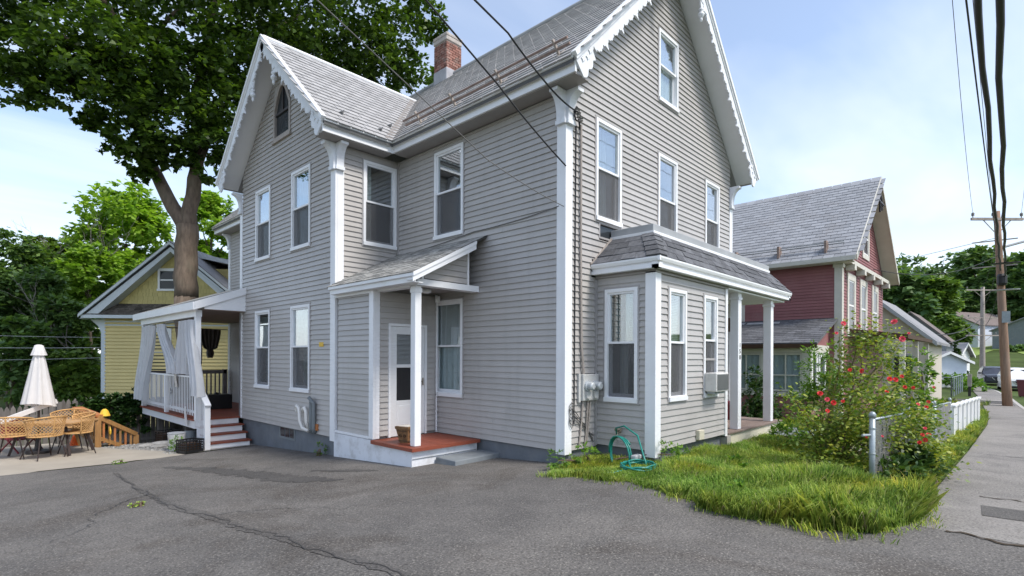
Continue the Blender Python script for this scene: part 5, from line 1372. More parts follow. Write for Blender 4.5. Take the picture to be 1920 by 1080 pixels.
def crate(name, label, cx, cy, w_, d_, h, rot=0.0):
    z = g(cx, cy) + 0.015; T = thing(name, (cx, cy, z), label, 'crate', 'black plastic crates by the porch stairs')
    R = Matrix.Rotation(rot, 3, 'Z')
    def bx(mb, a, b):
        pts = MB().box(a, b); mb.add([Vector((cx, cy, z)) + R @ Vector(p) for p in pts.v], pts.f); return mb
    bx(MB(), (-w_ / 2, -d_ / 2, 0), (w_ / 2, d_ / 2, 0.012)).build('floor', 'black_plastic', T)
    for sx in (-1, 1):
        mb = MB(); bx(mb, (sx * (w_ / 2 - 0.012), -d_ / 2, 0.013), (sx * w_ / 2, d_ / 2, 0.06))
        for k in range(1, 5): bx(mb, (sx * (w_ / 2 - 0.01), -d_ / 2, 0.03 + k * h / 5), (sx * w_ / 2, d_ / 2, 0.05 + k * h / 5))
        for k in range(6): bx(mb, (sx * (w_ / 2 - 0.009), -d_ / 2 + k * (d_ - 0.02) / 5, 0.013), (sx * (w_ / 2 - 0.001), -d_ / 2 + k * (d_ - 0.02) / 5 + 0.02, h))
        bx(mb, (sx * (w_ / 2 - 0.015), -d_ / 2, h - 0.03), (sx * (w_ / 2 + 0.01), d_ / 2, h)); mb.build('side', 'black_plastic', T)
        mb = MB(); bx(mb, (-w_ / 2, sx * (d_ / 2 - 0.012), 0.013), (w_ / 2, sx * d_ / 2, 0.06))
        for k in range(1, 5): bx(mb, (-w_ / 2, sx * (d_ / 2 - 0.01), 0.03 + k * h / 5), (w_ / 2, sx * d_ / 2, 0.05 + k * h / 5))
        for k in range(6): bx(mb, (-w_ / 2 + k * (w_ - 0.02) / 5, sx * (d_ / 2 - 0.009), 0.013), (-w_ / 2 + k * (w_ - 0.02) / 5 + 0.02, sx * (d_ / 2 - 0.001), h))
        bx(mb, (-w_ / 2, sx * (d_ / 2 - 0.015), h - 0.03), (w_ / 2, sx * (d_ / 2 + 0.01), h)); mb.build('end', 'black_plastic', T)
    bx(MB(), (-w_ / 2 + 0.03, -d_ / 2 + 0.03, 0.02), (w_ / 2 - 0.03, d_ / 2 - 0.03, h * 0.7)).build('contents', 'basket_dark', T, bevel=0.03)
    return T
crate('plastic_crate', 'black lattice crate beside the white newel at the foot of the porch stairs', -2.88, 8.45, 0.42, 0.34, 0.29, 0.35)
crate('plastic_crate', 'black lattice crate under the porch deck behind the grey bucket', -2.72, 10.9, 0.42, 0.40, 0.30, 0.2)
def bucket(label, cx, cy, r, h, mat, lid=True):
    z = g(cx, cy) + 0.012; T = thing('bucket', (cx, cy, z), label, 'bucket')
    MB().lathe((cx, cy, z), [(r * 0.82, 0), (r * 0.98, h * 0.86), (r, h * 0.87), (r, h * 0.95), (r * 0.95, h * 0.96), (r * 0.95, h)], 20).build('body', mat, T, smooth=False)
    if lid: MB().lathe((cx, cy, z + h + 0.001), [(r * 1.03, 0), (r * 1.03, 0.02), (r * 0.9, 0.025)], 20).build('lid', 'metal_flash', T)
    else: MB().lathe((cx, cy, z + h + 0.001), [(r * 0.9, 0), (r * 0.88, 0.004)], 20).build('contents', 'soil', T)
    pts = [(cx + r * math.cos(t) * 1.02, cy - 0.05 - 0.05 * math.sin(t), z + h * 0.8 - 0.12 * math.sin(t)) for t in [k * math.pi / 10 for k in range(11)]]
    MB().tube(pts, 0.004, 5).build('handle', 'wire_gray', T)
bucket('large lidded grey-white bucket behind the crate by the porch stairs', -2.98, 9.1, 0.18, 0.40, 'meter')
bucket('small open grey bucket beneath the porch deck', -2.42, 10.0, 0.15, 0.34, 'concrete_paint', lid=False)
def leaf_clump(name, label, cat, blobs, mat, size, shape='kite', seed=1, base=None, parent=None, group=None, droop=0.2, part='foliage', kind=None):
    rng = np.random.default_rng(seed); p, d = blob_points(blobs, rng, 0.35)
    v, k = leaves(p, size, rng, shape, droop, d)
    me = fast_mesh(name if parent is None else part, v - np.array(base if parent is None else off(parent)), k, mat)
    if parent is not None: return link_mesh(part, me, parent, off(parent))
    o = link_mesh(name, me, None, base); return tag(o, label, cat, group, kind)
WEEDS = []
WEEDS.append(('bright green weed growing in front of the grey-white bucket', [(-3.05, 8.75, g(-3, 8.7) + 0.2, 0.16, 0.16, 0.2, 170)], 'leaf_shrub', 0.07, 3, -3.05, 8.75))
WEEDS.append(('small green weed at the foot of the blue-grey foundation wall', [(PW - 0.1, 4.95, g(PW, 4.95) + 0.13, 0.12, 0.12, 0.16, 110)], 'leaf_shrub', 0.06, 4, PW - 0.1, 4.95))
WEEDS.append(('tiny tuft of weed in the driveway joint by the patio edge', [(-4.3, 7.75, g(-4.3, 7.7) + 0.05, 0.14, 0.14, 0.08, 80)], 'leaf_shrub', 0.05, 5, -4.3, 7.75))
WEEDS.append(('flat tuft of weed alone in the middle of the driveway asphalt', [(-5.05, 2.55, g(-5, 2.5) + 0.025, 0.10, 0.06, 0.025, 60)], 'grass', 0.045, 6, -5.05, 2.55))
# (weeds are built with the shrubs below)
# gravel stones: nobody could count them
rng = np.random.default_rng(5); mb = MB(); r = random.Random(8)
cube = [(-1, -1, -1), (1, -1, -1), (1, 1, -1), (-1, 1, -1), (-0.7, -0.7, 0.8), (0.7, -0.7, 0.8), (0.7, 0.7, 0.8), (-0.7, 0.7, 0.8)]
for k in range(2600):
    x, y = r.uniform(-4.6, -1.6), r.uniform(8.5, 14.5)
    if x < -3.3 and y < 9.4 + (-3.3 - x) * 1.4: continue
    if x > -2.5 and y < 9.3: continue
    s = r.uniform(0.015, 0.04); a = r.uniform(0, 3.1); ca, sa = math.cos(a), math.sin(a); z = g(x, y) + 0.015
    mb.hexa([(x + s * (p[0] * ca - p[1] * sa * r.uniform(0.6, 1)), y + s * (p[0] * sa + p[1] * ca * r.uniform(0.6, 1)), z + s * 0.6 * p[2] + r.uniform(0, 0.01)) for p in cube])
tag(mb.build('gravel', 'stone', recalc=False), 'loose grey gravel between the patio and the side porch', 'gravel', kind='stuff')
for k, (x, y, s, lab) in enumerate(((-3.15, 9.9, 0.16, 'flat grey stone nearest the wooden ramp rail on the gravel'), (-2.95, 10.4, 0.2, 'flat tan stone on the gravel in front of the black crate'), (-3.35, 10.2, 0.14, 'small dark stone at the foot of the ramp rail'))):
    mb = MB(); mb.lathe((x, y, g(x, y) + 0.01), [(s * 0.9, 0), (s, 0.03), (s * 0.7, 0.07), (s * 0.2, 0.08)], 9, 1.3, 0.8); tag(mb.build('flat_stone', 'stone', loc=(x, y, g(x, y))), lab, 'stone', 'flat stones on the gravel')

# ---- patio: table, chairs, umbrella, wooden rail, fence
PZ = -0.62
UM = thing('patio_umbrella', (-5.26, 10.72, PZ), 'closed white patio umbrella standing at the table', 'umbrella')
ux, uy = -5.26, 10.72
MB().tube([(ux, uy, PZ), (ux, uy, 1.72)], 0.024, 9).build('pole', 'dark_metal', UM)
mb = MB(); vs_ = []; n = 32; prof = [(0.04, 1.66), (0.09, 1.52), (0.12, 1.36), (0.16, 1.10), (0.21, 0.80), (0.25, 0.55), (0.27, 0.44)]
for (r_, z) in prof:
    for k in range(n):
        t = 2 * math.pi * k / n; rr = r_ * (1 + 0.16 * math.cos(8 * t)); vs_.append((ux + rr * math.cos(t), uy + rr * math.sin(t), z - (0.10 * (r_ / 0.36) ** 2) * math.cos(t - 0.8)))
mb.add(vs_, [(j * n + k, j * n + (k + 1) % n, (j + 1) * n + (k + 1) % n, (j + 1) * n + k) for j in range(len(prof) - 1) for k in range(n)]); mb.build('canopy', 'fabric_white', UM, smooth=True)
mb = MB(); vs_ = []
for (r_, z) in ((0.03, 1.80), (0.07, 1.78), (0.11, 1.64), (0.135, 1.56)):
    for k in range(n):
        t = 2 * math.pi * k / n; rr = r_ * (1 + 0.10 * math.cos(8 * t)); vs_.append((ux + rr * math.cos(t), uy + rr * math.sin(t), z))
mb.add(vs_, [(j * n + k, j * n + (k + 1) % n, (j + 1) * n + (k + 1) % n, (j + 1) * n + k) for j in range(3) for k in range(n)]); mb.build('vent_cap', 'fabric_white', UM, smooth=True)
MB().lathe((ux, uy, PZ), [(0.22, 0), (0.22, 0.05), (0.06, 0.09), (0.03, 0.3)], 16).build('base', 'dark_metal', UM)
PT = thing('patio_table', (-5.05, 10.5, PZ), 'rectangular wood slat patio table with dark legs under the umbrella', 'table')
Rt = Matrix.Rotation(rad(-42), 3, 'Z'); tc0 = Vector((-5.05, 10.5, 0))
def rb(mb, a, b, R=Rt, c0=tc0):
    q = MB().box(a, b); mb.add([c0 + R @ Vector(p) for p in q.v], q.f); return mb
for k in range(7): rb(MB(), (-0.72, -0.42 + k * 0.12, 0.07), (0.72, -0.42 + k * 0.12 + 0.115, 0.10)).build('slat', 'table_wood', PT)
rb(rb(MB(), (-0.70, -0.40, 0.02), (0.70, -0.36, 0.068)), (-0.70, 0.36, 0.02), (0.70, 0.40, 0.068)).build('apron', 'table_wood', PT)
for sx in (-1, 1):
    for sy in (-1, 1):
        a = tc0 + Rt @ Vector((sx * 0.45, sy * 0.25, 0.06)); b = tc0 + Rt @ Vector((sx * 0.62, sy * 0.36, PZ)); MB().bar(a, b, 0.045).build('leg', 'black_leg', PT)
def lattice_chair(label, cx, cy, rot, z=PZ, mat='rattan', k_=1.14):
    """tub chair: wrap-round lattice back, seat, four splayed legs; faces +y before turning"""
    T = thing('lattice_chair', (cx, cy, z), label, 'chair', 'rattan lattice chairs round the patio table'); R = Matrix.Rotation(rot, 3, 'Z'); o0 = Vector((cx, cy, z))
    W = lambda p: o0 + R @ (Vector(p) * k_)
    def shell(s, t):
        """s 0..1 round the back from right arm to left arm, t 0..1 up"""
        a = math.pi * (1.0 + s) + 0.0; h = 0.42 + t * (0.30 + 0.06 * math.sin(math.pi * s)); rr = 0.25 + 0.05 * t
        x = math.cos(a) * rr * 1.08; y = math.sin(a) * rr * 0.95 + 0.05
        return (x, y, h)
    n = 24
    for (t, r_, nm) in ((1.0, 0.017, 'top_rail'), (0.0, 0.015, 'seat_rail')):
        MB().tube([W(shell(k / n, t)) for k in range(n + 1)], r_, 7).build(nm, mat, T, smooth=True)
    for s in (0.0, 0.5, 1.0): MB().tube([W(shell(s, t / 6)) for t in range(7)], 0.014, 6).build('upright', mat, T, smooth=True)
    mb = MB(); m = 16
    for k in range(-6, m + 1):
        for sg in (1, -1):
            pts = []
            for j in range(9):
                t = j / 8; s = (k + 6 * t) / m
                if sg < 0: s = 1 - s
                if 0 <= s <= 1: pts.append(W(shell(s, t)))
            if len(pts) > 1: mb.tube(pts, 0.0065, 4, cap=False)
    tag(mb.build('lattice', mat, T), kind='stuff')
    mb = MB(); m2 = MB()
    ns = 20; ring_ = [(0.26 * math.cos(2 * math.pi * k / ns) * 1.02, 0.05 + 0.25 * math.sin(2 * math.pi * k / ns), 0.41) for k in range(ns)]
    mb.prism([W(p) for p in ring_], (0, 0, 0.03)); mb.build('seat', mat, T)
    for sx in (-1, 1):
        for sy in (-1, 1): MB().tube([W((sx * 0.15, 0.05 + sy * 0.14, 0.41)), W((sx * 0.25, 0.05 + sy * 0.24, 0.0))], [0.014, 0.011], 7).build('leg', 'black_leg', T)
    return T
lattice_chair('rattan lattice chair seen from behind, directly in front of the patio table', -5.22, 9.78, rad(25))
lattice_chair('rattan lattice chair at the right end of the patio table', -4.62, 10.05, rad(95))
lattice_chair('rattan lattice chair cut by the left edge of the picture', -5.75, 10.25, rad(-20))
lattice_chair('rattan lattice chair on the far side of the patio table', -4.65, 11.1, rad(160))
mb = MB(); R0 = Matrix.Rotation(0.5, 3, 'Z')
RC = thing('folding_chair', (-5.5, 11.3, PZ), 'low maroon folding chair behind the patio table', 'chair')
cc = Vector((-5.5, 11.3, PZ))
rb(MB(), (-0.25, -0.25, 0.28), (0.25, 0.25, 0.31), R0, cc).build('seat', 'maroon', RC); rb(MB(), (-0.25, 0.22, 0.31), (0.25, 0.26, 0.70), R0, cc).build('backrest', 'maroon', RC)
for sx in (-1, 1):
    MB().bar(cc + R0 @ Vector((sx * 0.25, -0.3, 0)), cc + R0 @ Vector((sx * 0.25, 0.25, 0.45)), 0.025).build('leg', 'maroon', RC); MB().bar(cc + R0 @ Vector((sx * 0.24, 0.3, 0)), cc + R0 @ Vector((sx * 0.24, -0.22, 0.42)), 0.025).build('leg', 'maroon', RC)
# slanted awning pole leaning on the table
mb = MB(); mb.bar((-5.9, 10.4, 0.15), (-4.95, 10.75, 0.52), 0.05, 0.10); tag(mb.build('leaning_board', 'fabric_white', loc=(-5.4, 10.6, 0.2)), 'pale board leaning from the table up to the umbrella', 'board')
# wooden rail of the ramp
RR = thing('ramp_railing', (-4.2, 11.1, PZ), 'new orange-brown wooden ramp railing descending towards the porch', 'railing')
A_, B_, C_ = Vector((-4.30, 12.95, 0.14)), Vector((-4.15, 11.05, 0.06)), Vector((-3.25, 11.7, -0.50))
for p, zb in ((A_, -0.65), (B_, -0.68), (C_, -1.0)):
    MB().box((p.x - 0.06, p.y - 0.06, zb - 0.3), (p.x + 0.06, p.y + 0.06, p.z - 0.02)).build('post', 'new_wood', RR)
MB().bar(A_ + Vector((0, 0, 0.04)), B_ + Vector((0, 0, 0.04)), 0.22, 0.045).build('cap_rail', 'orange_wood', RR)
MB().bar(A_ - Vector((0, 0, 0.05)), B_ - Vector((0, 0, 0.05)), 0.05, 0.10).build('rail', 'orange_wood', RR)
MB().bar(B_, C_, 0.10, 0.10).build('rail', 'new_wood', RR)
MB().bar(B_ - Vector((0, 0, 0.50)), C_ - Vector((0, 0, 0.42)), 0.05, 0.09).build('rail', 'new_wood', RR)
MB().bar(A_ - Vector((0, 0, 0.60)), B_ - Vector((0, 0, 0.52)), 0.05, 0.09).build('rail', 'new_wood', RR)
for k in range(1, 7):
    p = B_.lerp(C_, k / 7); MB().box((p.x - 0.022, p.y - 0.022, p.z - 0.56), (p.x + 0.022, p.y + 0.022, p.z - 0.04)).build('baluster', 'orange_wood' if k % 2 else 'new_wood', RR)
for k in range(1, 6):
    p = A_.lerp(B_, k / 6); MB().box((p.x - 0.022, p.y - 0.022, p.z - 0.66), (p.x + 0.022, p.y + 0.022, p.z - 0.04)).build('baluster', 'new_wood', RR)
# yellow bell lantern and a hanging bird on the ramp rail
mb = MB(); mb.lathe((-4.0, 11.16, 0.08), [(0.12, 0), (0.11, 0.03), (0.07, 0.13), (0.03, 0.17)], 12); tag(mb.build('yellow_hat', 'yellow_tag', loc=(-4.0, 11.16, 0.08)), 'yellow hat-shaped ornament on top of the ramp railing', 'ornament')
mb = MB(); mb.lathe((-3.9, 11.1, -0.42), [(0.01, 0), (0.05, 0.06), (0.055, 0.14), (0.02, 0.22)], 10, 0.5, 1.2); tag(mb.build('yellow_bird', 'yellow_tag', loc=(-3.9, 11.1, -0.42)), 'small yellow ornament hung between the ramp balusters', 'ornament')
mb = MB(); mb.lathe((-4.55, 11.5, PZ), [(0.09, 0), (0.03, 0.2), (0.015, 0.24)], 12); tag(mb.build('traffic_cone', 'orange_cone', loc=(-4.55, 11.5, PZ)), 'small orange cone behind the right patio chair', 'cone')
# stockade fence
FN = thing('picket_fence', (-4.0, 15.0, -1.5), 'weathered grey stockade fence with pointed pickets behind the patio', 'fence')
pk = MB(); pk.prism([(-0.06, 0, 0), (0.06, 0, 0), (0.06, 0, 1.60), (0.042, 0, 1.69), (0.0, 0, 1.76), (-0.042, 0, 1.69), (-0.06, 0, 1.60)], (0, 0.02, 0)); pk_me = pk.mesh('picket', 'fence_wood')
r = random.Random(3)
fa, fb = Vector((-12.0, 14.93, -1.82)), Vector((0.0, 15.1, -1.42))
Lf = (fb - fa).length; dirf = (fb - fa).normalized(); af = math.atan2(dirf.y, dirf.x); k = 0; s = 0.0
while s < Lf:
    p = fa + dirf * s; zz = p.z + r.uniform(-0.015, 0.015) + (0.10 if 7.5 < s < 8.4 else 0)
    place('picket', pk_me, FN, (p.x, p.y, zz), (r.uniform(-0.01, 0.01), r.uniform(-0.012, 0.012), af)); s += 0.132
for h in (0.42, 1.42):
    MB().bar(fa + Vector((0.0, -0.03, h)), fb + Vector((0, -0.03, h)), 0.035, 0.07).build('fence_rail', 'fence_wood', FN)
for s in (0.2, 2.6, 5.0, 7.55, 7.9, 10.4): p = fa + dirf * s + Vector((0.02, -0.06, 0)); MB().box((p.x - 0.06, p.y - 0.05, p.z - 0.1), (p.x + 0.06, p.y + 0.05, p.z + 1.78)).build('fence_post', 'fence_wood', FN)
# ivy on the fence
IV = thing('ivy', (-3.0, 14.9, -1.5), 'dark green ivy heaped over the stockade fence below the yellow house', 'ivy')
rng = np.random.default_rng(21); bl = []
for k in range(16):
    t = k / 15; p = fa.lerp(fb, 0.683 + 0.12 * t); bl.append((p.x, p.y - 0.08, p.z + 1.62 + 0.14 * math.sin(k * 1.7), 0.30, 0.16, 0.24, 190))
    if k % 3 == 0: bl.append((p.x, p.y - 0.10, p.z + 1.2 - 0.25 * (k % 2), 0.20, 0.10, 0.38, 170))
leaf_clump('ivy', None, None, bl, 'leaf_ivy', 0.105, 'maple', 22, parent=IV, part='foliage')
for k in range(4):
    p = fa.lerp(fb, 0.695 + 0.03 * k); MB().tube([(p.x, p.y - 0.06, p.z), (p.x + 0.1, p.y - 0.07, p.z + 0.7), (p.x, p.y - 0.06, p.z + 1.6)], 0.012, 5).build('stem', 'stem_brown', IV)
# ================================================================ yellow house behind
AX_R = Vector((math.sin(rad(43.54)), -math.cos(rad(43.54)), 0)); AX_F = Vector((math.cos(rad(43.54)), math.sin(rad(43.54)), 0))
YH = thing('house', (-1.4, 20.6, -1.5), 'small yellow clapboard house with pale blue trim behind the maple trunk', 'house')
yo = Vector((-6.66, -5.19, 0)) + AX_F * 24.0
ur = (AX_R * math.cos(0.03) + AX_F * math.sin(0.03)).normalized(); uf = Vector((-ur.y, ur.x, 0))
def Y(u, d, z): return yo + ur * u + uf * d + Vector((0, 0, z))
def ybox(mb, u0, u1, d0, d1, z0, z1):
    return mb.hexa([Y(u0, d0, z0), Y(u1, d0, z0), Y(u1, d1, z0), Y(u0, d1, z0), Y(u0, d0, z1), Y(u1, d0, z1), Y(u1, d1, z1), Y(u0, d1, z1)])
UL, URt = -17.95, -11.6; zE = 3.30; zP = 6.42; um = -14.75
ybox(MB(), UL, URt, 0.04, 8.0, -1.6, zE).build('wall', 'yellow_wall', YH)
mb = MB(); z = -1.4
while z < zE - 0.05:
    mb.hexa([Y(UL + 0.12, 0.05, z), Y(URt, 0.05, z), Y(URt, -0.045, z), Y(UL + 0.12, -0.045, z), Y(UL + 0.12, 0.05, z + 0.15), Y(URt, 0.05, z + 0.15), Y(URt, 0.0, z + 0.15), Y(UL + 0.12, 0.0, z + 0.15)]); z += 0.15
tag(mb.build('clapboards', 'yellow_wall', YH, recalc=False), kind='stuff')
# gable field of shingles
mb = MB(); z = zE + 0.55; r = random.Random(4)
while z < zP - 0.25:
    hw = (zP - 0.22 - z) / ((zP - zE) / (um - UL + 0.55)); u = um - hw
    while u < um + hw:
        w_ = r.uniform(0.12, 0.25); u2 = min(um + hw, u + w_)
        mb.hexa([Y(u, 0.3, z), Y(u2 - 0.008, 0.3, z), Y(u2 - 0.008, -0.012, z), Y(u, -0.012, z), Y(u, 0.3, z + 0.17), Y(u2 - 0.008, 0.3, z + 0.17), Y(u2 - 0.008, 0.0, z + 0.17), Y(u, 0.0, z + 0.17)]); u = u2
    z += 0.165
tag(mb.build('gable_shingles', 'yellow_shingle', YH, recalc=False), kind='stuff')
mb = MB(); mb.prism([Y(UL - 0.1, 0.32, zE), Y(2 * um - UL + 0.1, 0.32, zE), Y(um, 0.32, zP - 0.1)], uf * 7.6); mb.build('gable_core', 'yellow_wall', YH)
# pent roof across the gable foot
mb = MB(); ybox(mb, UL - 0.55, URt + 0.4, -0.5, -0.42, zE - 0.12, zE + 0.02); mb.build('eave_board', 'paleblue_trim', YH)
mb = MB(); r = random.Random(9)
for c in range(5):
    u = UL - 0.5
    while u < URt + 0.4:
        w_ = r.uniform(0.13, 0.26); t0, t1 = c / 5, (c + 1.2) / 5
        mb.hexa([Y(u, -0.48 + 0.5 * t0, zE + 0.03 + 0.52 * t0), Y(u + w_ - 0.01, -0.48 + 0.5 * t0, zE + 0.03 + 0.52 * t0), Y(u + w_ - 0.01, -0.48 + 0.5 * t1, zE + 0.02 + 0.52 * t1), Y(u, -0.48 + 0.5 * t1, zE + 0.02 + 0.52 * t1),
                 Y(u, -0.50 + 0.5 * t0, zE + 0.06 + 0.52 * t0), Y(u + w_ - 0.01, -0.50 + 0.5 * t0, zE + 0.06 + 0.52 * t0), Y(u + w_ - 0.01, -0.48 + 0.5 * t1, zE + 0.04 + 0.52 * t1), Y(u, -0.48 + 0.5 * t1, zE + 0.04 + 0.52 * t1)]); u += w_
tag(mb.build('pent_shingles', 'shingle_brown', YH, recalc=False), kind='stuff')
sl = (zP - zE) / (um - (UL - 0.62))
for sg in (-1, 1):
    ue = UL - 0.62 if sg < 0 else 2 * um - (UL - 0.62)
    mb = MB(); mb.prism([Y(ue, -0.55, zE - 0.03), Y(um, -0.55, zP), Y(um, -0.55, zP + 0.10), Y(ue, -0.55, zE + 0.09)], uf * 8.4); mb.build('roof', 'roof_gray', YH)
    mb = MB(); mb.prism([Y(ue, -0.58, zE - 0.09), Y(um, -0.58, zP - 0.06), Y(um, -0.58, zP + 0.05), Y(ue, -0.58, zE + 0.03)], uf * 0.06); mb.build('rake', 'paleblue_trim', YH)
    mb = MB(); mb.prism([Y(ue + sg * -0.0, -0.48, zE - 0.16), Y(um, -0.48, zP - 0.16), Y(um, -0.48, zP - 0.36), Y(ue - sg * 0.75, -0.48, zE + 0.04)], uf * 0.45); mb.build('rake_soffit', 'paleblue_trim', YH)
ybox(MB(), UL - 0.03, UL + 0.16, -0.03, 0.2, -1.6, zE - 0.12).build('corner_board', 'paleblue_trim', YH)
ybox(MB(), UL - 0.02, URt, -0.02, 0.05, zE - 0.45, zE - 0.13).build('frieze', 'paleblue_trim', YH)
mb = MB(); mb.prism([Y(UL - 0.5, -0.02, zE - 0.14), Y(UL - 0.02, -0.02, zE - 0.14), Y(UL - 0.02, -0.02, zE - 0.75), Y(UL - 0.15, -0.02, zE - 0.45)], uf * 0.12); mb.build('bracket', 'paleblue_trim', YH)
def ywin(u0, u1, z0, z1, w_=0.10):
    mb = MB(); ybox(mb, u0, u0 + w_, -0.05, 0.05, z0, z1); ybox(mb, u1 - w_, u1, -0.05, 0.05, z0, z1); ybox(mb, u0, u1, -0.052, 0.05, z1 - w_, z1 + 0.03); ybox(mb, u0 - 0.03, u1 + 0.03, -0.07, 0.05, z0, z0 + w_)
    o = mb.build('window', 'vinyl', YH); ybox(MB(), u0 + w_, u1 - w_, -0.015, 0.03, z0 + w_, z1 - w_).build('pane', 'car_glass', o)
    zm = (z0 + z1) / 2; ybox(MB(), u0 + w_, u1 - w_, -0.03, 0.0, zm - 0.03, zm + 0.03).build('rail', 'vinyl', o)
ywin(-15.55, -14.75, 4.42, 5.38, 0.09)
ywin(-16.15, -14.95, 0.75, 2.75, 0.14)
# taller wing at the right
ybox(MB(), -14.0, -11.0, 0.9, 6.0, 2.0, 5.55).build('wing_wall', 'yellow_shingle', YH)
mb = MB(); mb.prism([Y(-14.6, 0.7, 6.1), Y(-10.9, 0.7, 5.35), Y(-10.9, 0.7, 5.55), Y(-14.6, 0.7, 6.3)], uf * 5.5); mb.build('wing_roof', 'paleblue_trim', YH)

# ================================================================ red house next door
RX, RY = 14.0, -0.8
RH = thing('house', (18.0, -0.8, g(18, -0.8)), 'dark red clapboard house with slate roof and white glazed side porch next door', 'house')
RW = 7.4; rE = 4.95; rR = 8.45; RM = RX + RW / 2; RL = 12.0; RB = -0.6
MB().box((RX + 0.03, RY + 0.03, RB), (RX + RW, RY + RL, rE)).build('wall', 'red_wall', RH)
store = []
siding(('x', RX), RY + 0.15, RY + RL, RB + 0.2, rE - 0.1, [], mat='red_wall', expo=0.105, store=store)
siding(('y', RY), RX + 0.15, RX + RW - 0.1, RB + 0.2, rR - 0.3, [], mat='red_wall', expo=0.105, store=store, clip=lambda z: (max(RX + 0.15, RX + (z - rE + 0.1) * 1.06), min(RX + RW - 0.1, RX + RW - (z - rE + 0.1) * 1.06)))
mb = MB()
for _, m1 in store: mb.add(m1.v, m1.f)
tag(mb.build('clapboards', 'red_wall', RH, recalc=False), kind='stuff')
MB().prism([(RX, RY + 0.02, rE - 0.05), (RX + RW, RY + 0.02, rE - 0.05), (RM, RY + 0.02, rR - 0.15)], (0, RL, 0)).build('gable', 'red_wall', RH)
ov = 0.42; rsl = (rR - rE) / (RW / 2 + ov)
for sg in (-1, 1):
    xe = RX - ov if sg < 0 else RX + RW + ov
    mb = MB(); mb.prism([(xe, RY - 0.5, rE - 0.02), (RM, RY - 0.5, rR - 0.02), (RM, RY - 0.5, rR - 0.12), (xe, RY - 0.5, rE - 0.12)], (0, RL + 0.9, 0)); mb.build('roof', 'slate_far', RH)
    mb = MB(); mb.prism([(xe - sg * -0.02, RY - 0.54, rE + 0.0), (RM, RY - 0.54, rR + 0.02), (RM, RY - 0.54, rR - 0.16), (xe, RY - 0.54, rE - 0.18)], (0, 0.035, 0)); mb.build('rake', 'cream_trim', RH)
    mb = MB(); mb.prism([(xe, RY - 0.5, rE - 0.13), (RM, RY - 0.5, rR - 0.13), (RM, RY - 0.5, rR - 0.15), (xe, RY - 0.5, rE - 0.15)], (0, 0.5, 0)); mb.build('rake_soffit', 'cream_trim', RH)
slates(RH, (RX - ov, RY - 0.52, rE - 0.02), (0, 1, 0), (1, 0, rsl), 0, (RW / 2 + ov) * math.hypot(1, rsl), lambda v: (0.0, 9.0), 0.33, 0.215, 'slate_far', 295, seed=6, th=0.016,
       rank=lambda p: p.y)
MB().box((RX - ov - 0.05, RY - 0.5, rE - 0.16), (RX - ov + 0.03, RY + RL, rE - 0.015)).build('gutter', 'cream_trim', RH)
MB().box((RX - ov + 0.03, RY - 0.4, rE - 0.18), (RX, RY + RL, rE - 0.15)).build('soffit', 'cream_trim', RH)
for h in (0.12, 0.2):
    MB().tube([(RX - ov + 0.45 - h * 0.6, RY - 0.1, rE + 0.42 + h * 0.7), (RX - ov + 0.45 - h * 0.6, RY + 7, rE + 0.42 + h * 0.7)], 0.02, 6).build('snow_rail', 'metal_flash', RH)
for k in range(4): MB().box((RX - ov + 0.2, RY + 0.4 + k * 1.5, rE + 0.2), (RX - ov + 0.5, RY + 0.47 + k * 1.5, rE + 0.62)).build('snow_bracket', 'rust', RH)
mb = MB(); mb.box((RX - 0.03, RY - 0.03, RB), (RX + 0.02, RY + 0.2, rE - 0.15)); mb.box((RX + 0.021, RY - 0.028, RB), (RX + 0.22, RY + 0.02, rE - 0.15)); mb.build('corner_board', 'cream_trim', RH)
MB().box((RX - 0.06, RY - 0.06, rE - 0.30), (RX + 0.26, RY + 0.24, rE - 0.18)).build('capital', 'cream_trim', RH)
def rwin(fr, u0, u1, z0, z1, w_=0.14, mat='cream_trim'):
    mb = MB(); ring(mb, fr, u0, u1, z0, z1, w_, -0.02, 0.05); o = mb.build('window', mat, RH)
    mb = MB(); ring(mb, fr, u0 + w_, u1 - w_, z0 + w_, z1 - w_, 0.05, -0.02, 0.03); fbox(mb, fr, u0 + w_, u1 - w_, (z0 + z1) / 2 - 0.03, (z0 + z1) / 2 + 0.03, -0.02, 0.035); mb.build('sash', 'vinyl', o)
    fbox(MB(), fr, u0 + w_ + 0.05, u1 - w_ - 0.05, z0 + w_ + 0.05, z1 - w_ - 0.05, 0.0, 0.01 + 0.013).build('pane', 'car_glass', o)
    return o
RF = ('y', RY); RSd = ('x', RX)
for u in (0.7, 2.7, 4.9): rwin(RF, RX + u, RX + u + 1.25, 2.35, 4.55, 0.22)
rwin(RF, RX + 3.1, RX + 4.3, 5.4, 7.0, 0.18)
rwin(RSd, 2.35, 3.65, 2.95, 4.6, 0.20)
# storey band and brackets under the gable
MB().box((RX + 0.2, RY - 0.25, rE - 0.16), (RX + RW, RY - 0.02, rE - 0.02)).build('gable_shelf', 'cream_trim', RH)
for k in range(5): MB().box((RX + 0.45 + k * 1.6, RY - 0.3, rE - 0.36), (RX + 0.75 + k * 1.6, RY - 0.03, rE - 0.17)).build('bracket', 'cream_trim', RH)
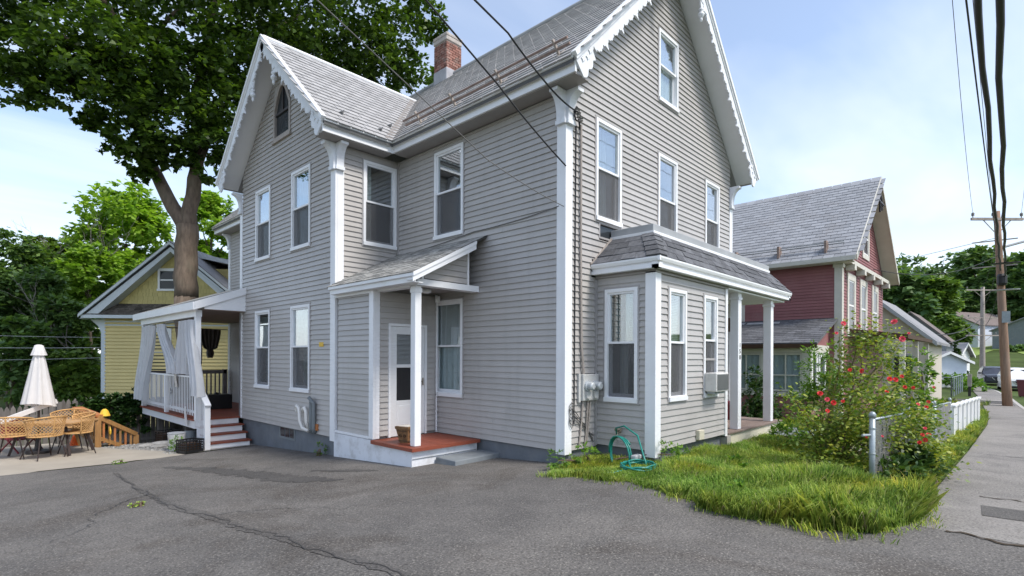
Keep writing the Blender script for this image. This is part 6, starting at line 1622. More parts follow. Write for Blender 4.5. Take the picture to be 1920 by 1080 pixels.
# apex fretwork
mb = MB()
for k in range(9):
    a = k / 8 * math.pi; mb.bar((RM - 0.45 * math.cos(a), RY - 0.48, rR - 1.0 + 0.4 * math.sin(a)), (RM - 0.45 * math.cos(a + 0.4), RY - 0.48, rR - 1.0 + 0.4 * math.sin(a + 0.4)), 0.05)
mb.bar((RM - 0.75, RY - 0.48, rR - 0.9), (RM + 0.75, RY - 0.48, rR - 0.9), 0.06); mb.bar((RM, RY - 0.48, rR - 0.2), (RM, RY - 0.48, rR - 1.3), 0.06); mb.build('fretwork', 'dark_metal', RH)
# glazed side porch
sx0 = RX - 2.3; sy0 = RY + 0.35; sE = 2.05; sT = 2.95
MB().prism([(sx0 - 0.25, sy0 - 0.25, sE), (RX, sy0 - 0.25, sT), (RX, sy0 - 0.25, sT - 0.07), (sx0 - 0.25, sy0 - 0.25, sE - 0.07)], (0, 9.0, 0)).build('porch_roof', 'shingle_gray', RH)
mb = MB(); r = random.Random(2); upv = Vector((2.55, 0, sT - sE)).normalized(); nv = Vector((-(sT - sE), 0, 2.55)).normalized(); Ls = math.hypot(2.55, sT - sE)
for c in range(13):
    v = c * 0.2; yy = sy0 - 0.25
    while yy < sy0 + 8.7:
        w_ = r.uniform(0.22, 0.4); p = Vector((sx0 - 0.25, yy, sE)) + upv * v; q = p + Vector((0, w_ - 0.01, 0)); e_ = upv * min(0.25, Ls - v)
        mb.hexa([p, q, q + e_, p + e_, p + nv * 0.018, q + nv * 0.018, q + e_ + nv * 0.006, p + e_ + nv * 0.006]); yy += w_
tag(mb.build('porch_shingles', 'shingle_gray', RH, recalc=False), kind='stuff')
MB().box((sx0 - 0.27, sy0 - 0.25, sE - 0.16), (sx0 - 0.2, sy0 + 8.7, sE - 0.02)).build('porch_gutter', 'basket_dark', RH)
for k in range(2): MB().hexa([(RX - 0.55 + 0.0, 1.0 + k * 1.2, sT - 0.16), (RX - 0.40, 1.0 + k * 1.2, sT - 0.11), (RX - 0.40, 2.1 + k * 1.2, sT - 0.11), (RX - 0.55, 2.1 + k * 1.2, sT - 0.16), (RX - 0.55, 1.0 + k * 1.2, sT - 0.13), (RX - 0.40, 1.0 + k * 1.2, sT - 0.08), (RX - 0.40, 2.1 + k * 1.2, sT - 0.08), (RX - 0.55, 2.1 + k * 1.2, sT - 0.13)]).build('roof_flashing', 'metal_flash', RH)
SP = ('x', sx0); SPF = ('y', sy0)
MB().box((sx0 + 0.02, sy0 + 0.02, RB), (RX, sy0 + 8.5, 0.42)).build('porch_base', 'red_wall', RH)
store = []; siding(SP, sy0 + 0.05, sy0 + 8.5, RB + 0.1, 0.36, [], expo=0.11, store=store); siding(SPF, sx0 + 0.05, RX, RB + 0.1, 0.36, [], expo=0.11, store=store); mb = MB()
for _, m1 in store: mb.add(m1.v, m1.f)
tag(mb.build('porch_clapboards', 'red_wall', RH, recalc=False), kind='stuff')
fbox(MB(), SP, sy0 - 0.02, sy0 + 8.5, 0.36, 0.50, -0.05, 0.06).build('porch_sill', 'cream_trim', RH)
fbox(MB(), SP, sy0 - 0.02, sy0 + 8.5, sE - 0.30, sE - 0.05, -0.05, 0.04).build('porch_plate', 'cream_trim', RH)
for k in range(7):
    y0 = sy0 + k * 1.22
    fbox(MB(), SP, y0 - 0.03, y0 + 0.22, 0.50, sE - 0.30, -0.05, 0.03).build('porch_post', 'cream_trim', RH)
    if k < 6:
        mb = MB(); ring(mb, SP, y0 + 0.22, y0 + 1.19, 0.52, sE - 0.31, 0.06, -0.03, 0.01); fbox(mb, SP, y0 + 0.68, y0 + 0.72, 0.58, sE - 0.37, -0.03, 0.008); fbox(mb, SP, y0 + 0.28, y0 + 1.13, 1.02, 1.06, -0.03, 0.006)
        o = mb.build('porch_window', 'cream_trim', RH)
        fbox(MB(), SP, y0 + 0.27, y0 + 1.14, 0.57, sE - 0.36, -0.02, -0.016).build('pane', 'glass_far', o)
        drape(MB(), SP, y0 + 0.24, y0 + 1.17, 0.53, sE - 0.32, -0.055, 0.02, 5).build('curtain', 'curtain_white', o, recalc=False, smooth=True)
fbox(MB(), SPF, sx0 - 0.02, RX - 0.2, sE - 0.30, sE - 0.05, -0.05, 0.04).build('porch_plate', 'cream_trim', RH)
MB().prism([(sx0, sy0 + 0.01, sE - 0.05), (RX, sy0 + 0.01, sE - 0.05), (RX, sy0 + 0.01, sT - 0.12)], (0, 0.05, 0)).build('porch_gable', 'red_wall', RH)
for (u0, u1) in ((sx0 + 0.12, sx0 + 0.75), (sx0 + 0.95, sx0 + 1.75)):
    mb = MB(); ring(mb, SPF, u0, u1, 0.5, sE - 0.31, 0.12, -0.03, 0.03); o = mb.build('porch_window', 'vinyl', RH); fbox(MB(), SPF, u0 + 0.12, u1 - 0.12, 0.62, sE - 0.43, -0.02, 0.0).build('pane', 'car_glass', o)
MB().box((sx0 + 0.05, sy0 + 0.06, 0.4), (sx0 + 2.2, sy0 + 0.065, sE - 0.1)).build('porch_front', 'cream_trim', RH)
MB().box((sx0 + 0.06, sy0 + 0.5, 0.43), (sx0 + 0.065 + 1.9, sy0 + 8.4, 0.45)).build('porch_floor', 'interior', RH)
MB().box((RX - 0.3, sy0 + 0.3, 0.4), (RX - 0.25, sy0 + 8.4, sE - 0.1)).build('porch_back', 'interior', RH)
# front porch roof of the red house
MB().prism([(RX + 1.0, RY - 1.7, 2.25), (RX + 7.6, RY - 1.7, 2.25), (RX + 7.6, RY - 1.7, 2.38), (RX + 1.0, RY - 1.7, 2.38)], (0, 1.7, 0.25)).build('front_porch_roof', 'basket_dark', RH)
for k in range(3): MB().box((RX + 1.1 + k * 3.1, RY - 1.6, RB), (RX + 1.25 + k * 3.1, RY - 1.45, 2.25)).build('front_post', 'cream_trim', RH)

# ================================================================ houses farther along the street
def small_house(name, label, x, y, w_, l_, h, rise, wall, roof, trim, rot=0.0, gable_front=True, chimney=None, windows=()):
    z = g(x, y); T = thing(name, (x, y, z), label, 'house' if name == 'house' else name.replace('_', ' ')); R = Matrix.Rotation(rot, 3, 'Z'); o0 = Vector((x, y, z))
    Wd = lambda p: o0 + R @ Vector(p)
    def hb(mb, a, b): q = MB().box(a, b); mb.add([Wd(p) for p in q.v], q.f); return mb
    hb(MB(), (-w_ / 2, -l_ / 2, -1.2), (w_ / 2, l_ / 2, h)).build('wall', wall, T)
    MB().prism([Wd((-w_ / 2, -l_ / 2, h)), Wd((w_ / 2, -l_ / 2, h)), Wd((0, -l_ / 2, h + rise))], R @ Vector((0, l_, 0))).build('gable', wall, T)
    for sg in (-1, 1):
        xe = sg * (w_ / 2 + 0.35); ze = h - 0.35 * rise / (w_ / 2)
        MB().prism([Wd((xe, -l_ / 2 - 0.35, ze)), Wd((0, -l_ / 2 - 0.35, h + rise)), Wd((0, -l_ / 2 - 0.35, h + rise + 0.14)), Wd((xe, -l_ / 2 - 0.35, ze + 0.14))], R @ Vector((0, l_ + 0.7, 0))).build('roof', roof, T)
        MB().prism([Wd((xe, -l_ / 2 - 0.39, ze - 0.08)), Wd((0, -l_ / 2 - 0.39, h + rise - 0.08)), Wd((0, -l_ / 2 - 0.39, h + rise + 0.12)), Wd((xe, -l_ / 2 - 0.39, ze + 0.12))], R @ Vector((0, 0.035, 0))).build('rake', trim, T)
    for (side, u, zc, ww, hh) in windows:
        if side == 'f': a, b = (u - ww / 2, -l_ / 2 - 0.05, zc), (u + ww / 2, -l_ / 2 + 0.01, zc + hh)
        else: a, b = (-w_ / 2 - 0.05, u - ww / 2, zc), (-w_ / 2 + 0.01, u + ww / 2, zc + hh)
        o = hb(MB(), a, b).build('window', trim, T)
        i = 0.09
        if side == 'f': a2, b2 = (u - ww / 2 + i, -l_ / 2 - 0.06, zc + i), (u + ww / 2 - i, -l_ / 2 - 0.045, zc + hh - i)
        else: a2, b2 = (-w_ / 2 - 0.06, u - ww / 2 + i, zc + i), (-w_ / 2 - 0.045, u + ww / 2 - i, zc + hh - i)
        hb(MB(), a2, b2).build('pane', 'car_glass', o)
    if chimney: 
        c_ = hb(MB(), (chimney[0] - 0.3, chimney[1] - 0.3, h), (chimney[0] + 0.3, chimney[1] + 0.3, chimney[2])).build('chimney', 'brick', T)
        hb(MB(), (chimney[0] - 0.36, chimney[1] - 0.36, chimney[2]), (chimney[0] + 0.36, chimney[1] + 0.36, chimney[2] + 0.12)).build('chimney_cap', 'mortar', T)
    return T
small_house('house', 'cream clapboard house with brick chimney just beyond the red house', 30.0, 0.4, 4.5, 6.0, 3.3, 2.1, 'cream_wall', 'roof_gray', 'metal_flash', rot=-1.57, chimney=(-0.35, -1.9, 6.5), windows=[('f', 1.2, 1.0, 0.9, 1.5), ('f', -0.9, 1.0, 0.9, 1.5)])
small_house('house', 'brown-roofed grey house half hidden behind the cream house', 55.5, 2.0, 5.0, 6.0, 4.0, 2.4, 'concrete_paint', 'roof_brown', 'vinyl', rot=1.57, windows=[('f', 1.5, 1.0, 1.0, 1.6), ('s', -1.0, 1.0, 1.0, 1.4)])
small_house('garage', 'small pale blue garage with white gable trim beside the arborvitae', 51.4, 0.46, 3.0, 4.0, 2.1, 0.7, 'blue_white', 'roof_gray', 'vinyl', rot=-0.9, windows=())
small_house('shed', 'grey-roofed white shed directly behind the pale blue garage', 63.0, 0.9, 3.6, 4.0, 2.7, 1.1, 'white', 'roof_gray', 'vinyl', rot=-0.2, windows=[('f', 0, 0.8, 1.0, 1.0)])
small_house('house', 'white hillside house with grey roof behind the utility poles', 119.0, 1.5, 9.0, 13.0, 3.2, 2.4, 'blue_white', 'roof_brown', 'vinyl', rot=1.15, windows=[('f', -2.0, 1.2, 1.4, 1.4), ('f', 2.0, 1.2, 1.4, 1.4), ('s', -3.0, 1.2, 1.4, 1.4), ('s', 2.0, 1.2, 1.4, 1.4)])
small_house('house', 'grey hillside house cut by the right edge of the picture', 112.0, -7.0, 8.0, 10.0, 2.6, 1.8, 'concrete_paint', 'roof_gray', 'vinyl', rot=1.3, windows=[('f', -2.0, 0.9, 1.2, 1.3), ('s', -2.0, 0.9, 1.2, 1.3), ('s', 1.5, 0.9, 1.2, 1.3)])

# ================================================================ poles and wires
def pole(label, x, y, h, r0, lean, arms, mat='pole_wood'):
    z = g(x, y); T = thing('utility_pole', (x, y, z), label, 'utility pole', 'utility poles along the street'); top = Vector((x + lean[0], y + lean[1], z + h)); bot = Vector((x, y, z - 0.3))
    MB().tube([bot.lerp(top, k / 6) for k in range(7)], [r0 * (1 - 0.38 * k / 6) for k in range(7)], 12).build('shaft', mat, T, smooth=True)
    ends = []
    for (zz, L_, ang, pins) in arms:
        c_ = bot.lerp(top, (zz + 0.3) / (h + 0.3)); d = Vector((math.cos(ang), math.sin(ang), 0.0)); a = c_ - d * L_ / 2; b = c_ + d * L_ / 2
        MB().bar(a + Vector((-0.12, 0, 0)), b + Vector((-0.12, 0, 0)), 0.10, 0.12).build('crossarm', 'pole_gray', T)
        mb = MB(); mb.bar(c_ - Vector((0.1, 0, 0.75)), a.lerp(c_, 0.45) - Vector((0.12, 0, 0.03)), 0.03); mb.bar(c_ - Vector((0.1, 0, 0.75)), b.lerp(c_, 0.45) - Vector((0.12, 0, 0.03)), 0.03); mb.build('brace', 'pole_gray', T)
        for k in pins:
            p = a.lerp(b, k) + Vector((-0.12, 0, 0.06)); MB().lathe(p, [(0.02, 0), (0.02, 0.08), (0.07, 0.10), (0.05, 0.16), (0.075, 0.18), (0.04, 0.25)], 10).build('insulator', 'wire_gray', T); ends.append(p + Vector((0, 0, 0.24)))
    return T, ends, top
dperp = math.atan2(-0.725, 0.689)
P1, E1, T1 = pole('nearest wooden utility pole with a wide crossarm and green tag, leaning left', 28.77, -4.72, 9.45, 0.20, (-0.35, 0.42), [(9.05, 2.5, dperp, (0.03, 0.42, 0.97))])
for zz in (7.35, 6.1): MB().bar((28.4, -4.3 + 0.9, zz), (28.55, -4.55 - 0.5, zz + 0.03), 0.05).build('bracket_arm', 'pole_gray', P1)
MB().box((28.38, -4.80, 3.35), (28.47, -4.50, 3.90)).build('tag_plate', 'galv', P1)
mb = MB(); mb.lathe((28.35, -4.5, 5.15), [(0.16, 0), (0.2, 0.1), (0.2, 0.45), (0.14, 0.55)], 10); mb.build('splice_can', 'black_plastic', P1)
MB().tube([(28.5, -4.5, 7.0), (29.6, -5.9, 7.5), (31.0, -7.3, 7.7)], 0.06, 7).build('lamp_arm', 'metal_flash', P1)
mb = MB(); mb.lathe((31.0, -7.3, 7.55), [(0.05, 0), (0.22, 0.08), (0.18, 0.2), (0.05, 0.25)], 10); mb.build('lamp_head', 'metal_flash', P1)
P2, E2, T2 = pole('middle distance wooden pole with several short crossarms', 62.5, -2.45, 9.3, 0.24, (0.0, 0.0), [(9.0, 3.2, dperp, (0.03, 0.5, 0.97)), (6.3, 3.4, dperp, (0.1, 0.9)), (4.6, 3.2, dperp, (0.1, 0.9))], 'pole_gray')
P3_, E3, T3 = pole('thin bare pole standing just left of the middle distance pole', 66.0, -2.3, 8.6, 0.20, (0, 0), [], 'pole_wood')
def wire(label, pts, r, mat='wire', sag=None, group=None, name='overhead_wire', n=6):
    pp = []
    for i in range(len(pts) - 1): pp += catenary(pts[i], pts[i + 1], (sag or [0] * 9)[i], 12)[(0 if i == 0 else 1):]
    return tag(MB().tube(pp, r, n).build(name, mat, loc=pts[0], smooth=True), label, 'wire', group)
GW = 'overhead wires at the utility poles'
B1 = Vector((-40, -5.9, 8.4)); 
wire('thin wire from the left end of the near crossarm up to the picture top', [E1[0], Vector((6.5, -4.15, 9.4)), Vector((-40, -4.6, 9.8))], 0.008, 'wire_gray', [0.45, 0.3], GW)
wire('thin wire from the middle of the near crossarm passing overhead', [E1[1], Vector((-40, -5.2, 9.4))], 0.008, 'wire_gray', [0.5], GW)
wire('thin wire from the right end of the near crossarm passing overhead', [E1[2], Vector((-40, -6.3, 9.3))], 0.008, 'wire_gray', [0.5], GW)
for k, (lab, y0, z0, y1, z1, r_) in enumerate((('left one of two thick black cables hanging from the near pole', -4.45, 5.9, -4.98, 5.4, 0.034), ('right one of two thick black cables hanging from the near pole', -4.62, 5.6, -5.14, 5.3, 0.036))):
    pts = [Vector((28.4, y0, z0))]
    for j in range(1, 30):
        t = j / 29; pts.append(Vector((28.4 - 44 * t, y0 + (y1 - y0) * min(1, t * 1.2) + 0.018 * math.sin(j * 1.9 + k), z0 + (z1 - z0) * t - 0.5 * 4 * t * (1 - t) * 0.55 + 0.015 * math.sin(j * 2.3))))
    tag(MB().tube(pts, r_, 8).build('thick_cable', 'wire', loc=pts[0], smooth=True), lab, 'cable', 'thick cables over the sidewalk')
wire('medium black wire running just left of the thick cables', [Vector((28.4, -4.3, 7.35)), Vector((-12, -4.8, 6.6))], 0.014, 'wire', [0.3], GW)
wire('black service wire crossing from the near pole to the red house gable', [Vector((28.4, -4.3, 6.6)), Vector((17.0, -1.2, 4.9))], 0.014, 'wire', [0.5], GW)
wire('black cable from the middle distance pole sagging to the cream house', [Vector((62.3, -2.4, 5.6)), Vector((27.0, -0.6, 3.2))], 0.03, 'wire', [0.9], GW)
wire('second black cable from the middle distance pole, just below the first', [Vector((62.3, -2.4, 4.9)), Vector((27.0, -0.8, 2.5))], 0.03, 'wire', [0.8], GW)
for k in range(3):
    lab = ('upper', 'middle', 'lower')[k]; wire('%s of the wires strung between the near and the middle distance poles' % lab, [Vector((28.5, -4.5, 8.7 - k * 1.6)), Vector((62.4, -2.5, 8.9 - k * 2.0))], 0.016, 'wire', [0.7], GW)
wire('thin pale wire rising leftwards from the near pole across the sky', [Vector((28.4, -4.4, 7.5)), Vector((60.0, 40.0, 9.0))], 0.012, 'wire_gray', [1.0], GW)
for k, zz in enumerate((5.35, 4.2)):
    mb = MB(); mb.lathe((22.0 - 1.0 * k, -4.75, zz - 0.02), [(0.03, 0), (0.42, 0.02), (0.42, 0.05), (0.03, 0.07)], 14, 0.5, 1.0)
    tag(mb.build('cable_loop', 'black_plastic' if k == 0 else 'metal_flash', loc=(22.0 - k, -4.75, zz)), ('black' if k == 0 else 'silver') + ' snowshoe-shaped cable loop hung at the near pole', 'cable loop')
# service drops to the grey house
GS = 'service wires to the grey house'
def pix(px, py, d):
    v = AX_F + AX_R * ((px - 960) / 1005.0) + Vector((0, 0, 1)) * (-(py - 671) / 1005.0); return Vector((-6.66, -5.19, 1.55)) + v * d
def beyond(a, b, k): return b + (b - a) * k
wA = [Vector((0.14, -0.12, 5.42)), pix(1029, 164, 8.0), pix(950, 62, 7.0), pix(887, 0, 6.2)]; wA.append(beyond(wA[2], wA[3], 5))
wire('twisted service wire ending at the insulators beside the top corner bracket', wA, 0.013, 'wire', [0.03, 0.02, 0, 0], GS)
wB = [Vector((-0.03, -0.03, 4.55)), pix(930, 157, 7.2), pix(795, 0, 6.0)]; wB.append(beyond(wB[1], wB[2], 5))
wire('black wire reaching the white corner post below the bracket', wB, 0.012, 'wire', [0.03, 0.0, 0.0], GS)
wC = [Vector((-0.04, 0.0, 3.92)), pix(912, 299, 7.4), pix(740, 139, 6.3), pix(590, 0, 5.4)]; wC.append(beyond(wC[2], wC[3], 5))
wire('thin wire reaching the corner post at upper floor level from the far left', wC, 0.007, 'wire_gray', [0.03, 0.0, 0.0, 0], GS)
wire('thin cable stapled along the clapboards above the entry roof', [Vector((-0.03, 0.1, 3.95)), Vector((-0.03, 2.1, 3.86)), Vector((-0.04, 4.4, 3.72))], 0.008, 'wire_gray', [0.03, 0.03], GS)
GL = 'low wires in front of the left wood'
for k, zz in enumerate((2.2, 1.55, 1.0)):
    lab = ('top', 'middle', 'bottom')[k]; a = pix(-60, 632 + 24 * k, 22); b = pix(189, 636 + 19 * k, 22.5)
    wire('%s one of three wires running to the yellow house corner' % lab, [a, b], 0.014 if k == 1 else 0.01, 'metal_flash', [0.02], GL)

# ================================================================ fences by the sidewalk
CF = thing('chain_link_fence', (5.0, -3.75, g(5, -3.75)), 'galvanised chain link fence with round posts half buried in the rose bush', 'fence')
def fz(x): return g(x, -3.8)
fpts = [(2.2, -3.69), (4.6, -3.80), (6.9, -3.88), (7.25, -3.90), (9.6, -3.97)]
for i, (x, y) in enumerate(fpts):
    rr = 0.038 if i in (0, 2, 3) else 0.028
    mb = MB(); mb.tube([(x, y, fz(x) - 0.2), (x, y, fz(x) + 0.98)], rr, 12); mb.build('post', 'galv', CF, smooth=True)
    MB().lathe((x, y, fz(x) + 0.98), [(rr + 0.008, -0.02), (rr + 0.008, 0.03), (rr * 0.8, 0.055), (rr * 0.3, 0.065)], 12).build('cap', 'galv', CF, smooth=True)
    for zz in (0.12, 0.45, 0.80): MB().lathe((x, y, fz(x) + zz), [(rr + 0.001, 0), (rr + 0.006, 0.004), (rr + 0.006, 0.02), (rr + 0.001, 0.024)], 12).build('band', 'galv', CF)
for i in (0, 1, 3):
    (x0, y0), (x1, y1) = fpts[i], fpts[i + 1]
    MB().tube([(x0, y0, fz(x0) + 0.93), (x1, y1, fz(x1) + 0.93)], 0.019, 8).build('top_rail', 'galv', CF, smooth=True)
    mb = MB(); L_ = x1 - x0; n = int((L_ + 0.9) / 0.062)
    for sg in (1, -1):
        for k in range(n):
            s0 = -0.9 + k * 0.062; a, b = s0, s0 + 0.9; t0, t1 = max(0, a), min(L_, b)
            if t1 - t0 < 0.02: continue
            za, zb = (t0 - a), (t1 - a)
            if sg < 0: za, zb = 0.9 - za, 0.9 - zb
            pa = (x0 + t0, y0 + (y1 - y0) * t0 / L_ - 0.02 * sg * 0.3 - 0.015, fz(x0 + t0) + 0.02 + za); pb = (x0 + t1, y0 + (y1 - y0) * t1 / L_ - 0.02 * sg * 0.3 - 0.015, fz(x0 + t1) + 0.02 + zb)
            mb.tube([pa, pb], 0.0042, 3, cap=False)
    tag(mb.build('wire_mesh', 'galv_mesh', CF, recalc=False), kind='stuff')
MB().tube([(2.2, -3.69, fz(2.2) + 0.72), (2.05, -3.60, fz(2.2) + 0.72)], 0.018, 8).build('gate_stub', 'galv', CF)
WFN = thing('white_fence', (13.0, -4.1, g(13, -4.1)), 'low white solid fence of stepped panels beyond the chain link', 'fence')
for k in range(7):
    x = 9.9 + k * 0.98; y = -4.0 - 0.03 * k; z = g(x, y); mb = MB()
    MB().box((x, y - 0.03, z - 0.1), (x + 0.93, y + 0.03, z + 0.80)).build('panel', 'vinyl', WFN)
    for j in range(1, 4): MB().box((x + j * 0.235 - 0.006, y - 0.036, z), (x + j * 0.235 + 0.006, y - 0.031, z + 0.78)).build('batten', 'vinyl', WFN)
    MB().box((x - 0.02, y - 0.06, z + 0.802), (x + 0.95, y + 0.06, z + 0.85)).build('cap', 'vinyl', WFN)
FF = thing('chain_link_fence', (36, -2.6, g(36, -2.6)), 'low distant chain link fence before the pale blue garage', 'fence')
for k in range(6): x = 34.2 + k * 1.6; MB().tube([(x, -2.2 - 0.0 * k, g(x, -2.2)), (x, -2.2, g(x, -2.2) + 1.2)], 0.035, 7).build('post', 'galv', FF)
MB().tube([(34.2, -2.2, g(34.2, -2.2) + 1.18), (42.2, -2.2, g(42, -2.2) + 1.18)], 0.025, 6).build('top_rail', 'galv', FF)
for k in range(4): MB().tube([(34.2, -2.2 + 1.6 * k, g(34.2, 0)), (34.2, -2.2 + 1.6 * k, g(34.2, 0) + 1.2)], 0.035, 7).build('post', 'galv', FF)
MB().tube([(34.2, -2.2, g(34.2, 0) + 1.18), (34.2, 2.6, g(34.2, 0) + 1.18)], 0.025, 6).build('top_rail', 'galv', FF)

# ================================================================ vehicles, bins
def suv(label, x, y, head, mat, sc_=1.0):
    """front faces the camera (-x); all panels from one shaped shell"""
    z = g(x, y) - 0.06; T = thing('parked_car', (x, y, z), label, 'car', 'cars parked along the kerb'); R = Matrix.Rotation(head, 3, 'Z'); o0 = Vector((x, y, z))
    W = lambda p: o0 + R @ (Vector(p) * sc_)
    # sections along the length: (x, half width at sill, at belt, at roof, z sill, z belt, z roof)
    S_ = [(0.0, 0.72, 0.74, 0.66, 0.42, 0.62, 0.78), (0.12, 0.86, 0.87, 0.78, 0.25, 0.72, 0.92), (0.55, 0.90, 0.91, 0.84, 0.24, 0.85, 1.02), (1.25, 0.91, 0.92, 0.86, 0.24, 0.95, 1.08), (1.95, 0.91, 0.92, 0.66, 0.24, 1.02, 1.58),
          (2.4, 0.91, 0.92, 0.67, 0.24, 1.03, 1.68), (3.3, 0.91, 0.92, 0.67, 0.24, 1.05, 1.69), (4.1, 0.90, 0.91, 0.64, 0.26, 1.06, 1.58), (4.5, 0.86, 0.87, 0.74, 0.34, 1.02, 1.12), (4.6, 0.80, 0.82, 0.7, 0.42, 0.9, 1.0)]
    mb = MB(); vs_ = []
    for (xx, a, b, c_, z0, z1, z2) in S_: vs_ += [W((xx, -a, z0)), W((xx, -b, (z0 + z1) / 2 + 0.06)), W((xx, -b * 0.985, z1)), W((xx, -c_, z2)), W((xx, 0, z2 + 0.03)), W((xx, c_, z2)), W((xx, b * 0.985, z1)), W((xx, b, (z0 + z1) / 2 + 0.06)), W((xx, a, z0))]
    n = 9; fs = []
    for i in range(len(S_) - 1):
        for k in range(n - 1): fs.append((i * n + k, i * n + k + 1, (i + 1) * n + k + 1, (i + 1) * n + k))
        fs.append((i * n + n - 1, i * n, (i + 1) * n, (i + 1) * n + n - 1))
    fs += [tuple(range(n)), tuple(range((len(S_) - 1) * n, len(S_) * n))]
    mb.add(vs_, fs); mb.build('body', mat, T, smooth=False)
    MB().add([W((1.30, -0.78, 1.07)), W((1.30, 0.78, 1.07)), W((1.93, 0.60, 1.55)), W((1.93, -0.60, 1.55)), W((1.28, -0.78, 1.09)), W((1.28, 0.78, 1.09)), W((1.90, 0.60, 1.57)), W((1.90, -0.60, 1.57))],
             [(0, 3, 2, 1), (4, 5, 6, 7), (0, 1, 5, 4), (1, 2, 6, 5), (2, 3, 7, 6), (3, 0, 4, 7)]).build('windscreen', 'car_glass', T)
    for sy in (-1, 1):
        mb = MB(); p = [W((1.55, sy * 0.90, 1.06)), W((3.9, sy * 0.905, 1.09)), W((3.75, sy * 0.70, 1.55)), W((2.05, sy * 0.70, 1.55))]; q = [W((1.55, sy * 0.93, 1.06)), W((3.9, sy * 0.935, 1.09)), W((3.75, sy * 0.73, 1.56)), W((2.05, sy * 0.73, 1.56))]
        mb.hexa(p + q); mb.build('side_window', 'car_glass', T)
        MB().hexa([W((0.02, sy * 0.50, 0.72)), W((0.3, sy * 0.88, 0.76)), W((0.36, sy * 0.88, 0.9)), W((0.08, sy * 0.5, 0.83)), W((-0.02, sy * 0.48, 0.72)), W((0.26, sy * 0.92, 0.76)), W((0.32, sy * 0.92, 0.91)), W((0.04, sy * 0.48, 0.84))]).build('headlight', 'lamp_glass', T)
        mb = MB(); mb.box((1.55, sy * 0.93, 1.05), (1.72, sy * 1.12, 1.19)); mb.v = [tuple(W(p)) for p in mb.v]; mb.build('mirror', mat, T, bevel=0.03)
        for xx in (0.85, 3.65):
            m1 = MB(); m1.lathe((0, 0, 0), [(0.2, -0.11), (0.33, -0.11), (0.35, -0.06), (0.35, 0.06), (0.33, 0.11), (0.2, 0.11)], 18); m1.v = [tuple(W((xx + p[0], sy * 0.82 + p[2], 0.35 + p[1]))) for p in m1.v]; wh = m1.build('wheel', 'rubber', T)
            m2 = MB(); m2.lathe((0, 0, 0), [(0.22, -0.115), (0.2, -0.12), (0.2, 0.12), (0.22, 0.115)], 14); m2.v = [tuple(W((xx + p[0], sy * 0.82 + p[2], 0.35 + p[1]))) for p in m2.v]; m2.build('rim', 'chrome', wh)
    mb = MB(); mb.prism([(-0.03, -0.42, 0.76), (-0.03, 0.42, 0.76), (-0.03, 0.22, 0.50), (-0.03, -0.22, 0.50)], (0.08, 0, 0)); mb.v = [tuple(W(p)) for p in mb.v]; mb.build('grille', 'black_plastic', T)
    mb = MB()
    for sg in (-1, 1): mb.bar((-0.045, sg * 0.40, 0.77), (-0.045, sg * 0.16, 0.52), 0.05)
    mb.v = [tuple(W(p)) for p in mb.v]; mb.build('grille_trim', 'chrome', T)
    mb = MB(); mb.box((0.02, -0.80, 0.24), (0.16, 0.80, 0.40)); mb.v = [tuple(W(p)) for p in mb.v]; mb.build('bumper', 'black_plastic', T)
    return T
suv('white parked car partly behind the near utility pole', 46.5, -5.15, rad(6), 'car_white')
suv('dark parked car behind the white one', 56.5, -3.7, rad(9), 'car_dark')
def bin_(label, x, y, s, mat):
    z = g(x, y) - 0.05; T = thing('wheeled_bin', (x, y, z), label, 'bin')
    frustum(MB(), (x, y, z + 0.06), 0.33 * s, 0.42 * s, 0, 0.95 * s, rot=0.7).build('body', mat, T)
    frustum(MB(), (x, y, z + 0.06 + 0.952 * s), 0.46 * s, 0.44 * s, 0, 0.07 * s, rot=0.7).build('lid', mat, T)
    for sg in (-1, 1): m1 = MB(); m1.lathe((0, 0, 0), [(0.12, -0.03), (0.12, 0.03)], 12); m1.v = [(x + 0.25 + p[0], y + sg * 0.25 + p[2], z + 0.12 + p[1]) for p in m1.v]; m1.build('wheel', 'rubber', T)
bin_('dark red wheeled bin in the street beside the near pole', 38.6, -5.4, 1.0, 'red_bin')
bin_('brown wheeled bin on the far verge at the right edge', 75.0, -7.5, 1.0, 'roof_brown')
mb = MB(); mb.prism([(74, 1.2, 1.0), (74, 3.9, 1.2), (74, 4.4, 1.9), (74, 1.8, 2.3)], (1.2, 0, 0.3)); tag(mb.build('overturned_boat', 'green_plastic', loc=(74.5, 2.6, 1.0)), 'turquoise overturned boat on the far bank', 'boat')
PO = thing('mail_post', (36.4, -2.9, g(36.4, -2.9)), 'short post with a pinkish cap by the distant fence', 'post'); MB().box((36.33, -2.97, g(36.4, -2.9)), (36.47, -2.83, g(36.4, -2.9) + 0.6)).build('stake', 'dark_metal', PO); MB().box((36.3, -3.0, g(36.4, -2.9) + 0.6), (36.5, -2.8, g(36.4, -2.9) + 1.35)).build('cap', 'conduit', PO)
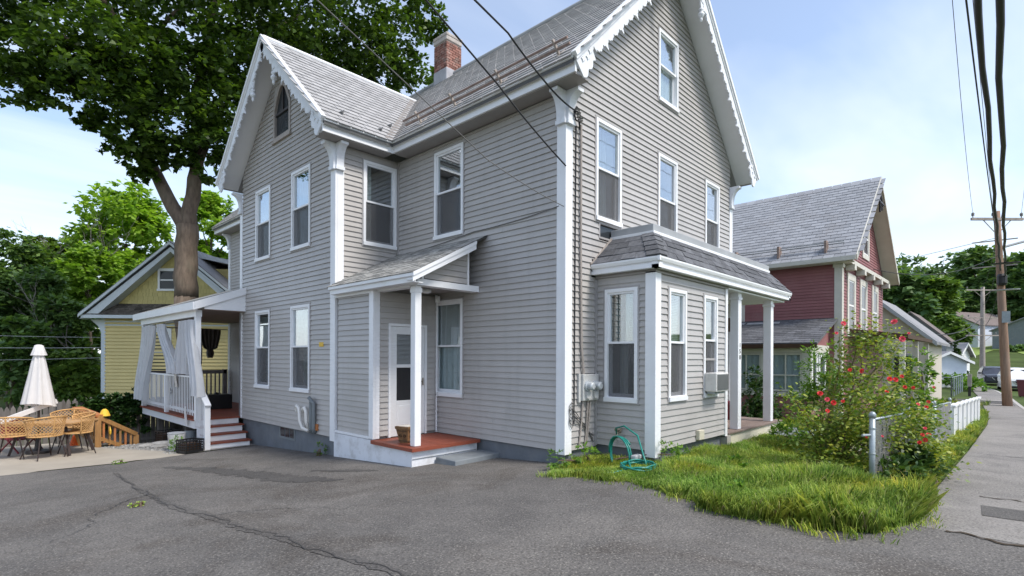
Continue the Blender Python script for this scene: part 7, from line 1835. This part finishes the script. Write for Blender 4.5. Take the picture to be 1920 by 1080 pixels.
# ================================================================ trees
CAMV = Vector((-6.66, -5.19, 1.55))
def limb_pts(a, b, bend, n=6, seed=0):
    r = random.Random(seed); a = Vector(a); b = Vector(b); res = []
    for i in range(n + 1):
        t = i / n; res.append(a.lerp(b, t) + Vector(bend) * math.sin(t * math.pi) + Vector((r.uniform(-1, 1), r.uniform(-1, 1), 0)) * 0.02 * (b - a).length * (0 < i < n))
    return res
def tree(label, base, trunks, blobs, mat, leaf, shape, seed, group, cat='tree', name='tree', bark='bark', shell=0.45, droop=0.35):
    T = thing(name, base, label, cat, group); rng = np.random.default_rng(seed)
    mb = MB()
    for k, (a, b, r0, r1, bend) in enumerate(trunks):
        pts = limb_pts(a, b, bend, 7, seed + k); mb.tube(pts, [r0 + (r1 - r0) * (i / 7) ** 0.8 for i in range(8)], 12 if r0 > 0.2 else 7)
    mb.build('trunk', bark, T, smooth=True)
    if blobs:
        p, d = blob_points(blobs, rng, shell); v, k = leaves(p, leaf, rng, shape, droop, d * 0.6)
        me = fast_mesh('crown', v - np.array(base), k, mat); link_mesh('crown', me, T, base)
    return T
# the big maple
rg = random.Random(77); bl = []; tr = []
mb_base = (-0.83, 16.26, -1.5)
def cp(px, py, d): return pix(px, py, d)
f0 = cp(350, 425, 19.0)
tr.append((Vector(mb_base) - Vector((0, 0, 0.2)), cp(349, 560, 19), 0.46, 0.39, (0, 0, 0)))
tr.append((cp(349, 562, 19), f0, 0.39, 0.36, (0, 0, 0)))
L1 = cp(292, 330, 19); L2 = cp(245, 190, 18.6); L3 = cp(205, 20, 18.0)
tr += [(f0 - Vector((0, 0, 0.25)), L1, 0.27, 0.2, (0, 0, 0)), (L1, L2, 0.2, 0.18, (-0.1, 0, 0)), (L2, L3, 0.2, 0.12, (0.1, 0, 0)), (L2, cp(90, 60, 17), 0.11, 0.05, (0, 0, 0.3)), (L2, cp(330, 20, 18), 0.1, 0.05, (0, 0, 0.3))]
R1 = cp(367, 325, 19); R2 = cp(366, 190, 19.2); R3 = cp(410, -40, 19.5)
tr += [(f0 - Vector((0, 0, 0.2)), R1, 0.27, 0.23, (0, 0, 0)), (R1, R2, 0.23, 0.19, (0, 0, 0)), (R2, R3, 0.22, 0.12, (0, 0, 0)), (R2, cp(560, 30, 21), 0.13, 0.06, (0, 0, 0.4)), (R1, cp(450, 150, 19), 0.12, 0.05, (0, 0, 0.2)),
       (L1, cp(190, 245, 18), 0.06, 0.02, (0, 0, 0.2)), (L3, cp(60, -120, 17), 0.10, 0.04, (0, 0, 0)), (R3, cp(650, -100, 22), 0.11, 0.04, (0, 0, 0.3))]
for px in range(-180, 800, 78):
    for py in range(-420, 110, 84):
        dd = 19 + max(0, px - 420) * 0.012 + rg.uniform(-3.2, 2.6)
        if px > 640 and py > 20: continue
        if px > 730 and py > -60: continue
        c_ = cp(px + rg.uniform(-34, 34), py + rg.uniform(-34, 34), dd); rr = rg.uniform(1.35, 2.0); bl.append((c_.x, c_.y, c_.z, rr, rr, rr * 0.72, 800))
low = [(10, 150, 17, 1.0), (60, 120, 17, 1.1), (45, 178, 17, 0.6), (95, 172, 17, 0.7), (140, 120, 17.5, 1.1), (200, 140, 18, 1.2), (185, 238, 18, 0.5), (160, 228, 18, 0.35), (235, 200, 18, 1.1), (262, 262, 18, 0.9), (255, 305, 18.2, 0.5), (215, 285, 18.2, 0.4), (290, 285, 18.2, 0.8),
       (272, 335, 18.4, 0.35), (330, 220, 18, 1.4), (330, 290, 18.3, 0.6), (395, 270, 18.4, 1.0), (405, 325, 18.5, 0.6), (425, 215, 18.5, 1.4), (440, 290, 18.6, 0.8), (460, 140, 19, 1.5), (355, 150, 18, 1.6), (280, 120, 18, 1.5), (500, 80, 20, 1.6), (560, 110, 21, 1.4), (620, 110, 22, 1.4), (680, 90, 22, 1.4), (740, 60, 23, 1.3), (760, 130, 23.5, 1.0), (720, 140, 23.5, 1.0), (790, 30, 23.5, 1.0), (650, 160, 23, 1.0), (810, 60, 24, 0.6)]
for (px, py, dd, rr) in low:
    c_ = cp(px, py, dd); bl.append((c_.x, c_.y, c_.z, rr, rr, rr * 0.75, int(680 * rr * rr) + 110))
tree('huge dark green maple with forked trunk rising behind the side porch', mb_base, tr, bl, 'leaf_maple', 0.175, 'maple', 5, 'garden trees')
def ptree(label, px, base_y, d, top_y, halfw, mat, seed, leaf, n=5200, group='background trees', trunk=True, low_y=None, dens=1.0, name='tree', cat='tree', kblobs=16, lean=0):
    """a tree standing at distance d whose crown fills the given span"""
    r = random.Random(seed); b0 = pix(px, base_y, d); zg = g(b0.x, b0.y); base = (b0.x, b0.y, zg); ztop = pix(px, top_y, d).z; zlow = pix(px, low_y, d).z if low_y else zg + (ztop - zg) * 0.25
    W_ = halfw / 1005.0 * d; H_ = (ztop - zlow) / 2; zc = (ztop + zlow) / 2; bls = []
    for k in range(kblobs):
        a = r.uniform(0, 2 * math.pi); e = r.uniform(-1, 1); q = math.sqrt(max(0.05, 1 - e * e)) * r.uniform(0.35, 0.80); rr = r.uniform(0.30, 0.46)
        bls.append((b0.x + W_ * q * math.cos(a), b0.y + W_ * q * math.sin(a), zc + H_ * e * 0.74, W_ * rr, W_ * rr, max(0.5, min(H_ * 0.42, W_ * rr * 0.8)), int(n * dens / kblobs)))
    tr_ = [((base[0], base[1], zg - 0.2), (base[0] + lean, base[1], zc), max(0.08, W_ * 0.06), max(0.04, W_ * 0.03), (0, 0, 0))]
    for k in range(3):
        q = bls[k]; tr_.append(((base[0], base[1], zlow + (zc - zlow) * 0.4), (q[0], q[1], q[2]), W_ * 0.03, W_ * 0.012, (0, 0, 0.2)))
    return tree(label, base, tr_, bls, mat, leaf, 'kite', seed, group, name=name, cat=cat)
# lime green trees behind the yellow house
ptree('tall lime green tree left of the maple trunk behind the yellow house', 235, 700, 36, 350, 100, 'leaf_lime', 31, 0.36, 15000, low_y=570)
ptree('lime green tree to the right of the maple trunk', 395, 700, 38, 352, 58, 'leaf_lime', 32, 0.36, 8000, low_y=540)
ptree('yellow-green young tree at the edge of the wood', 168, 720, 31, 455, 55, 'leaf_lime', 33, 0.32, 6000, low_y=600)
ptree('bright green tree top showing beside the brick chimney', 830, 640, 46, 92, 48, 'leaf_forest2', 34, 0.5, 3200, low_y=330)
# wood on the left
WD = 'trees of the left wood'
ptree('dark broad tree at the left picture edge, tallest of the wood', 20, 760, 30, 425, 95, 'leaf_forest', 41, 0.30, 14000, WD, low_y=700)
ptree('dark green tree filling the wood right behind the umbrella', 95, 760, 27, 500, 78, 'leaf_forest', 42, 0.28, 13000, WD, low_y=735)
ptree('mid green tree of the wood beside the dead branches', 105, 760, 34, 432, 76, 'leaf_forest2', 43, 0.32, 12000, WD, low_y=640)
ptree('olive green tree of the wood next to the yellow house corner', 165, 760, 33, 505, 55, 'leaf_forest2', 44, 0.30, 8000, WD, low_y=735)
ptree('low dark tree at the foot of the wood behind the fence', 25, 770, 24, 590, 75, 'leaf_forest', 45, 0.32, 5200, WD, low_y=760)
ptree('low leafy tree at the fence between the umbrella and the yellow house', 150, 775, 25, 640, 48, 'leaf_forest2', 46, 0.32, 3200, WD, low_y=760)
ptree('dark tree beyond the left picture edge, partly in view', -70, 760, 27, 450, 90, 'leaf_forest', 47, 0.36, 5000, WD, low_y=740)
# dead tree: bare forked branches
r = random.Random(19); tr = []
b0 = pix(110, 700, 33); base = (b0.x, b0.y, g(b0.x, b0.y))
def fork(a, d, L_, rr, lev):
    b = a + d * L_; tr.append((a, b, rr, rr * 0.62, (r.uniform(-0.1, 0.1), r.uniform(-0.1, 0.1), 0)))
    if lev:
        for k in range(3 if lev > 2 else 2):
            nd = (d + Vector((r.uniform(-0.7, 0.7), r.uniform(-0.7, 0.7), r.uniform(-0.15, 0.45)))).normalized(); fork(a.lerp(b, r.uniform(0.6, 1.0)), nd, L_ * r.uniform(0.55, 0.8), rr * 0.6, lev - 1)
fork(Vector(base), Vector((0.05, 0, 1)), 5.0, 0.09, 5)
tree('bare dead tree with pale branches standing above the wood', base, tr, None, None, 0, 'kite', 3, WD, bark='dead_wood')
b0 = pix(190, 720, 27); base = (b0.x, b0.y, g(b0.x, b0.y)); tr = []
fork(Vector(base), Vector((-0.25, 0.1, 1)), 3.4, 0.05, 4)
tree('slanting dead sapling with bare twigs in front of the wood', base, tr, None, None, 0, 'kite', 4, WD, bark='dead_wood')
# right hillside
HT = 'trees on the right hillside'
ptree('spreading dark tree behind the brown-roofed house', 1735, 640, 96, 500, 46, 'leaf_far', 62, 1.0, 4500, HT, low_y=640)
ptree('dark tree filling the gap under the hill crest between the poles', 1868, 640, 102, 500, 40, 'leaf_far', 63, 1.0, 4500, HT, low_y=632)
ptree('tall dark tree at the far right above the roofs', 1945, 640, 96, 470, 50, 'leaf_far', 64, 1.0, 4500, HT, low_y=630)
ptree('round dark tree left of the poles on the hillside', 1705, 640, 76, 508, 62, 'leaf_far', 51, 0.95, 5200, HT, low_y=620)
ptree('lighter green round tree on the hillside just right of the dark one', 1762, 640, 74, 512, 34, 'leaf_forest2', 52, 0.85, 3200, HT, low_y=600)
ptree('thin grey-green tree poking up on the hill crest', 1762, 620, 118, 466, 30, 'leaf_far', 53, 0.8, 900, HT, low_y=545)
ptree('large dark tree behind the near pole on the hillside', 1842, 640, 108, 456, 62, 'leaf_far', 54, 1.2, 6500, HT, low_y=600)
ptree('broad dark tree at the right edge of the hillside', 1915, 640, 100, 468, 55, 'leaf_far', 55, 1.2, 6000, HT, low_y=600)
ptree('dark tree between the two big ones on the hillside', 1880, 640, 118, 478, 48, 'leaf_far', 56, 1.2, 4500, HT, low_y=605)
ptree('low dark tree under the large one above the white house', 1812, 640, 104, 520, 40, 'leaf_far', 57, 1.0, 4200, HT, low_y=620)
ptree('dark tree above the cream house roof', 1660, 640, 88, 512, 36, 'leaf_far', 58, 1.0, 3000, HT, low_y=610)
ptree('drooping mid green tree above the pale blue garage', 1778, 690, 56, 583, 33, 'leaf_forest2', 59, 0.5, 3400, HT, low_y=672)
ptree('leafy tree right of the near pole behind the grey house', 1905, 640, 128, 500, 34, 'leaf_forest2', 60, 1.1, 2600, HT, low_y=600)
ptree('small dark tree at the foot of the hillside wood', 1742, 650, 92, 560, 36, 'leaf_far', 61, 0.9, 3000, HT, low_y=640)
# backdrop wood: a mass nobody could count
rng = np.random.default_rng(70); bls = []
for k in range(46):
    px = 1600 + k * 8.5 + rng.uniform(-6, 6); c_ = pix(px, 560 + rng.uniform(-38, 40), 134 + rng.uniform(-6, 10)); bls.append((c_.x, c_.y, c_.z, 6, 6, 6.5, 520))
p_, d_2 = blob_points(bls, rng, 0.4); v_, k_ = leaves(p_, 1.5, rng, 'kite', 0.3, d_2)
tag(link_mesh('far_wood', fast_mesh('far_wood', v_, k_, 'leaf_far')), 'distant wood covering the hill crest', 'wood', kind='stuff')
bls = []
for k in range(40):
    px = -160 + k * 9.5; c_ = pix(px, 640 + rng.uniform(-120, 110), 42 + rng.uniform(-3, 4)); bls.append((c_.x, c_.y, c_.z, 2.4, 2.4, 2.2, 300))
p_, d_2 = blob_points(bls, rng, 0.4); v_, k_ = leaves(p_, 0.6, rng, 'kite', 0.3, d_2)
tag(link_mesh('far_wood', fast_mesh('far_wood', v_, k_, 'leaf_forest')), 'dense back of the wood beyond the fence', 'wood', kind='stuff')

# ================================================================ shrubs
def shrub(label, x, y, blobs, mat, leaf, shape, seed, stems=6, cat='shrub', name='shrub', group=None, droop=0.1, smat='stem_brown'):
    z = g(x, y); T = thing(name, (x, y, z), label, cat, group); r = random.Random(seed)
    for k in range(stems):
        q = blobs[k % len(blobs)]; MB().tube(limb_pts((x + r.uniform(-0.1, 0.1), y + r.uniform(-0.1, 0.1), z - 0.05), (q[0], q[1], q[2]), (0, 0, 0.05), 5, seed + k), [0.02, 0.018, 0.015, 0.012, 0.009, 0.006], 6).build('stem', smat, T)
    leaf_clump(name, None, None, blobs, mat, leaf, shape, seed, parent=T, part='foliage', droop=droop); return T
def at(px, py, d): p = pix(px, py, d); return (p.x, p.y, p.z)
def bb(px, py, d, r, n, sz=1.0): p = pix(px, py, d); return (p.x, p.y, p.z, r, r, r * sz, n)
a = pix(1422, 800, 15.2)
shrub('bushy green shrub seen between the two white porch posts', a.x, a.y, [bb(1422, 742, 15.2, 0.5, 700), bb(1405, 770, 15.0, 0.4, 400), bb(1438, 770, 15.2, 0.42, 450), bb(1418, 705, 15.3, 0.32, 300), bb(1415, 790, 15, 0.4, 400)], 'leaf_dark', 0.11, 'kite', 81, 5)
a = pix(1540, 815, 10.4)
shrub('feathery bright green shrub arching in front of the red house corner', a.x, a.y, [bb(1525, 690, 10.4, 0.34, 520, 1.4), bb(1545, 730, 10.3, 0.40, 600), bb(1510, 745, 10.4, 0.36, 450), bb(1575, 690, 10.4, 0.36, 480, 1.3), bb(1560, 770, 10.2, 0.5, 700), bb(1500, 790, 10, 0.42, 500), bb(1470, 815, 10, 0.30, 320), bb(1600, 720, 10.4, 0.4, 450, 1.2)], 'leaf_shrub', 0.10, 'long', 82, 8)
a = pix(1720, 790, 9.6)
shrub('fresh green shrub just behind the far side of the rose bush', a.x, a.y, [bb(1728, 690, 9.6, 0.3, 300, 1.2), bb(1700, 740, 9.5, 0.4, 450), bb(1665, 780, 9.2, 0.5, 600), bb(1720, 770, 9.4, 0.36, 380)], 'leaf_shrub', 0.09, 'kite', 83, 5)
a = pix(1480, 845, 11.5)
shrub('low dark groundcover shrub at the foot of the red house', a.x, a.y, [bb(1470, 818, 12, 0.35, 350, 0.6), bb(1500, 825, 11.5, 0.35, 350, 0.6), bb(1530, 840, 11, 0.4, 420, 0.6), bb(1450, 790, 13, 0.25, 200), bb(1455, 755, 13, 0.2, 130, 1.5)], 'leaf_dark', 0.08, 'kite', 84, 4)
# arborvitae and hedge by the garage
AV = thing('arborvitae', (*at(1792, 716, 46)[:2], g(*at(1792, 716, 46)[:2])), 'cone-shaped dark arborvitae beside the pale blue garage', 'shrub'); c0 = off(AV); bls = []
for k in range(9): t = k / 8; bls.append((c0.x, c0.y, c0.z + 0.3 + 3.1 * t, 0.95 * (1 - t) + 0.12, 0.95 * (1 - t) + 0.12, 0.35, int(420 * (1 - t) + 80)))
MB().tube([c0, c0 + Vector((0, 0, 3))], [0.08, 0.02], 7).build('trunk', 'bark', AV); leaf_clump('arborvitae', None, None, bls, 'leaf_dark', 0.22, 'kite', 85, parent=AV, part='foliage', droop=-0.3)
a = pix(1800, 726, 44)
shrub('bright low hedge in front of the arborvitae', a.x, a.y, [bb(1775 + 9 * k, 706 + 2 * k, 44 - k, 0.75, 260, 0.6) for k in range(7)], 'leaf_shrub', 0.25, 'kite', 86, 5, name='hedge', cat='hedge')
a = pix(1862, 640, 100)
shrub('round dark green bush on the lawn below the white hillside house', a.x, a.y, [bb(1858, 632, 100, 1.8, 500), bb(1868, 634, 100, 1.6, 400)], 'leaf_far', 0.55, 'kite', 87, 3)
a = pix(1912, 660, 80)
shrub('dark bush row at the right edge of the far lawn', a.x, a.y, [bb(1900 + 7 * k, 656, 80, 1.1, 320, 0.8) for k in range(4)], 'leaf_far', 0.5, 'kite', 88, 3)

for (lab, bls_, mt, sz, sd, x_, y_) in WEEDS: shrub(lab, x_, y_, [(b[0], b[1], b[2], b[3], b[4], b[5], int(b[6] * 2.2)) for b in bls_], mt, sz * 0.6, 'kite', sd, 3, cat='weed', name='weed')
# ================================================================ the rose bush
rb0 = Vector((2.75, -3.0, g(2.5, -3.2))); RB_ = thing('rose_bush', rb0, 'tall straggling rose bush with red and pink flowers behind the fence post', 'rose bush'); r = random.Random(15); rng = np.random.default_rng(15); lp = []
tips = [(1600, 600, 7.9), (1640, 610, 7.8), (1690, 630, 7.8), (1620, 640, 7.6), (1580, 640, 8.0), (1660, 660, 7.6), (1480, 735, 7.6), (1505, 770, 7.5), (1700, 690, 7.6), (1730, 720, 7.9), (1750, 760, 8.2), (1560, 700, 7.8), (1600, 700, 7.3), (1680, 720, 7.4), (1540, 800, 7.4), (1720, 800, 7.9), (1630, 730, 7.2), (1660, 800, 7.5), (1765, 790, 8.4), (1590, 780, 7.2), (1575, 615, 8.0), (1670, 610, 8.0)]
for k, (px, py, d) in enumerate(tips):
    d += 0.55; tip = pix(px, py, d); st = rb0 + Vector((r.uniform(-0.22, 0.22), r.uniform(-0.2, 0.2), -0.03)); bend = Vector((0, 0, 0.18 if py > 700 else 0.05)) + (tip - st).cross(Vector((0, 0, 1))).normalized() * r.uniform(-0.15, 0.15)
    pts = limb_pts(st, tip, bend, 10, 100 + k); MB().tube(pts, [0.016 - 0.011 * i / 10 for i in range(11)], 6).build('cane', 'cane' if k % 3 else 'stem_brown', RB_, smooth=True)
    for i in range(3, 11):
        p = pts[i]
        for j in range(30 if i > 5 else 12): lp.append((p.x + rng.normal(0, 0.10), p.y + rng.normal(0, 0.10), p.z + rng.normal(0, 0.09)))
for (px, py, d, s, n) in ((1600, 850, 7.6, 0.34, 700), (1560, 870, 7.4, 0.30, 600), (1660, 860, 7.7, 0.32, 700), (1710, 850, 7.9, 0.34, 800), (1740, 890, 8.0, 0.30, 700), (1690, 800, 7.7, 0.3, 600), (1640, 800, 7.5, 0.3, 500), (1720, 780, 8.0, 0.3, 500), (1580, 800, 7.6, 0.3, 500), (1600, 900, 7.3, 0.26, 420), (1740, 830, 8.1, 0.25, 450), (1690, 900, 7.6, 0.25, 420), (1530, 850, 7.6, 0.25, 350), (1625, 640, 7.9, 0.22, 260), (1670, 655, 7.8, 0.22, 260), (1690, 700, 7.8, 0.24, 300)):
    d += 0.5 if px <= 1640 else (1.7 if px <= 1700 else 0.2); c_ = np.array(pix(px, py, d)); lp += [tuple(c_ + rng.normal(0, s * 0.62, 3)) for _ in range(n)]
lp = np.array(lp); lp = lp[lp[:, 2] > g(2.6, -3.2) + 0.02]
v_, k_ = leaves(lp, 0.068, rng, 'kite', 0.25); link_mesh('foliage', fast_mesh('foliage', v_ - np.array(rb0), k_, 'leaf_rose'), RB_, rb0)
def rose_mesh(nm, mat):
    mb = MB(); q = random.Random(4)
    for (rr, zz, n, tilt) in ((0.016, 0.03, 5, 0.2), (0.030, 0.02, 6, 0.7), (0.045, 0.006, 7, 1.15)):
        for k in range(n):
            a = 2 * math.pi * k / n + rr * 40; d = Vector((math.cos(a), math.sin(a), 0)); s = Vector((-d.y, d.x, 0)); up = Vector((0, 0, 1)) * math.cos(tilt) + d * math.sin(tilt); b = d * rr * 0.45 + Vector((0, 0, zz * 0.2)); wd = rr * 0.75 + 0.008; L_ = 0.034 + rr * 0.25
            mb.add([b - s * wd * 0.5, b + s * wd * 0.5, b + s * wd * 0.75 + up * L_ * 0.7, b + up * L_, b - s * wd * 0.75 + up * L_ * 0.7], [(0, 1, 2, 3, 4)])
    return mb.mesh(nm, mat, recalc=False)
ros = {'red': rose_mesh('rose', 'rose_red'), 'pink': rose_mesh('rose', 'rose_pink')}
FL = [(581, 604, 'pink', 1.25), (1676.7, 600.7, 'pink', 1.55), (1691, 632.7, 'pink', 1.5), (1612, 609, 'pink', 0.8), (1704, 622, 'pink', 0.7), (1568, 622, 'pink', 0.8), (1538, 735.7, 'red', 1.35), (1551.7, 746.7, 'pink', 1.2), (1563, 752.7, 'red', 1.3), (1552, 768, 'red', 1.0), (1581, 750, 'red', 0.9), (1594, 691, 'red', 1.0), (1616.7, 693, 'red', 1.2), (1668, 707.7, 'red', 1.2), (1679, 709, 'red', 1.2), (1662.7, 731.7, 'red', 0.95), (1696.7, 722.7, 'red', 0.95), (1712.7, 724, 'red', 0.9), (1691, 702.7, 'red', 0.9), (1721.7, 755, 'pink', 0.85), (1737, 760, 'red', 0.95), (1741, 750, 'red', 0.85), (1735, 800, 'pink', 0.9), (1741.7, 811.7, 'red', 1.1), (1736, 821.7, 'red', 1.1), (1725, 826.7, 'red', 1.1), (1751, 723, 'pink', 0.7), (1655, 815, 'pink', 0.6), (1625, 817, 'red', 0.6), (1730, 812, 'red', 0.9)]
FL[0] = (1581, 604, 'pink', 1.25)
for (px, py, c_, s) in FL:
    p = pix(px, py, 7.55 if px < 1700 else 7.75); q = (CAMV - p).normalized() + Vector((r.uniform(-0.6, 0.6), r.uniform(-0.6, 0.6), r.uniform(0.1, 0.8))); s *= 0.48; o = place('rose', ros[c_], RB_, p, q.to_track_quat('Z', 'Y').to_matrix(), (s, s, s))
# weeds trailing over the sidewalk edge
shrub('broad leafy weeds spilling over the sidewalk below the fence post', 3.3, -4.25, [(3.2, -4.05, g(3, -4.2) + 0.22, 0.42, 0.26, 0.26, 620), (3.9, -4.1, g(3.9, -4.3) + 0.24, 0.4, 0.25, 0.28, 620), (2.6, -3.95, g(2.6, -4) + 0.22, 0.4, 0.28, 0.25, 520), (4.5, -4.1, g(4.5, -4.3) + 0.2, 0.35, 0.22, 0.2, 420)], 'leaf_dark', 0.10, 'kite', 91, 6, cat='weeds', name='weeds')
shrub('weeds sprouting along the foundation at the grey corner post', 0.25, -0.35, [(-0.35, -0.15, g(-.3, 0) + 0.13, 0.3, 0.18, 0.16, 200), (0.15, -0.3, g(0, -.3) + 0.14, 0.25, 0.2, 0.17, 170), (0.95, -1.25, g(1, -1.2) + 0.16, 0.25, 0.14, 0.18, 190), (1.4, -1.25, g(1.4, -1.2) + 0.12, 0.3, 0.12, 0.14, 150)], 'leaf_shrub', 0.08, 'long', 92, 6, cat='weeds', name='weeds')

# ================================================================ grass
def in_poly(x, y, poly):
    c = False; j = len(poly) - 1
    for i in range(len(poly)):
        xi, yi = poly[i]; xj, yj = poly[j]
        if (yi > y) != (yj > y) and x < (xj - xi) * (y - yi) / (yj - yi) + xi: c = not c
        j = i
    return c
def blades(specs, seed):
    rng = np.random.default_rng(seed); X = []; H = []
    for (poly, dens, h0, h1, hf) in specs:
        xs_ = [p[0] for p in poly]; ys_ = [p[1] for p in poly]; n = int((max(xs_) - min(xs_)) * (max(ys_) - min(ys_)) * dens)
        xx = rng.uniform(min(xs_), max(xs_), n); yy = rng.uniform(min(ys_), max(ys_), n); hh = rng.uniform(h0, h1, n)
        # tufts
        tx = rng.uniform(min(xs_), max(xs_), max(2, n // 40)); ty = rng.uniform(min(ys_), max(ys_), max(2, n // 40)); pick = rng.integers(0, len(tx), n); m_ = rng.random(n) < 0.35
        xx = np.where(m_, tx[pick] + rng.normal(0, 0.07, n), xx); yy = np.where(m_, ty[pick] + rng.normal(0, 0.07, n), yy); hh = np.where(m_, hh * 1.25, hh)
        for a, b, h in zip(xx, yy, hh):
            pn = 0.5 + 0.25 * math.sin(3.1 * a + 1.3 * math.sin(2.2 * b)) + 0.25 * math.cos(4.3 * b + 1.9 * math.sin(1.7 * a))
            if pn < 0.22 and h < h0 + (h1 - h0) * 0.6: continue
            if in_poly(a, b, poly): X.append((a, b, g(a, b) - 0.01)); H.append(h * (0.5 + 0.85 * pn) * (hf(a, b) if hf else 1))
    X = np.array(X); H = np.array(H); n = len(X); a = 2.6 * np.sin(X[:, 0] * 2.3 + 1.7 * np.sin(X[:, 1] * 1.9)) + 1.9 * np.cos(X[:, 1] * 2.7) + rng.normal(0, 1.0, n); d = np.stack([np.cos(a), np.sin(a), np.zeros(n)], 1); s = np.stack([-np.sin(a), np.cos(a), np.zeros(n)], 1)
    w_ = rng.uniform(0.0016, 0.0034, n)[:, None] ; lean = rng.uniform(0.1, 1.0, n)[:, None] * H[:, None]; H = H[:, None]; up = np.array([0, 0, 1.0])
    k = lean / H
    m1 = X + up * H * 0.42 + d * lean * 0.16; m2 = X + up * H * (0.80 - 0.12 * k) + d * lean * 0.52; tp = X + up * H * (1.0 - 0.48 * k) + d * lean
    V = np.stack([X - s * w_, X + s * w_, m1 + s * w_, m2 + s * w_ * 0.75, tp, m2 - s * w_ * 0.75, m1 - s * w_], 1).reshape(-1, 3)
    return V
LA = [(-1.25, -3.9), (-0.75, -4.4), (-0.2, -4.52), (0.4, -4.46), (2.3, -4.25), (2.6, -3.7), (2.6, -1.2), (0.84, -1.2), (0.84, -0.1), (0.0, -0.1), (-0.9, -0.35), (-0.85, -0.9), (-0.75, -1.6), (-0.95, -2.2), (-1.25, -2.8), (-1.35, -3.3)]
LB = [(2.6, -3.6), (7.2, -3.8), (7.2, -1.95), (5.6, -1.95), (5.6, -1.15), (2.6, -1.15)]
LC = [(2.3, -4.25), (2.5, -3.75), (19.0, -4.10), (24.0, -4.1), (16.0, -4.38), (8.0, -4.38), (5.0, -4.32)]
LD = [(7.2, -3.8), (12.0, -3.9), (12.0, 0.3), (7.2, 0.3)]
LE = [(27.5, -4.0), (28.9, -4.1), (28.9, -2.0), (27.0, -1.5)]
def hfront(x, y):
    e = 1.0 + 0.9 * sstep(-2.2, -3.6, y) if False else 1.0
    if x < 0.95 and y > -1.7: return 0.62
    return 1.0 + 0.75 * min(1, max(0, (-2.3 - y) / 1.4)) * min(1.0, max(-0.2, (1.9 - x) / 1.2))
LA = wob(LA, 0.22, 0.09, 12)
for q_, (x_, y_, r_2, lab) in enumerate(((0.4, -2.6, 0.16, 'low broadleaf weed in the middle of the front lawn'), (-0.7, -3.0, 0.14, 'broadleaf weed at the lawn edge beside the driveway'), (1.6, -2.0, 0.15, 'broadleaf weed in the lawn near the front step'), (0.9, -3.7, 0.17, 'broadleaf weed in the tall grass near the sidewalk corner'))):
    shrub(lab, x_, y_, [(x_, y_, g(x_, y_) + 0.10, r_2, r_2, 0.10, 150)], 'leaf_shrub', 0.06, 'kite', 130 + q_, 3, cat='weed', name='weed')
cx_, cy_ = sum(p[0] for p in LA) / len(LA), sum(p[1] for p in LA) / len(LA)
LS = wob([(p[0] + 0.17 * (-1 if p[0] < 0.6 else 0.2), p[1] - (0.12 if p[1] < -3 else 0)) for p in LA], 0.3, 0.10, 31)
V = blades([(LS, 700, 0.05, 0.12, None), (LA, 10500, 0.07, 0.19, hfront), (LB, 2600, 0.05, 0.13, None), (LC, 2600, 0.10, 0.24, None), (LD, 420, 0.10, 0.22, None), (LE, 200, 0.15, 0.35, None)], 5)
tag(link_mesh('grass', fast_mesh('grass', V, 7, 'grass')), 'tall unmown grass of the front lawn and sidewalk verge', 'grass', kind='stuff')
